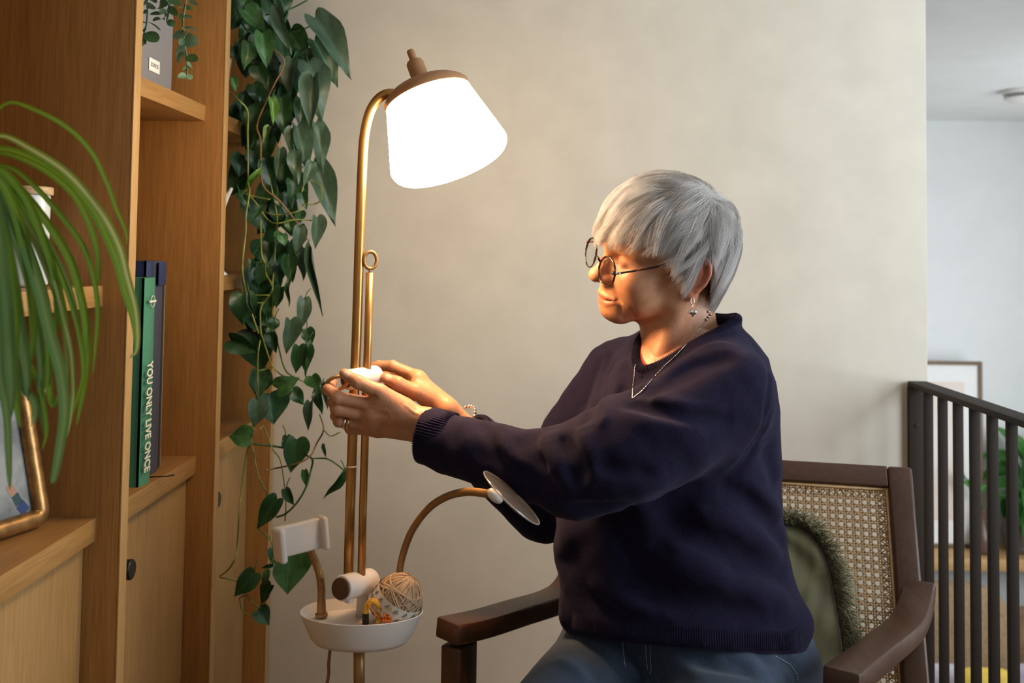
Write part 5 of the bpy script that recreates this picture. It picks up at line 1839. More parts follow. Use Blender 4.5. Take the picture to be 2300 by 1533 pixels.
    for k in range(48):
        a = 2 * math.pi * k / 48
        for q in np.linspace(1, -0.5, 120):
            p = c0 + (c1 - c0) * q + (e1_ * math.cos(a) + e2_ * math.sin(a)) * (r0 + (r1 - r0) * max(0, q))
            i = np.round((p - v.lo) / v.h).astype(int)
            if np.all(i >= 0) and np.all(i < v.n) and base[tuple(i)] < 0.001:
                ring.append(p)
                break
    sm = np.array(ring)
    for _ in range(6):
        sm = sm * 0.5 + 0.25 * (np.roll(sm, 1, 0) + np.roll(sm, -1, 0))
    NECK_RING.extend(sm)
    v.cap(c0 - ax_ * 0.02, c1, r0, r1, 0.004, 'cut')
    v.chain(list(sm) + [sm[0]], 0.0085, 0.010)
    # cuffs end cleanly, hollow round the wrists
    for cf, wr, el in ((cuffL, (wL[0] + wL[1]) / 2, J['elL']), (cuffR, (wR[0] + wR[1]) / 2, J['elR'])):
        d = (el - cf) / np.linalg.norm(el - cf)
        c0 = cf - d * 0.012
        r = v.reg(c0 - 0.09, c0 + 0.09, 0)
        sl, (gx, gy, gz) = r
        along = (gx - c0[0]) * d[0] + (gy - c0[1]) * d[1] + (gz - c0[2]) * d[2]
        v.a[sl] = np.where(along < 0.02, np.maximum(v.a[sl], -along), v.a[sl]).astype(np.float32)
        v.cap(c0 - d * 0.03, c0 + d * 0.045, 0.0365, 0.030, 0.004, 'cut')
    # hem: hollow over the jeans
    return v.mesh(2)


_t = time.time()
V, Q = build_jumper()
jm = mesh_np('jumper', V, Q)
jumper = setp(obj('jumper', jm, M_knit, person), label='navy blue fine-knit wool jumper')
print('jumper', len(V), time.time() - _t)

# ribbed bands: raised ribs round the neck, the cuffs and the hem
def ribs_round(path, r_out, n_per, width, rr=0.0009):
    bm = B()
    P_, T_, N_ = frames_along([Vector(p) for p in path])
    return bm


bm = B()
ring = [Vector(p) for p in NECK_RING]
cen = sum(ring, Vector()) / len(ring)
L = 0
dense = [Vector(p) for p in spline([A3(p) for p in ring] + [A3(ring[0])], 4)]
for i, p in enumerate(dense[:-1]):
    t = (dense[i + 1] - p).normalized()
    o = (p - cen); o.z = 0
    o = (o - t * o.dot(t)).normalized()
    up = t.cross(o); up = up if up.z > 0 else -up
    a = [p + (o * math.cos(q) + up * math.sin(q)) * 0.0088 for q in np.linspace(-0.6, 1.9, 6)]
    tube(bm, a, 0.0008, 4)
for cuff_px, el, rad in (((966, 978, 1.562), J['elL'], 0.0440), ((1064, 985, 1.680), J['elR'], 0.0438)):
    cf = U(*cuff_px)
    d = (Vector(el) - cf).normalized()
    Mx_ = axis_matrix(cf - d * 0.0115, d)
    for k in range(64):
        a = 2 * math.pi * k / 64
        q = [Mx_ @ Vector(((rad + e + 0.0018 * math.sin(3 * a + 1)) * math.cos(a), (rad + e + 0.0018 * math.sin(3 * a + 1)) * math.sin(a), zz)) for zz, e in ((0, -0.002), (0.004, -0.0008), (0.025, -0.0005), (0.045, -0.0012))]
        tube(bm, q, 0.0009, 4)
bjm = bvh_of(jumper)
hem = [(1286, 1424), (1300, 1432), (1340, 1440), (1420, 1450), (1500, 1457), (1600, 1464), (1700, 1470), (1770, 1470), (1796, 1462)]
hemd = [np.array(q) for q in spline(hem, 18)]
for i, (x, y) in enumerate(hemd):
    u_ = i / len(hemd)
    q = [on_surface(bjm, x + (k - 3) * (0.5 - u_) * 1.2, y - 4 - 8.5 * k, 0.0001) for k in range(7)]
    q = [p for p in q if p is not None]
    if len(q) > 3 and all((a - b_).length < 0.03 for a, b_ in zip(q, q[1:])):
        tube(bm, q, [0.0004] + [0.0009] * (len(q) - 2) + [0.0003], 4)
setp(obj('ribbing', bm, M_knit, jumper), kind='stuff')

# red undershirt at the neck
nr = np.array(NECK_RING)
nc = nr.mean(0)
v = Vol(nr.min(0) - 0.04, nr.max(0) + 0.04, 0.0022)
pts = [p + (nc - p) * 0.085 + (0, 0, -0.002 if p[0] < nc[0] - 0.03 else -0.014) for p in nr]
v.chain(pts + [pts[0]], 0.0065)
V, Q = v.mesh(1)
setp(obj('undershirt', mesh_np('undershirt', V, Q), mat('red_jersey', (0.36, 0.035, 0.018), 0.85), person), label='orange red undershirt at the neckline')

# ------------------------------------------------------------------ jeans
def build_jeans():
    v = Vol((-0.28, 0.98, 0.06), (0.56, 1.98, 0.68), 0.0055)
    for s in 'LR':
        hp, kn, ft = J['hip' + s], J['kn' + s], J['ft' + s]
        md = hp * 0.55 + kn * 0.45
        v.chain([hp, md, kn], [0.108, 0.095, 0.074], 0.035)
        v.chain([kn, kn * 0.4 + ft * 0.6, ft + (0, 0, 0.03)], [0.074, 0.064, 0.058], 0.02)
    c = (J['hipL'] + J['hipR']) / 2
    v.ball(c + (0.01, 0.02, 0.0), (0.205, 0.17, 0.13), 0.06)
    v.cap(J['hipL'] + (0.02, 0.02, 0.0), J['hipR'] + (-0.02, 0.02, 0.0), 0.105, 0.105, 0.04)
    v.ball(A3(U(1545, 1440, 1.640)), (0.178, 0.150, 0.16), 0.04)            # waist under the jumper
    P = v.press
    V0, Q0 = v.mesh(1)
    bv = BVHTree.FromPolygons([Vector(p) for p in V0], [tuple(q) for q in Q0])

    def F(px, r, depth):
        hits = [on_surface(bv, x, y, 0.0) for x, y in px]
        hits = [A3(h) for h in hits if h is not None]
        if len(hits) > 2:
            P([np.array(q) for q in spline(hits, 4)], r, depth)
    F([(1405, 1440), (1440, 1475), (1470, 1505), (1482, 1533)], 0.016, 0.020)
    F([(1345, 1440), (1385, 1470), (1420, 1500), (1440, 1530)], 0.012, -0.009)
    F([(1500, 1470), (1530, 1500), (1580, 1525)], 0.010, -0.008)
    F([(1560, 1470), (1620, 1500), (1700, 1515)], 0.011, 0.008)
    F([(1640, 1475), (1700, 1495), (1760, 1530)], 0.009, -0.007)
    F([(1300, 1450), (1330, 1485), (1340, 1530)], 0.013, 0.007)
    F([(1250, 1480), (1290, 1500), (1320, 1530)], 0.010, -0.005)
    F([(1740, 1470), (1775, 1495), (1792, 1530)], 0.006, 0.008)
    P(UA([(1410, 1450, 1.60), (1440, 1490, 1.56), (1450, 1530, 1.50)]), 0.022, 0.014)
    for k in range(5):
        P(UA([(1500 + 50 * k, 1450, 1.56 - 0.01 * k), (1540 + 50 * k, 1500, 1.50 - 0.01 * k), (1600 + 45 * k, 1535, 1.47)]), 0.012, 0.006 * (-1) ** k)
    for k in range(4):
        P(UA([(1400 - 40 * k, 1440 + 10 * k, 1.66), (1360 - 40 * k, 1470 + 10 * k, 1.58), (1300 - 30 * k, 1520, 1.52)]), 0.014, 0.004 * (-1) ** k)
    P(UA([(1745, 1465, 1.52), (1780, 1500, 1.54), (1800, 1535, 1.55)]), 0.008, 0.006)
    return v.mesh(2)


V, Q = build_jeans()
M_denim, nt, nl, b = nodes_of('blue_denim')
nz, r, mp = noise_rgb(nt, nl, 700, (0.009, 0.021, 0.048), (0.028, 0.052, 0.098), detail=3, stretch=(1, 1, 0.35), lo=0.35, hi=0.68)
n2, r2, _ = noise_rgb(nt, nl, 9, (0.62, 0.66, 0.72), (1.25, 1.2, 1.15), detail=4)
mx = nt.new('ShaderNodeMix'); mx.data_type = 'RGBA'; mx.blend_type = 'MULTIPLY'; mx.inputs[0].default_value = 1
nl.new(r.outputs[0], mx.inputs[6]); nl.new(r2.outputs[0], mx.inputs[7]); nl.new(mx.outputs[2], b.inputs['Base Color'])
b.inputs['Roughness'].default_value = 0.85
b.inputs['Sheen Weight'].default_value = 0.15
bump(nt, nl, b, nz.outputs['Fac'], 0.3, 0.0008)
jeans = setp(obj('jeans', mesh_np('jeans', V, Q), M_denim, person), label='mid-blue denim jeans')
bj = bvh_of(jeans)


def stitches(path, bvh, r, gap, seg):
    bm = B()
    pts = [on_surface(bvh, x, y) for x, y in path]
    pts = [p for p in pts if p is not None]
    if len(pts) < 2:
        return bm
    Ls = np.concatenate([[0], np.cumsum([(b_ - a).length for a, b_ in zip(pts, pts[1:])])])
    s = 0
    while s + seg < Ls[-1]:
        q = []
        for w in (s, s + seg):
            i = min(len(pts) - 2, max(0, int(np.searchsorted(Ls, w)) - 1))
            t = (w - Ls[i]) / max(1e-6, Ls[i + 1] - Ls[i])
            q.append(pts[i].lerp(pts[i + 1], t))
        tube(bm, q, r, 4)
        s += seg + gap
    return bm


M_thread = mat('pale_thread', (0.45, 0.47, 0.5), 0.7)
bmS = B()
for path in ([(1449, 1434), (1451, 1460), (1453, 1490), (1456, 1505)], [(1460, 1434), (1461, 1460), (1462, 1490), (1463, 1505), (1458, 1515)],
             [(1398, 1436), (1400, 1465), (1403, 1490), (1407, 1502)], [(1722, 1462), (1745, 1475), (1775, 1492), (1790, 1515), (1793, 1532)]):
    b2 = stitches(path, bj, 0.0006, 0.0012, 0.0026)
    me_ = bpy.data.meshes.new('t'); b2.to_mesh(me_); b2.free(); bmS.from_mesh(me_); bpy.data.meshes.remove(me_)
setp(obj('stitching', bmS, M_thread, jeans), kind='stuff')
q = on_surface(bj, 1753, 1457, 0.0)
if q is not None:
    obj('rivet', lathe(B(), [(0, 0.002), (0.003, 0.002), (0.0045, 0.0008), (0.005, -0.001)][::-1], 16, axis_matrix(q, (0.1, -0.85, 0.5))), mat('copper_rivet', (0.5, 0.33, 0.25), 0.3, metal=0.9), jeans)
# shoes
for s in 'LR':
    ft = J['ft' + s]
    d = np.array((-0.18, -0.97, 0)); d /= np.linalg.norm(d)
    v = Vol(ft - 0.25, ft + 0.2, 0.006)
    v.chain([ft + d * -0.03 + (0, 0, -0.045), ft + d * 0.06 + (0, 0, -0.045), ft + d * 0.16 + (0, 0, -0.052)], [0.044, 0.045, 0.036], 0.02)
    v.cap(ft + (0, 0, 0.0), ft + (0, 0, -0.05), 0.042, 0.042, 0.02)
    v.plane_cut((0, 0, 0.004), (0, 0, -1))
    V, Q = v.mesh(1)
    obj('shoe', mesh_np('shoe', V, Q), mat('dark_leather', (0.03, 0.025, 0.022), 0.5), person)

# ------------------------------------------------------------------ jewellery
M_silver = mat('silver', (0.80, 0.78, 0.76), 0.18, metal=1.0, var=0.04)
M_ringgold = mat('yellow_gold', (0.85, 0.55, 0.18), 0.2, metal=1.0, var=0.04)
bb = bvh_of(body)


def h2wv(p):
    return Vector(h2w(np.array(p)))


lobe = h2wv((-0.004, 0.084, -0.034))
er = B()
e0 = lobe + Vector((-0.001, -0.003, 0.004))
tube(er, [e0 + Vector((0.0026 * math.sin(t), 0, -0.006 + 0.0062 * math.cos(t))) for t in np.linspace(0.3, 5.6, 14)], 0.0007, 6)
tube(er, [e0 + Vector((0.0015, 0, -0.011)), e0 + Vector((-0.0015, 0, -0.016)), e0 + Vector((0.0005, 0, -0.020))], 0.0008, 6)
earring = setp(obj('earring', er, M_silver, person), label='silver drop earring with a small heart')
hc = e0 + Vector((0.0005, 0, -0.0255))
v = Vol(A3(hc) - 0.012, A3(hc) + 0.012, 0.0006)
for s in (1, -1):
    v.ball(A3(hc) + (0.0030 * s, 0, 0.0018), (0.0036, 0.0030, 0.0036), 0.0015)
    v.cap(A3(hc) + (0.0022 * s, 0, 0.0008), A3(hc) + (0, 0, -0.0050), 0.0028, 0.0010, 0.0012)
V, Q = v.mesh(1)
obj('heart', mesh_np('heart', V, Q), M_silver, earring)
# fine chain: lies on neck and jumper
def drape(path, off):
    out = []
    for x, y in path:
        ps = [p for p in (on_surface(bb, x, y, off), on_surface(bjm, x, y, off)) if p is not None]
        if ps:
            out.append(min(ps, key=lambda p: (p - CAM).length))
    return out


bm = B()
for path in ([(1598, 705), (1580, 728), (1560, 752), (1540, 776), (1520, 797), (1495, 820), (1468, 850), (1440, 880), (1421, 895)], [(1428, 818), (1426, 838), (1423, 862), (1421, 880), (1420, 895)]):
    dp = [(a[0] * (1 - t) + b_[0] * t, a[1] * (1 - t) + b_[1] * t) for a, b_ in zip(path, path[1:]) for t in np.linspace(0, 1, 7)[:-1]] + [path[-1]]
    P_ = drape(dp, 0.0012)
    for a, b_ in zip(P_, P_[1:]):
        if (b_ - a).length < 0.03:
            m_ = a.lerp(b_, 0.5)
            tube(bm, [a, m_, b_], [0.0004, 0.0007, 0.0004], 5)
P_ = drape([(1590, 700), (1594, 706), (1590, 712), (1586, 717)], 0.002)
for p in P_:
    bmesh.ops.create_icosphere(bm, subdivisions=1, radius=0.0022, matrix=Matrix.Translation(p))
setp(obj('necklace', bm, M_silver, person), label='fine silver chain necklace', kind='stuff')
# rings on the ring finger of her left hand
a_, b_ = fL[2][0][0], fL[2][0][1]
for k, (t, m_, nm) in enumerate(((0.80, M_silver, 'silver ring'), (0.66, M_ringgold, 'gold wedding band'))):
    c_ = a_ * (1 - t) + b_ * t
    setp(obj('ring', lathe(B(), [(0.0098, -0.0018), (0.0112, -0.0014), (0.0114, 0), (0.0112, 0.0014), (0.0098, 0.0018)], 32, axis_matrix(c_, b_ - a_), caps=False), m_, person), label=nm)
# bracelet of silver beads at the far wrist
c_ = A3(U(1048, 958, 1.674)); d_ = J['elR'] - c_
bm = B()
Mb = axis_matrix(c_ - d_ / np.linalg.norm(d_) * 0.016, d_)
for k in range(24):
    a = 2 * math.pi * k / 24
    bmesh.ops.create_icosphere(bm, subdivisions=2, radius=0.0034, matrix=Mb @ Matrix.Translation((0.030 * math.cos(a), 0.030 * math.sin(a), 0)))
setp(obj('bracelet', bm, M_silver, person), label='silver bead bracelet at the far cuff', kind='stuff')

# ------------------------------------------------------------------ glasses, low on the nose
M_tort, nt, nl, b = nodes_of('tortoiseshell')
nz, r, mp = noise_rgb(nt, nl, 170, (0.012, 0.008, 0.007), (0.16, 0.055, 0.022), detail=2, lo=0.5, hi=0.72)
nl.new(r.outputs[0], b.inputs['Base Color']); b.inputs['Roughness'].default_value = 0.2
mgl = bpy.data.materials.new('spectacle_glass'); mgl.use_nodes = True
nt, nl = mgl.node_tree.nodes, mgl.node_tree.links
nt.remove(nt['Principled BSDF'])
tr = nt.new('ShaderNodeBsdfTransparent'); tr.inputs[0].default_value = (0.93, 0.92, 0.90, 1)
gl = nt.new('ShaderNodeBsdfGlossy'); gl.inputs['Roughness'].default_value = 0.02
mxs = nt.new('ShaderNodeMixShader')
mxs.inputs[0].default_value = 0.07
nl.new(tr.outputs[0], mxs.inputs[1]); nl.new(gl.outputs[0], mxs.inputs[2]); nl.new(mxs.outputs[0], nt['Material Output'].inputs[0])
gframe = B()
GT = math.radians(10)          # the glasses sit slightly askew and tilted forward
GC = np.array((0.1195, 0.0, 0.0085))
def gp(y, z, x=0.0):
    """Point of the glasses' front: y across, z up, x forward of its plane."""
    px = x - 0.10 * abs(y) - 0.16 * z
    y2, z2 = y * math.cos(GT) + z * math.sin(GT), z * math.cos(GT) - y * math.sin(GT)
    return h2wv(GC + np.array((px, y2, z2)))
def lens_xy(s, t, k=1.0):
    c, sn = math.cos(t), math.sin(t)
    return s * 0.0325 + 0.0228 * k * c, 0.0215 * k * sn + (0.0015 * k if sn > 0 else 0)
lens_bms = []
for s in (1, -1):
    P_ = [gp(*lens_xy(s, t)) for t in np.linspace(0, 2 * math.pi, 41)[:-1]]
    tube(gframe, P_, [0.0018 if math.sin(t) > -0.2 else 0.0012 for t in np.linspace(0, 2 * math.pi, 41)[:-1]], 8, closed=True)
    bm = B()
    rings_ = []
    for k in (0.0, 0.35, 0.7, 0.97):
        rings_.append([bm.verts.new(gp(*lens_xy(s, t, k), 0.0022 * (1 - k * k))) for t in np.linspace(0, 2 * math.pi, 29)[:-1]] if k else [bm.verts.new(gp(s * 0.0325, 0.0008, 0.0022))])
    for A_, B_ in zip(rings_, rings_[1:]):
        for k in range(28):
            j = (k + 1) % 28
            if len(A_) == 1: bm.faces.new((A_[0], B_[k], B_[j]))
            else: bm.faces.new((A_[k], B_[k], B_[j], A_[j]))
    lens_bms.append(bm)
tube(gframe, [gp(0.0085, 0.006), gp(0.004, 0.0095, 0.002), gp(-0.004, 0.0095, 0.002), gp(-0.0085, 0.006)], 0.0020, 8)
glasses = setp(obj('eyeglasses', gframe, M_tort, person), label='round tortoiseshell glasses low on the nose')
for bm in lens_bms:
    obj('lens', bm, mgl, glasses)
for s in (1, -1):
    h0 = gp(s * 0.0545, 0.0085, -0.001)
    h1 = h2wv((0.060, 0.0735 * s, 0.0185))
    h2_ = h2wv((0.010, 0.0795 * s, 0.0285))
    h3 = h2wv((-0.016, 0.0800 * s, 0.018))
    tp = obj('temple', tube(B(), spline([A3(gp(s * 0.051, 0.010)), A3(h0), A3(h1), A3(h2_), A3(h3)], 5), [0.0022] * 6 + [0.0016] * 9 + [0.0019] * 6, 8), M_tort, glasses)
    obj('hinge', cyl(B(), h0, h0.lerp(h1, 0.12), 0.0022, 8), mat('steel_hinge', (0.5, 0.48, 0.45), 0.25, metal=0.9), glasses)
    for k in (0,):
        n0 = h2wv((0.1085, 0.0085 * s, 0.012))
        bmn = B()
        bmesh.ops.create_uvsphere(bmn, u_segments=12, v_segments=8, radius=0.004, matrix=Matrix.Translation(n0) @ Matrix.Diagonal((0.7, 0.5, 1, 1)))
        obj('nose_pad', bmn, mgl, glasses)
# ------------------------------------------------------------------ short layered silver hair, falling from the crown
def unit(v):
    return v / np.linalg.norm(v, axis=-1, keepdims=True)


HC = np.array((-0.006, 0.0, 0.043))
POLE = unit(np.array((-0.060, 0.036, 0.088)))
E1 = unit(np.array((1.0, 0.0, 0.0)) - POLE * POLE[0])       # azimuth 0: forward
E2 = np.cross(POLE, E1)


def ell(D, front, back, side, top, low):
    """Radius along unit directions D of a lopsided ellipsoid about HC."""
    a = np.where(D[..., 0] > 0, front, back)
    c = np.where(D[..., 2] > 0, top, low)
    return 1 / np.sqrt((D[..., 0] / a) ** 2 + (D[..., 1] / side) ** 2 + (D[..., 2] / c) ** 2)


def scalp_r(D):
    return ell(D, 0.103, 0.092, 0.0755, 0.0875, 0.145)


def outer_r(D):
    r = ell(D, 0.130, 0.109, 0.098, 0.108, 0.165)
    # the crown parts flat, the back of the head stands fuller
    th = np.arccos(np.clip(D @ POLE, -1, 1))
    r = r - 0.013 * np.exp(-(th / 0.22) ** 2)
    bk = np.exp(-((D - unit(np.array((-0.9, 0.15, -0.05)))) ** 2).sum(-1) / 0.35)
    return r + 0.004 * bk


def limit_z(D):
    """Height at which the cut ends, by direction round the head."""
    al = np.abs(np.arctan2(D[..., 1], D[..., 0]))
    return np.interp(al, [0, 0.35, 0.6, 0.80, 1.0, 1.2, 1.36, 1.46, 1.56, 1.66, 1.92, 2.02, 2.35, 3.15], [0.048, 0.050, 0.053, 0.048, 0.034, 0.006, -0.020, -0.014, 0.012, 0.030, 0.030, -0.035, -0.078, -0.088])


def direction(th, az):
    return np.cos(th)[..., None] * POLE + np.sin(th)[..., None] * (np.cos(az)[..., None] * E1 + np.sin(az)[..., None] * E2)


# clumps: locks that share their bend
NC = 430
c_th = np.arccos(1 - rng.uniform(0.0, 1.45, NC)); c_az = rng.uniform(0, 2 * math.pi, NC)
c_len = rng.uniform(0.55, 1.05, NC)
c_sw = rng.normal(0, 0.22, NC)
c_lift = rng.uniform(0.35, 1.0, NC)
c_dir = direction(c_th, c_az)
NS, NP = 34000, 11
r_th = np.arccos(1 - rng.uniform(0.0, 1.5, NS)); r_az = rng.uniform(0, 2 * math.pi, NS)
r_dir = direction(r_th, r_az)
near = np.argmax(r_dir @ c_dir.T, axis=1)
t = np.linspace(0, 1, NP)
length = c_len[near] * rng.uniform(0.85, 1.1, NS)
cl_pull = 0.62
az_end = r_az + (c_az[near] - r_az + math.pi) % (2 * math.pi) * 0 + (((c_az[near] - r_az + math.pi) % (2 * math.pi)) - math.pi) * cl_pull * np.clip(np.sin(r_th), 0.15, 1)
swirl = c_sw[near] + rng.normal(0, 0.05, NS)
TH = r_th[:, None] + length[:, None] * t[None, :]
AZ = r_az[:, None] + (az_end - r_az)[:, None] * (t[None, :] ** 1.3) + swirl[:, None] * t[None, :] ** 1.5
D = direction(TH, AZ)
Rs, Re = scalp_r(D), outer_r(D)
lay = np.clip(c_lift[near] * 0.85 + rng.uniform(0, 0.28, NS), 0.1, 1.08)
g = 1 - (1 - np.clip(t * 2.0, 0, 1)) ** 2
tip = np.clip((t - 0.72) / 0.28, 0, 1)
R = Rs + (Re - Rs) * (0.12 + 0.88 * g[None, :] * lay[:, None]) * (1 - 0.22 * tip[None, :] * rng.uniform(-0.3, 1.0, NS)[:, None])
R += 0.0012 * np.sin(9 * t[None, :] + near[:, None] * 1.7) * t[None, :]
PT = HC + D * R[..., None]
# strands of a lock run together towards its tip
cTH = c_th[:, None] + c_len[:, None] * t[None, :]
cAZ = c_az[:, None] + c_sw[:, None] * t[None, :] ** 1.5
cD = direction(cTH, cAZ)
cR = scalp_r(cD) + (outer_r(cD) - scalp_r(cD)) * (0.12 + 0.88 * g[None, :] * (c_lift * 0.95)[:, None])
cP = HC + cD * cR[..., None]
wt = (0.72 * t ** 1.6)[None, :, None] * rng.uniform(0.55, 1.0, NS)[:, None, None]
PT = PT * (1 - wt) + cP[near] * wt
# locks hang a little with their weight
PT[..., 2] -= 0.006 * (t ** 2)[None, :]
# keep what ends inside the cut
lim = limit_z(PT - HC * np.array((1, 1, 0)))
over = PT[..., 2] < (lim - 0.004 + (rng.uniform(-0.010, 0.008, NS) + 0.007 * np.sin(near * 2.9))[:, None])
first = np.where(over.any(1), over.argmax(1), NP)
root_ok = (~over[:, 0]) & (first >= 4)
PT, first, near2 = PT[root_ok], first[root_ok], near[root_ok]
sizes = np.minimum(first, NP)
out = []
for p, n in zip(PT, sizes):
    out.append(p[:n])
# fine stray hairs on top and along the back
curves = bpy.data.hair_curves.new('hair')
curves.add_curves([len(p) for p in out])
flat = h2w(np.concatenate(out)).astype(np.float32)
curves.attributes['position'].data.foreach_set('vector', (flat - A3(person.location)).ravel()) if 'position' in curves.attributes else curves.points.foreach_set('position', (flat - A3(person.location)).ravel())
rad = curves.attributes.new('radius', 'FLOAT', 'POINT') if 'radius' not in curves.attributes else curves.attributes['radius']
rv = np.concatenate([np.linspace(1, 0.35, len(p)) for p in out]) * 0.00013
rad.data.foreach_set('value', rv.astype(np.float32))
shade = curves.attributes.new('shade', 'FLOAT', 'POINT')
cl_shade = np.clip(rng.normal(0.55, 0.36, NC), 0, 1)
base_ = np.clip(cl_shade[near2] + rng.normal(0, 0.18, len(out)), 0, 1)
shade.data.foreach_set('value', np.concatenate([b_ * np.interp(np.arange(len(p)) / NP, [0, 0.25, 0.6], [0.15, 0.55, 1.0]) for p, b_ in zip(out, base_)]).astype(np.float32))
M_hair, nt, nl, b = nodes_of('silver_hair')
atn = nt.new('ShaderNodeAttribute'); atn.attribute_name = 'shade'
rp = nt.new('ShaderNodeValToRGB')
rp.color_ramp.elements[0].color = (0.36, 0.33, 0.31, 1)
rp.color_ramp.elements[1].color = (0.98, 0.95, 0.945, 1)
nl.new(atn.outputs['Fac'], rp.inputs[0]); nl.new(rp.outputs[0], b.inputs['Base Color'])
b.inputs['Roughness'].default_value = 0.42
b.inputs['Specular IOR Level'].default_value = 0.35
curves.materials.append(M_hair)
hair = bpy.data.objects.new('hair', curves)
COL.objects.link(hair)
hair.parent = person
setp(hair, label='short layered silver grey hair')
# denser under-layer close to the scalp
V_, F_ = [], []
nt_, na_ = 40, 72
ths = np.linspace(0.0, 2.25, nt_)
keep = {}
for i, th in enumerate(ths):
    for k in range(na_):
        d = direction(np.array([th]), np.array([2 * math.pi * k / na_]))[0]
        rr_ = scalp_r(d) + (outer_r(d) - scalp_r(d)) * 0.42
        p = HC + d * rr_
        V_.append(p)
        keep[(i, k)] = p[2] > limit_z(p - HC * np.array((1, 1, 0))) + 0.007
for i in range(nt_ - 1):
    for k in range(na_):
        q = [(i, k), (i, (k + 1) % na_), (i + 1, (k + 1) % na_), (i + 1, k)]
        if all(keep[a] for a in q):
            F_.append([a * na_ + c for a, c in q])
bm = B()
vs = [bm.verts.new(h2wv(p)) for p in V_]
for f in F_: bm.faces.new([vs[q] for q in f])
bmesh.ops.remove_doubles(bm, verts=bm.verts, dist=1e-5)
bmesh.ops.delete(bm, geom=[v for v in bm.verts if not v.link_faces], context='VERTS')
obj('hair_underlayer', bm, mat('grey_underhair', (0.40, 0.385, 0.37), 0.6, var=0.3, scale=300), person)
# eyebrows
bm = B()
for s in (1, -1):
    for k in range(44):
        u_ = k / 43
        p0 = np.array((0.103 - 0.020 * u_ ** 1.6, (0.012 + 0.038 * u_) * s, 0.032 + 0.006 * math.sin(2.4 * u_) + rng.uniform(-0.0018, 0.0018)))
        d = np.array((-0.003, 0.0055 * s, 0.0022 - 0.004 * u_))
        a0 = h2wv(p0); hit = bb.find_nearest(a0)
        a0 = hit[0] + hit[1] * 0.0004
        a1h = bb.find_nearest(h2wv(p0 + d)); a1_ = a1h[0] + a1h[1] * 0.0007
        tube(bm, [a0, a1_], [0.00022, 0.00008], 4)
setp(obj('eyebrows', bm, mat('brow_hair', (0.42, 0.33, 0.27), 0.6), person), kind='stuff')
# ------------------------------------------------------------------ trailing heart-leaf plant in the far bay
ML_dark = leaf_material('leaf_deep_green', (0.012, 0.050, 0.016), (0.026, 0.085, 0.028), (0.03, 0.10, 0.035), 0.40, 0.15)  # also colours the dark leaves added to darken the bay
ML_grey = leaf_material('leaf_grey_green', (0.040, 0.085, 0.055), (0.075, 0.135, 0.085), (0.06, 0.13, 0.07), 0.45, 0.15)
ML_mid = leaf_material('leaf_mid_green', (0.030, 0.105, 0.030), (0.060, 0.165, 0.050), (0.07, 0.18, 0.06), 0.42, 0.2)
ML_lime = leaf_material('leaf_fresh_green', (0.07, 0.19, 0.025), (0.13, 0.29, 0.05), (0.18, 0.34, 0.08), 0.42, 0.3)
M_vine = mat('vine_green', (0.19, 0.22, 0.045), 0.5, var=0.35, scale=40)
M_vinebrown = mat('vine_brown', (0.19, 0.105, 0.035), 0.6, var=0.3, scale=40)


def heart_mesh(name, fold, droop, curl, seed):
    """Heart-shaped blade: two lobes behind the stalk at the origin, drawn out to a tip at x = 1, one unit wide."""
    out = [(0.0, 0.0), (-0.055, 0.075), (-0.105, 0.17), (-0.115, 0.27), (-0.07, 0.37), (0.02, 0.445), (0.13, 0.488), (0.25, 0.50), (0.37, 0.475), (0.50, 0.41), (0.63, 0.315), (0.76, 0.20), (0.87, 0.10), (0.945, 0.035), (1.0, 0.0)]
    n = len(out)
    m = 4
    V, Fc = [], []
    r_ = random.Random(seed)
    ph_ = r_.uniform(0, 6)
    for side in (1, -1):
        for i, (x, y) in enumerate(out):
            # midrib point that this rib starts from
            xm = max(0.0, min(1.0, x * 0.92 + 0.0)) if x > 0 else 0.0
            for j in range(m + 1):
                s = j / m
                px, py = xm + (x - xm) * s, y * s
                z = fold * py ** 1.2 * 1.4 - droop * max(0, px) ** 2 + curl * 0.05 * math.sin(7 * px + ph_) * s + 0.012 * math.sin(14 * px + 5 * s + ph_)
                V.append((px, side * py, z))
        o = 0 if side == 1 else n * (m + 1)
        for i in range(n - 1):
            for j in range(m):
                a = o + i * (m + 1) + j
                q = (a, a + 1, a + m + 2, a + m + 1)
                Fc.append(q if side == -1 else q[::-1])
    bm = B()
    vs = [bm.verts.new(v) for v in V]
    for f in Fc:
        try: bm.faces.new([vs[q] for q in f])
        except ValueError: pass
    bmesh.ops.remove_doubles(bm, verts=bm.verts, dist=0.0015)
    bmesh.ops.recalc_face_normals(bm, faces=bm.faces)
    me = bpy.data.meshes.new(name)
    bm.to_mesh(me); bm.free()
    me.polygons.foreach_set('use_smooth', [True] * len(me.polygons))
    return me


HEARTS = [heart_mesh('heart_leaf_%d' % k, f, d, c, k) for k, (f, d, c) in enumerate(((0.25, 0.10, 1), (0.35, 0.22, 1), (0.15, 0.16, 2), (0.45, 0.05, 1)))]


def z2(x, y): return 480 + x * 0.3521, y * 0.3521
def z3(x, y): return 440 + x * 0.3521, 520 + y * 0.3521
def z4(x, y): return 440 + x * 0.3263, 960 + y * 0.3263


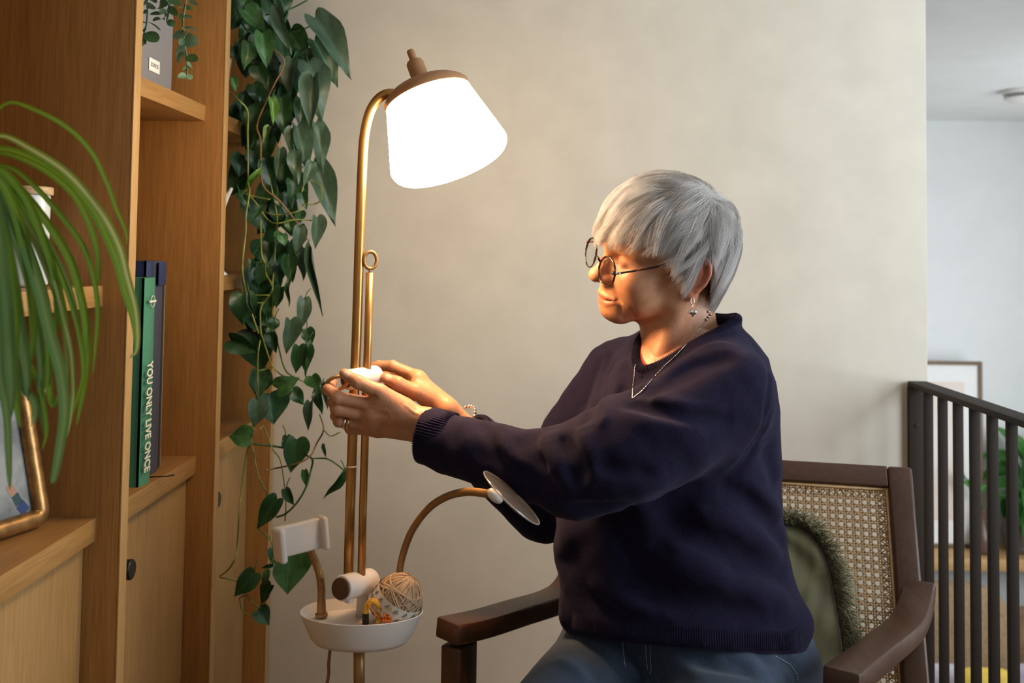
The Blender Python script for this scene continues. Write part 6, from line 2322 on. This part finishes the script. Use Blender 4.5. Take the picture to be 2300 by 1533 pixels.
potp = Vector((-0.735, 2.12, 1.494))
tp = thing('trailing_plant', 'heart-leaved green vine trailing down from the upper shelf of the far bay', 'plant', potp)
obj('pot', lathe(B(), [(0, 0), (0.062, 0), (0.075, 0.01), (0.088, 0.13), (0.084, 0.132), (0.080, 0.115), (0, 0.11)], 36, Matrix.Translation(potp)), mat('pale_stone_pot', (0.42, 0.40, 0.37), 0.75, var=0.15, scale=40), tp, angle=40)
obj('soil', lathe(B(), [(0, 0.112), (0.0795, 0.112), (0.0795, 0.108), (0, 0.108)], 28, Matrix.Translation(potp)), mat('dark_soil', (0.03, 0.022, 0.015), 0.95), tp)
# stems: photograph points of each vine, with the depth it hangs at
G, D_, M_, L_ = ML_grey, ML_dark, ML_mid, ML_lime
VINES = [
    ([z2(95, 580), z2(160, 640), z2(215, 705), z2(217, 850), z2(220, 1150), z2(228, 1225), z2(205, 1380), z3(318, 0), z3(296, 230), z3(320, 390), z3(350, 500), z3(400, 650)], 2.02, M_vine, 0.0019),
    ([z2(380, 310), z2(450, 400), z2(370, 570), z2(278, 790), z2(300, 900), z2(310, 1170), z2(420, 1280), z2(530, 1420), z2(600, 1530)], 2.04, M_vinebrown, 0.0019),
    ([z2(300, 1400), z3(415, 0), z3(420, 150), z3(440, 200), z3(447, 270), z3(490, 360), z3(440, 440), z3(412, 500), z3(415, 640), z3(430, 690), z3(480, 840), z3(520, 890), z3(560, 920), z3(650, 945)], 2.05, M_vine, 0.0018),
    ([z3(520, -100), z3(500, 200), z3(488, 380), z3(492, 600), z3(520, 700), z3(570, 880), z3(655, 940), z3(760, 990)], 2.08, M_vine, 0.0017),
    ([z3(410, 690), z3(395, 800), z3(395, 1000), z3(400, 1070)], 2.03, M_vine, 0.0016),
    ([z4(440, 10), z4(470, 0), z4(530, 150), z4(580, 220), z4(610, 400), z4(620, 560), z4(612, 640)], 2.06, M_vine, 0.0014),
    ([z4(400, 112), z4(500, 122), z4(600, 138), z4(700, 170), z4(760, 190), z4(802, 218), z4(795, 280), z4(762, 400), z4(700, 510), z4(620, 590), z4(555, 615)], 2.05, ML_mid, 0.0022),
    ([z4(800, 212), z4(850, 210), z4(910, 216), z4(980, 260), z4(1035, 308)], 2.0, ML_mid, 0.0016),
    ([z4(380, 115), z4(350, 175), z4(310, 470), z4(297, 600), z4(285, 820), z4(268, 905), z4(220, 980), z4(165, 1025), z4(230, 1040), z4(300, 1060)], 2.03, M_vine, 0.0017),
    ([z4(390, 130), z4(420, 290), z4(450, 380), z4(485, 440), z4(500, 490)], 2.05, M_vine, 0.0015),
    ([z3(790, 1165), z3(815, 1262), z3(770, 1350), z3(730, 1430), z3(640, 1480), z3(500, 1510), z3(440, 1525)], 2.02, M_vinebrown, 0.0016),
    ([z3(815, 1262), z3(860, 1303), z3(920, 1278)], 1.96, M_vine, 0.0012),
    ([z4(300, 1170), z4(320, 1260), z4(380, 1292), z4(420, 1235)], 2.04, M_vine, 0.0013),
    ([z2(560, 1230), z2(580, 1170), z2(625, 1150), z2(680, 1190), z2(685, 1270), z2(645, 1300), z2(595, 1305)], 2.10, M_vine, 0.0016),
    ([z2(225, 1240), z2(290, 1320), z2(340, 1395), z2(400, 1425), z2(520, 1400), z2(625, 1405)], 2.05, M_vine, 0.0015),
    ([z2(200, 1235), z2(270, 1255), z2(360, 1272)], 2.04, M_vine, 0.0014),
    ([z2(300, 1330), z2(360, 1365), z2(450, 1365), z2(540, 1345), z2(590, 1300)], 2.07, M_vine, 0.0014),
    ([z2(365, 1180), z2(400, 1350), z2(405, 1480), z3(500, 60)], 2.08, M_vine, 0.0016),
    ([z3(345, 405), z3(470, 405)], 2.04, M_vine, 0.0013),
    ([z3(345, 448), z3(430, 452), z3(470, 405)], 2.03, M_vine, 0.0013),
    ([z3(375, 195), z3(430, 200), z3(455, 215), z3(460, 245)], 2.05, ML_lime, 0.0012),
    ([z3(395, 888), z3(450, 875), z3(485, 855)], 2.04, M_vine, 0.0012),
    ([z2(600, 0), z2(480, 60), z2(330, 95)], 2.06, ML_mid, 0.0018),
    ([z2(470, 205), z2(560, 190), z2(640, 155)], 2.14, ML_dark, 0.0018),
    ([z2(490, 250), z2(560, 262), z2(640, 265)], 2.16, ML_dark, 0.0018),
    ([z2(150, 60), z2(200, 180), z2(300, 240), z2(380, 320)], 2.09, ML_dark, 0.0018),
    ([z4(430, 690), z4(500, 760), z4(540, 820), z4(540, 900), z4(520, 960)], 2.05, M_vine, 0.0014),
    ([z4(440, 1240), z4(380, 1190), z4(350, 1150), z4(300, 1170)], 2.04, M_vine, 0.0013),
]
for pts, Y, m_, r_ in VINES:
    W3 = UV([(a, b_, Y + 0.018 * math.sin(0.013 * b_ + a)) for a, b_ in pts])
    obj('vine', tube(B(), spline(W3, 4), r_, 6), m_, tp)
# leaves: stalk end, tip, width in photograph pixels, depth, tone
LV = []
def lf(zf, k, rows):
    for bx, by, tx, ty, w, m_, *Y in rows:
        LV.append((zf(bx, by), zf(tx, ty), w * k, m_, Y[0] if Y else None))
lf(z2, 0.3521, [
    (650, 115, 895, 490, 165, G, 2.12), (640, 262, 812, 545, 150, D_, 2.16), (605, 400, 715, 762, 165, G, 2.10), (640, 500, 616, 830, 130, G, 2.04), (500, 385, 470, 620, 112, G, 2.06),
    (312, 218, 345, 430, 112, M_, 2.03), (225, 275, 205, 445, 86, M_, 2.04), (195, 70, 335, 212, 120, M_, 2.05), (408, 60, 482, 345, 95, G, 2.05), (490, 200, 595, 400, 160, D_, 2.14),
    (655, 790, 712, 1105, 112, G, 2.10), (525, 815, 602, 1090, 112, G, 2.07), (640, 1035, 790, 1440, 150, G, 2.16), (502, 822, 480, 1000, 66, G, 2.02), (520, 968, 530, 1180, 86, G, 2.01),
    (418, 955, 400, 1150, 66, G, 2.02), (372, 632, 388, 800, 52, L_, 2.02), (430, 630, 452, 870, 135, D_, 2.06), (300, 680, 205, 950, 130, D_, 2.05), (345, 1020, 372, 1210, 112, D_, 2.06),
    (622, 1040, 575, 1192, 72, G, 2.06), (655, 1388, 660, 1590, 78, G, 2.06), (292, 1090, 162, 1252, 42, L_, 2.01), (362, 815, 318, 920, 46, L_, 2.03), (128, 300, 142, 385, 60, D_, 2.07),
    (118, 500, 150, 590, 42, M_, 2.04), (330, 0, 400, 170, 130, D_, 2.10), (240, -10, 300, 100, 100, D_, 2.08), (190, -30, 232, 55, 70, M_, 2.05), (560, 1235, 592, 1335, 66, D_, 2.08),
    (500, 1150, 512, 1330, 78, D_, 2.09), (552, 1345, 540, 1425, 62, D_, 2.08), (410, 1240, 430, 1332, 62, D_, 2.06), (280, 420, 330, 545, 112, D_, 2.10), (250, 540, 302, 662, 102, D_, 2.10),
    (180, 990, 160, 1130, 120, D_, 2.12), (250, 960, 262, 1090, 102, D_, 2.11), (555, 1440, 582, 1545, 72, D_, 2.08), (478, 1395, 500, 1515, 52, M_, 2.05), (425, 1485, 398, 1540, 66, M_, 2.04),
    (450, 450, 470, 600, 100, D_, 2.12), (560, 640, 560, 830, 100, D_, 2.12), (380, 60, 330, 260, 120, D_, 2.12), (480, 560, 520, 760, 110, D_, 2.13), (420, 240, 460, 430, 120, D_, 2.12),
    (560, 330, 600, 500, 120, D_, 2.14), (350, 880, 300, 1060, 110, D_, 2.12), (460, 1010, 440, 1200, 110, D_, 2.12), (540, 1120, 600, 1260, 90, D_, 2.12), (330, 1180, 300, 1330, 90, D_, 2.12),
    (420, -40, 470, 100, 120, D_, 2.12), (300, 240, 260, 400, 110, D_, 2.13), (410, 760, 400, 920, 100, D_, 2.13), (480, 1240, 470, 1400, 90, D_, 2.12), (230, 160, 170, 290, 90, D_, 2.12),
    (190, 600, 170, 720, 80, D_, 2.10), (560, 900, 580, 1060, 100, D_, 2.12), (370, 480, 380, 640, 110, D_, 2.12), (165, 1230, 245, 1345, 60, D_, 2.06), (300, 1310, 230, 1430, 26, M_, 2.03)])
lf(z3, 0.3521, [
    (662, -25, 638, 152, 76, G, 2.05), (742, 110, 790, 560, 48, G, 2.08), (692, 118, 670, 315, 72, G, 2.09), (592, 155, 590, 312, 92, D_, 2.07), (432, 205, 400, 352, 92, D_, 2.08),
    (545, 25, 572, 88, 62, M_, 2.03), (597, 305, 580, 492, 34, D_, 2.05), (550, 355, 510, 492, 82, D_, 2.06), (690, 432, 668, 642, 84, G, 2.05), (600, 565, 590, 792, 98, G, 2.03),
    (300, 400, 305, 608, 150, D_, 2.00), (228, 690, 405, 770, 128, D_, 2.00), (708, 622, 738, 725, 84, D_, 2.05), (655, 730, 645, 912, 100, D_, 2.03), (715, 700, 716, 940, 40, D_, 2.04),
    (690, 830, 702, 902, 30, D_, 2.06), (338, 398, 376, 562, 24, G, 1.99), (470, 650, 512, 775, 76, D_, 2.06), (455, 608, 495, 640, 52, D_, 2.05), (455, 430, 440, 532, 72, D_, 2.07),
    (520, 1000, 655, 932, 130, M_, 2.02), (740, 920, 780, 1015, 100, M_, 2.04), (620, 1012, 692, 1108, 84, D_, 2.04), (395, 888, 402, 1062, 112, D_, 2.05), (395, 1078, 378, 1258, 104, G, 1.99),
    (728, 1090, 708, 1282, 62, G, 2.0), (775, 1010, 796, 1172, 60, D_, 2.0), (808, 968, 842, 1138, 34, G, 1.98), (352, 1310, 200, 1300, 108, M_, 1.99), (640, 1325, 610, 1545, 140, D_, 2.03),
    (578, 1310, 602, 1455, 62, D_, 2.06), (820, 1355, 830, 1442, 24, G, 1.99), (352, 180, 345, 262, 42, D_, 2.05), (520, 220, 540, 345, 70, D_, 2.10), (560, 60, 520, 200, 80, D_, 2.11),
    (470, 80, 450, 220, 90, D_, 2.11), (620, 220, 610, 330, 60, D_, 2.10), (640, 60, 600, 180, 80, D_, 2.10), (500, 560, 470, 650, 60, D_, 2.08)])
lf(z4, 0.3263, [
    (745, 292, 756, 402, 50, M_, 2.04), (618, 425, 672, 542, 62, D_, 2.05), (560, 490, 408, 706, 130, D_, 2.02), (1032, 310, 868, 516, 48, D_, 1.97), (640, 850, 628, 1152, 222, M_, 2.02),
    (400, 1000, 258, 1172, 130, D_, 2.03), (520, 1082, 428, 1222, 88, D_, 2.03), (492, 990, 458, 1122, 50, M_, 2.02), (425, 1258, 505, 1362, 96, D_, 2.04), (530, 830, 540, 950, 74, D_, 2.06),
    (530, 950, 440, 966, 26, D_, 2.03), (748, 900, 762, 945, 40, D_, 2.03)])
rb = random.Random(5)
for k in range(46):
    # extra dark leaves added to darken the bay behind the hanging front ones
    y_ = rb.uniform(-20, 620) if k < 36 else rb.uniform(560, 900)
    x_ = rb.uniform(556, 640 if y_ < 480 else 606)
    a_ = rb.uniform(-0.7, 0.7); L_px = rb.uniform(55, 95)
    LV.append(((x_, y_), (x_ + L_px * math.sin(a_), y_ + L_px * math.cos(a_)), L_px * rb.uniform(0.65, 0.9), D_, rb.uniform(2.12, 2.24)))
for k, (b0, t0_, w, m_, Y) in enumerate(LV):
    Y = Y or 2.04
    bp = U(b0[0], b0[1], Y)
    Lpx = math.hypot(t0_[0] - b0[0], t0_[1] - b0[1])
    sc = Y / F_PX
    fore = 0.25 * Lpx * sc * math.sin(k * 2.1)
    tpnt = U(t0_[0], t0_[1], Y + fore * 0.6)
    Lw = (tpnt - bp).length
    # the face of the blade turns part towards us, part towards the light
    nrm_ = Vector((0.25 + 0.5 * math.sin(k * 1.3), -1.0, 0.25 + 0.25 * math.cos(k * 2.7)))
    n_ = nrm_.normalized()
    vis = max(0.35, abs(n_.y))
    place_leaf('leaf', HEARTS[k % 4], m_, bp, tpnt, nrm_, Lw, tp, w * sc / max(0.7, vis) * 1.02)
    # its own short stalk towards the nearest vine
    if k % 2 == 0:
        e = bp + Vector((-0.012 * math.sin(k), 0.01, 0.022))
        obj('petiole', tube(B(), [bp, bp.lerp(e, 0.5) + Vector((0, 0, 0.004)), e], 0.0011, 5), ML_mid, tp)

# ------------------------------------------------------------------ spider plant in the near bay

def blade_material(name, edge, mid):
    m, nt, nl, b = nodes_of(name)
    at_ = nt.new('ShaderNodeAttribute'); at_.attribute_name = 'midrib'
    r = nt.new('ShaderNodeValToRGB')
    r.color_ramp.elements[0].position, r.color_ramp.elements[0].color = 0.25, (*edge, 1)
    r.color_ramp.elements[1].position, r.color_ramp.elements[1].color = 0.95, (*mid, 1)
    nl.new(at_.outputs['Fac'], r.inputs[0])
    nl.new(r.outputs[0], b.inputs['Base Color'])
    b.inputs['Roughness'].default_value = 0.42
    tl = nt.new('ShaderNodeBsdfTranslucent'); nl.new(r.outputs[0], tl.inputs[0])
    ms = nt.new('ShaderNodeMixShader'); ms.inputs[0].default_value = 0.35
    nl.new(b.outputs[0], ms.inputs[1]); nl.new(tl.outputs[0], ms.inputs[2]); nl.new(ms.outputs[0], nt['Material Output'].inputs[0])
    return m


ML_sp = blade_material('spider_blade', (0.13, 0.25, 0.016), (0.24, 0.38, 0.045))
ML_sp2 = blade_material('spider_blade_blue', (0.10, 0.215, 0.060), (0.24, 0.36, 0.13))
ML_sp3 = blade_material('spider_blade_striped', (0.16, 0.28, 0.03), (0.62, 0.60, 0.30))
spp = Vector((-0.715, 1.15, 1.161))
spd = thing('spider_plant', 'spider plant with long arching striped blades on the near middle shelf', 'plant', spp)
obj('pot', lathe(B(), [(0, 0), (0.045, 0), (0.050, 0.006), (0.064, 0.105), (0.067, 0.107), (0.067, 0.118), (0.062, 0.118), (0.059, 0.105), (0, 0.10)], 32, Matrix.Translation(spp)), mat('terracotta', (0.33, 0.13, 0.06), 0.8, var=0.15), spd, angle=40)


def blade(pts, wpx, m_, Y):
    P_ = [np.array(q) for q in UV(pts, Y)]
    # the last points swing outwards a little: blades hang clear of the shelf
    C = [Vector(q) for q in spline(P_, 7)]
    n = len(C)
    view = Vector((0.25, -1, 0.1)).normalized()
    bm = B()
    ly = bm.verts.layers.float.new('midrib')
    rings = []
    for i, p in enumerate(C):
        t = i / (n - 1)
        tg = (C[min(i + 1, n - 1)] - C[max(i - 1, 0)]).normalized()
        sd = tg.cross(view)
        sd = sd.normalized() if sd.length > 1e-4 else Vector((1, 0, 0))
        nn = sd.cross(tg).normalized()
        w = 0.86 * wpx * Y / F_PX * 0.5 * min(1.0, 0.45 + 1.4 * t) * (1 - t ** 5) ** 0.6
        w = max(w, 0.0002)
        rings.append([bm.verts.new(p + sd * w * s + nn * (-0.35 * w * (1 - abs(s)))) for s in (-1, -0.4, 0, 0.4, 1)])
        for v_, q_ in zip(rings[-1], (0.0, 0.45, 1.0, 0.45, 0.0)): v_[ly] = q_
    for A_, B_ in zip(rings, rings[1:]):
        for k in range(4):
            bm.faces.new((A_[k], A_[k + 1], B_[k + 1], B_[k]))
    return obj('blade', bm, m_, spd)


a1, a2, a3 = ML_sp, ML_sp2, ML_sp3
RT = (-85, 420)
BLD = [
    ([RT, (-30, 290), (15, 232), (75, 245), (150, 285), (205, 340), (240, 410), (262, 470), (283, 520), (285, 550)], 13, a1, 1.14),
    ([RT, (-40, 330), (5, 305), (70, 335), (140, 380), (190, 430), (235, 490), (268, 555), (285, 620), (305, 700), (308, 780), (290, 805)], 22, a3, 1.12),
    ([RT, (-40, 350), (10, 335), (80, 360), (150, 410), (205, 465), (240, 530), (265, 590), (280, 650), (300, 720), (306, 790)], 26, a1, 1.15),
    ([RT, (-40, 355), (10, 345), (90, 375), (160, 430), (195, 490), (215, 550), (222, 610), (215, 650)], 18, a1, 1.13),
    ([RT, (-40, 380), (20, 375), (80, 420), (150, 500), (190, 560), (212, 630), (220, 700), (215, 770), (209, 840)], 15, a1, 1.12),
    ([RT, (-40, 390), (10, 395), (60, 440), (120, 520), (160, 590), (180, 660), (193, 730), (196, 810), (185, 890), (172, 955)], 22, a1, 1.11),
    ([RT, (-40, 380), (5, 390), (40, 450), (85, 540), (120, 620), (140, 690), (152, 740)], 30, a1, 1.10),
    ([RT, (-40, 400), (5, 400), (50, 480), (95, 560), (125, 640), (145, 720), (160, 790), (165, 870), (160, 930), (152, 980)], 14, a3, 1.09),
    ([RT, (-50, 410), (0, 420), (40, 500), (80, 600), (105, 690), (112, 780), (110, 860), (120, 910), (140, 870)], 22, a1, 1.08),
    ([RT, (-50, 410), (-10, 420), (25, 510), (60, 620), (80, 720), (92, 820), (90, 900), (100, 980)], 20, a2, 1.07),
    ([RT, (-50, 420), (-10, 440), (10, 540), (30, 640), (45, 740), (60, 830), (62, 900)], 34, a2, 1.05),
    ([RT, (-60, 430), (-20, 460), (0, 560), (15, 680), (20, 790), (25, 880), (18, 960)], 36, a2, 1.03),
    ([RT, (-60, 430), (-30, 480), (-15, 600), (-5, 720), (0, 840), (15, 930), (20, 1040), (22, 1100)], 24, a2, 1.02),
    ([RT, (-50, 420), (0, 440), (45, 530), (85, 640), (110, 740), (135, 830), (145, 920), (135, 1000), (122, 1070), (115, 1085)], 30, a2, 1.06),
    ([RT, (-50, 410), (10, 430), (60, 510), (100, 600), (135, 700), (150, 800), (150, 900), (153, 975)], 12, a3, 1.09),
    ([RT, (-40, 400), (20, 420), (75, 500), (125, 590), (160, 680), (180, 760), (188, 840), (172, 900), (160, 940)], 14, a1, 1.10),
    ([RT, (-50, 400), (0, 410), (35, 480), (70, 570), (90, 660), (100, 760), (108, 850), (80, 920), (70, 960)], 18, a3, 1.08),
    ([RT, (-60, 420), (-20, 450), (5, 530), (25, 610), (35, 700), (30, 800), (38, 900), (45, 960)], 30, a1, 1.04),
    ([RT, (-50, 400), (5, 405), (60, 470), (110, 550), (150, 630), (170, 700), (178, 770)], 16, a2, 1.12),
    ([RT, (-60, 440), (-25, 500), (-5, 620), (10, 740), (40, 850), (75, 900), (80, 950)], 26, a2, 1.05),
    ([RT, (-50, 390), (0, 380), (55, 440), (95, 530), (120, 610), (128, 700), (120, 780)], 22, a1, 1.09),
    ([RT, (-50, 400), (-5, 400), (30, 460), (55, 560), (70, 660), (75, 760), (60, 850)], 26, a1, 1.06),
    ([RT, (-60, 420), (-10, 470), (20, 580), (35, 690), (60, 800), (90, 870), (105, 960), (95, 1010)], 16, a1, 1.07),
    ([RT, (-70, 380), (-60, 320), (-110, 300), (-180, 360), (-220, 460), (-240, 600)], 24, a1, 1.12),
    ([RT, (-90, 360), (-120, 330), (-180, 420), (-210, 560), (-220, 700)], 24, a2, 1.1),
]
for q in BLD:
    blade(*q)

# ------------------------------------------------------------------ eucalyptus sprays hanging in the middle bay
ML_eu = leaf_material('eucalyptus_leaf', (0.10, 0.20, 0.11), (0.17, 0.29, 0.165), (0.19, 0.31, 0.18), 0.55, 0.2)
ML_eu2 = leaf_material('eucalyptus_leaf_dark', (0.05, 0.125, 0.035), (0.09, 0.19, 0.06), (0.11, 0.2, 0.08), 0.5, 0.2)
round_me = [None, None]
for q, (fo, dr) in enumerate(((0.12, 0.1), (0.3, 0.2))):
    bm = B()
    c_ = bm.verts.new((0.5, 0, 0))
    rim_ = [bm.verts.new((0.5 - 0.5 * math.cos(a), 0.5 * math.sin(a), fo * abs(math.sin(a)) ** 1.5 * 0.5 - dr * (0.5 - 0.5 * math.cos(a)) ** 2)) for a in np.linspace(0, 2 * math.pi, 25)[:-1]]
    mid_ = [bm.verts.new((0.5 - 0.27 * math.cos(a), 0.27 * math.sin(a), fo * abs(math.sin(a)) ** 1.5 * 0.2 - dr * (0.5 - 0.27 * math.cos(a)) ** 2 * 0.7)) for a in np.linspace(0, 2 * math.pi, 25)[:-1]]
    for i in range(24):
        j = (i + 1) % 24
        bm.faces.new((c_, mid_[i], mid_[j])); bm.faces.new((mid_[i], rim_[i], rim_[j], mid_[j]))
    round_me[q] = bpy.data.meshes.new('round_leaf_%d' % q)
    bm.to_mesh(round_me[q]); bm.free()
    round_me[q].polygons.foreach_set('use_smooth', [True] * len(round_me[q].polygons))
ev = Vector((-0.78, 1.68, 1.902))
eu = thing('eucalyptus_plant', 'eucalyptus sprays with round grey-green leaves hanging over the grey box', 'plant', ev)
obj('pot', lathe(B(), [(0, 0), (0.05, 0), (0.06, 0.01), (0.065, 0.10), (0.061, 0.10), (0.058, 0.09), (0, 0.085)], 28, Matrix.Translation(ev)), mat('white_pot', (0.7, 0.7, 0.68), 0.4), eu, angle=40)
def z5(x, y): return 310 + x * 0.1696, y * 0.1696
EY = 1.60
for pts in ([(640, -900), (645, -400), (635, 0), (600, 240), (605, 480), (625, 640), (650, 800), (650, 980), (630, 1010)], [(130, -900), (125, -300), (125, 100), (115, 300), (80, 450), (65, 600)],
            [(430, -900), (420, -200), (410, 60), (400, 200), (385, 290), (440, 320)], [(300, -900), (310, -100), (340, 120), (370, 190)]):
    top_ = ev + Vector((0.05, -0.02, 0.10))
    over_ = U(*z5(pts[0][0], 0), EY)
    W3 = [top_, Vector((XS - 0.03, over_.y + 0.01, 2.0)), Vector((XS + 0.012, over_.y, 1.955))] + UV([(*z5(*p), EY + (0.01 if i % 2 else 0)) for i, p in enumerate(pts) if p[1] > -500])
    obj('stem', tube(B(), spline(W3, 4), 0.0016, 6), ML_eu, eu)
EL = [
    (615, 480, 465, 440, 130, 0), (600, 400, 665, 410, 90, 0), (610, 510, 555, 590, 70, 0), (610, 540, 775, 540, 150, 0), (625, 640, 475, 720, 130, 0), (620, 700, 505, 820, 100, 0), (640, 750, 775, 790, 110, 1), (650, 860, 745, 890, 120, 0), (640, 860, 630, 950, 60, 0),
    (640, 1000, 545, 1010, 70, 0), (645, 990, 725, 1040, 60, 0), (610, 230, 500, 230, 75, 1), (600, 215, 710, 225, 45, 0), (605, 370, 765, 385, 35, 0), (635, 80, 545, 90, 60, 0), (640, 100, 730, 105, 50, 1), (680, 0, 780, 60, 45, 0),
    (400, 60, 235, 60, 125, 1), (390, 20, 575, 20, 130, 1), (395, 140, 300, 160, 90, 0), (310, 190, 150, 170, 60, 1), (400, 200, 320, 240, 60, 1), (400, 90, 510, 190, 80, 1), (385, 290, 490, 320, 75, 1), (130, 290, 300, 385, 60, 1), (300, 250, 190, 260, 55, 1),
    (90, 440, 255, 530, 150, 1), (90, 480, 60, 610, 60, 1), (120, 160, 60, 150, 50, 1), (120, 60, 200, 100, 60, 0), (130, 20, 60, 40, 90, 0), (150, 0, 230, 10, 80, 0), (110, 300, 60, 290, 50, 1), (100, 400, 60, 390, 60, 1)]
for k, (bx, by, tx, ty, w, d) in enumerate(EL):
    b0 = U(*z5(bx, by), EY - 0.004); t0_ = U(*z5(tx, ty), EY + 0.02 * math.sin(k * 1.9))
    place_leaf('leaf', round_me[k % 2], (ML_eu, ML_eu2)[d], b0, t0_, Vector((0.5 * math.sin(k), -1, 0.3 + 0.3 * math.cos(k))), (t0_ - b0).length, eu, w * 0.1696 * EY / F_PX * 1.3)
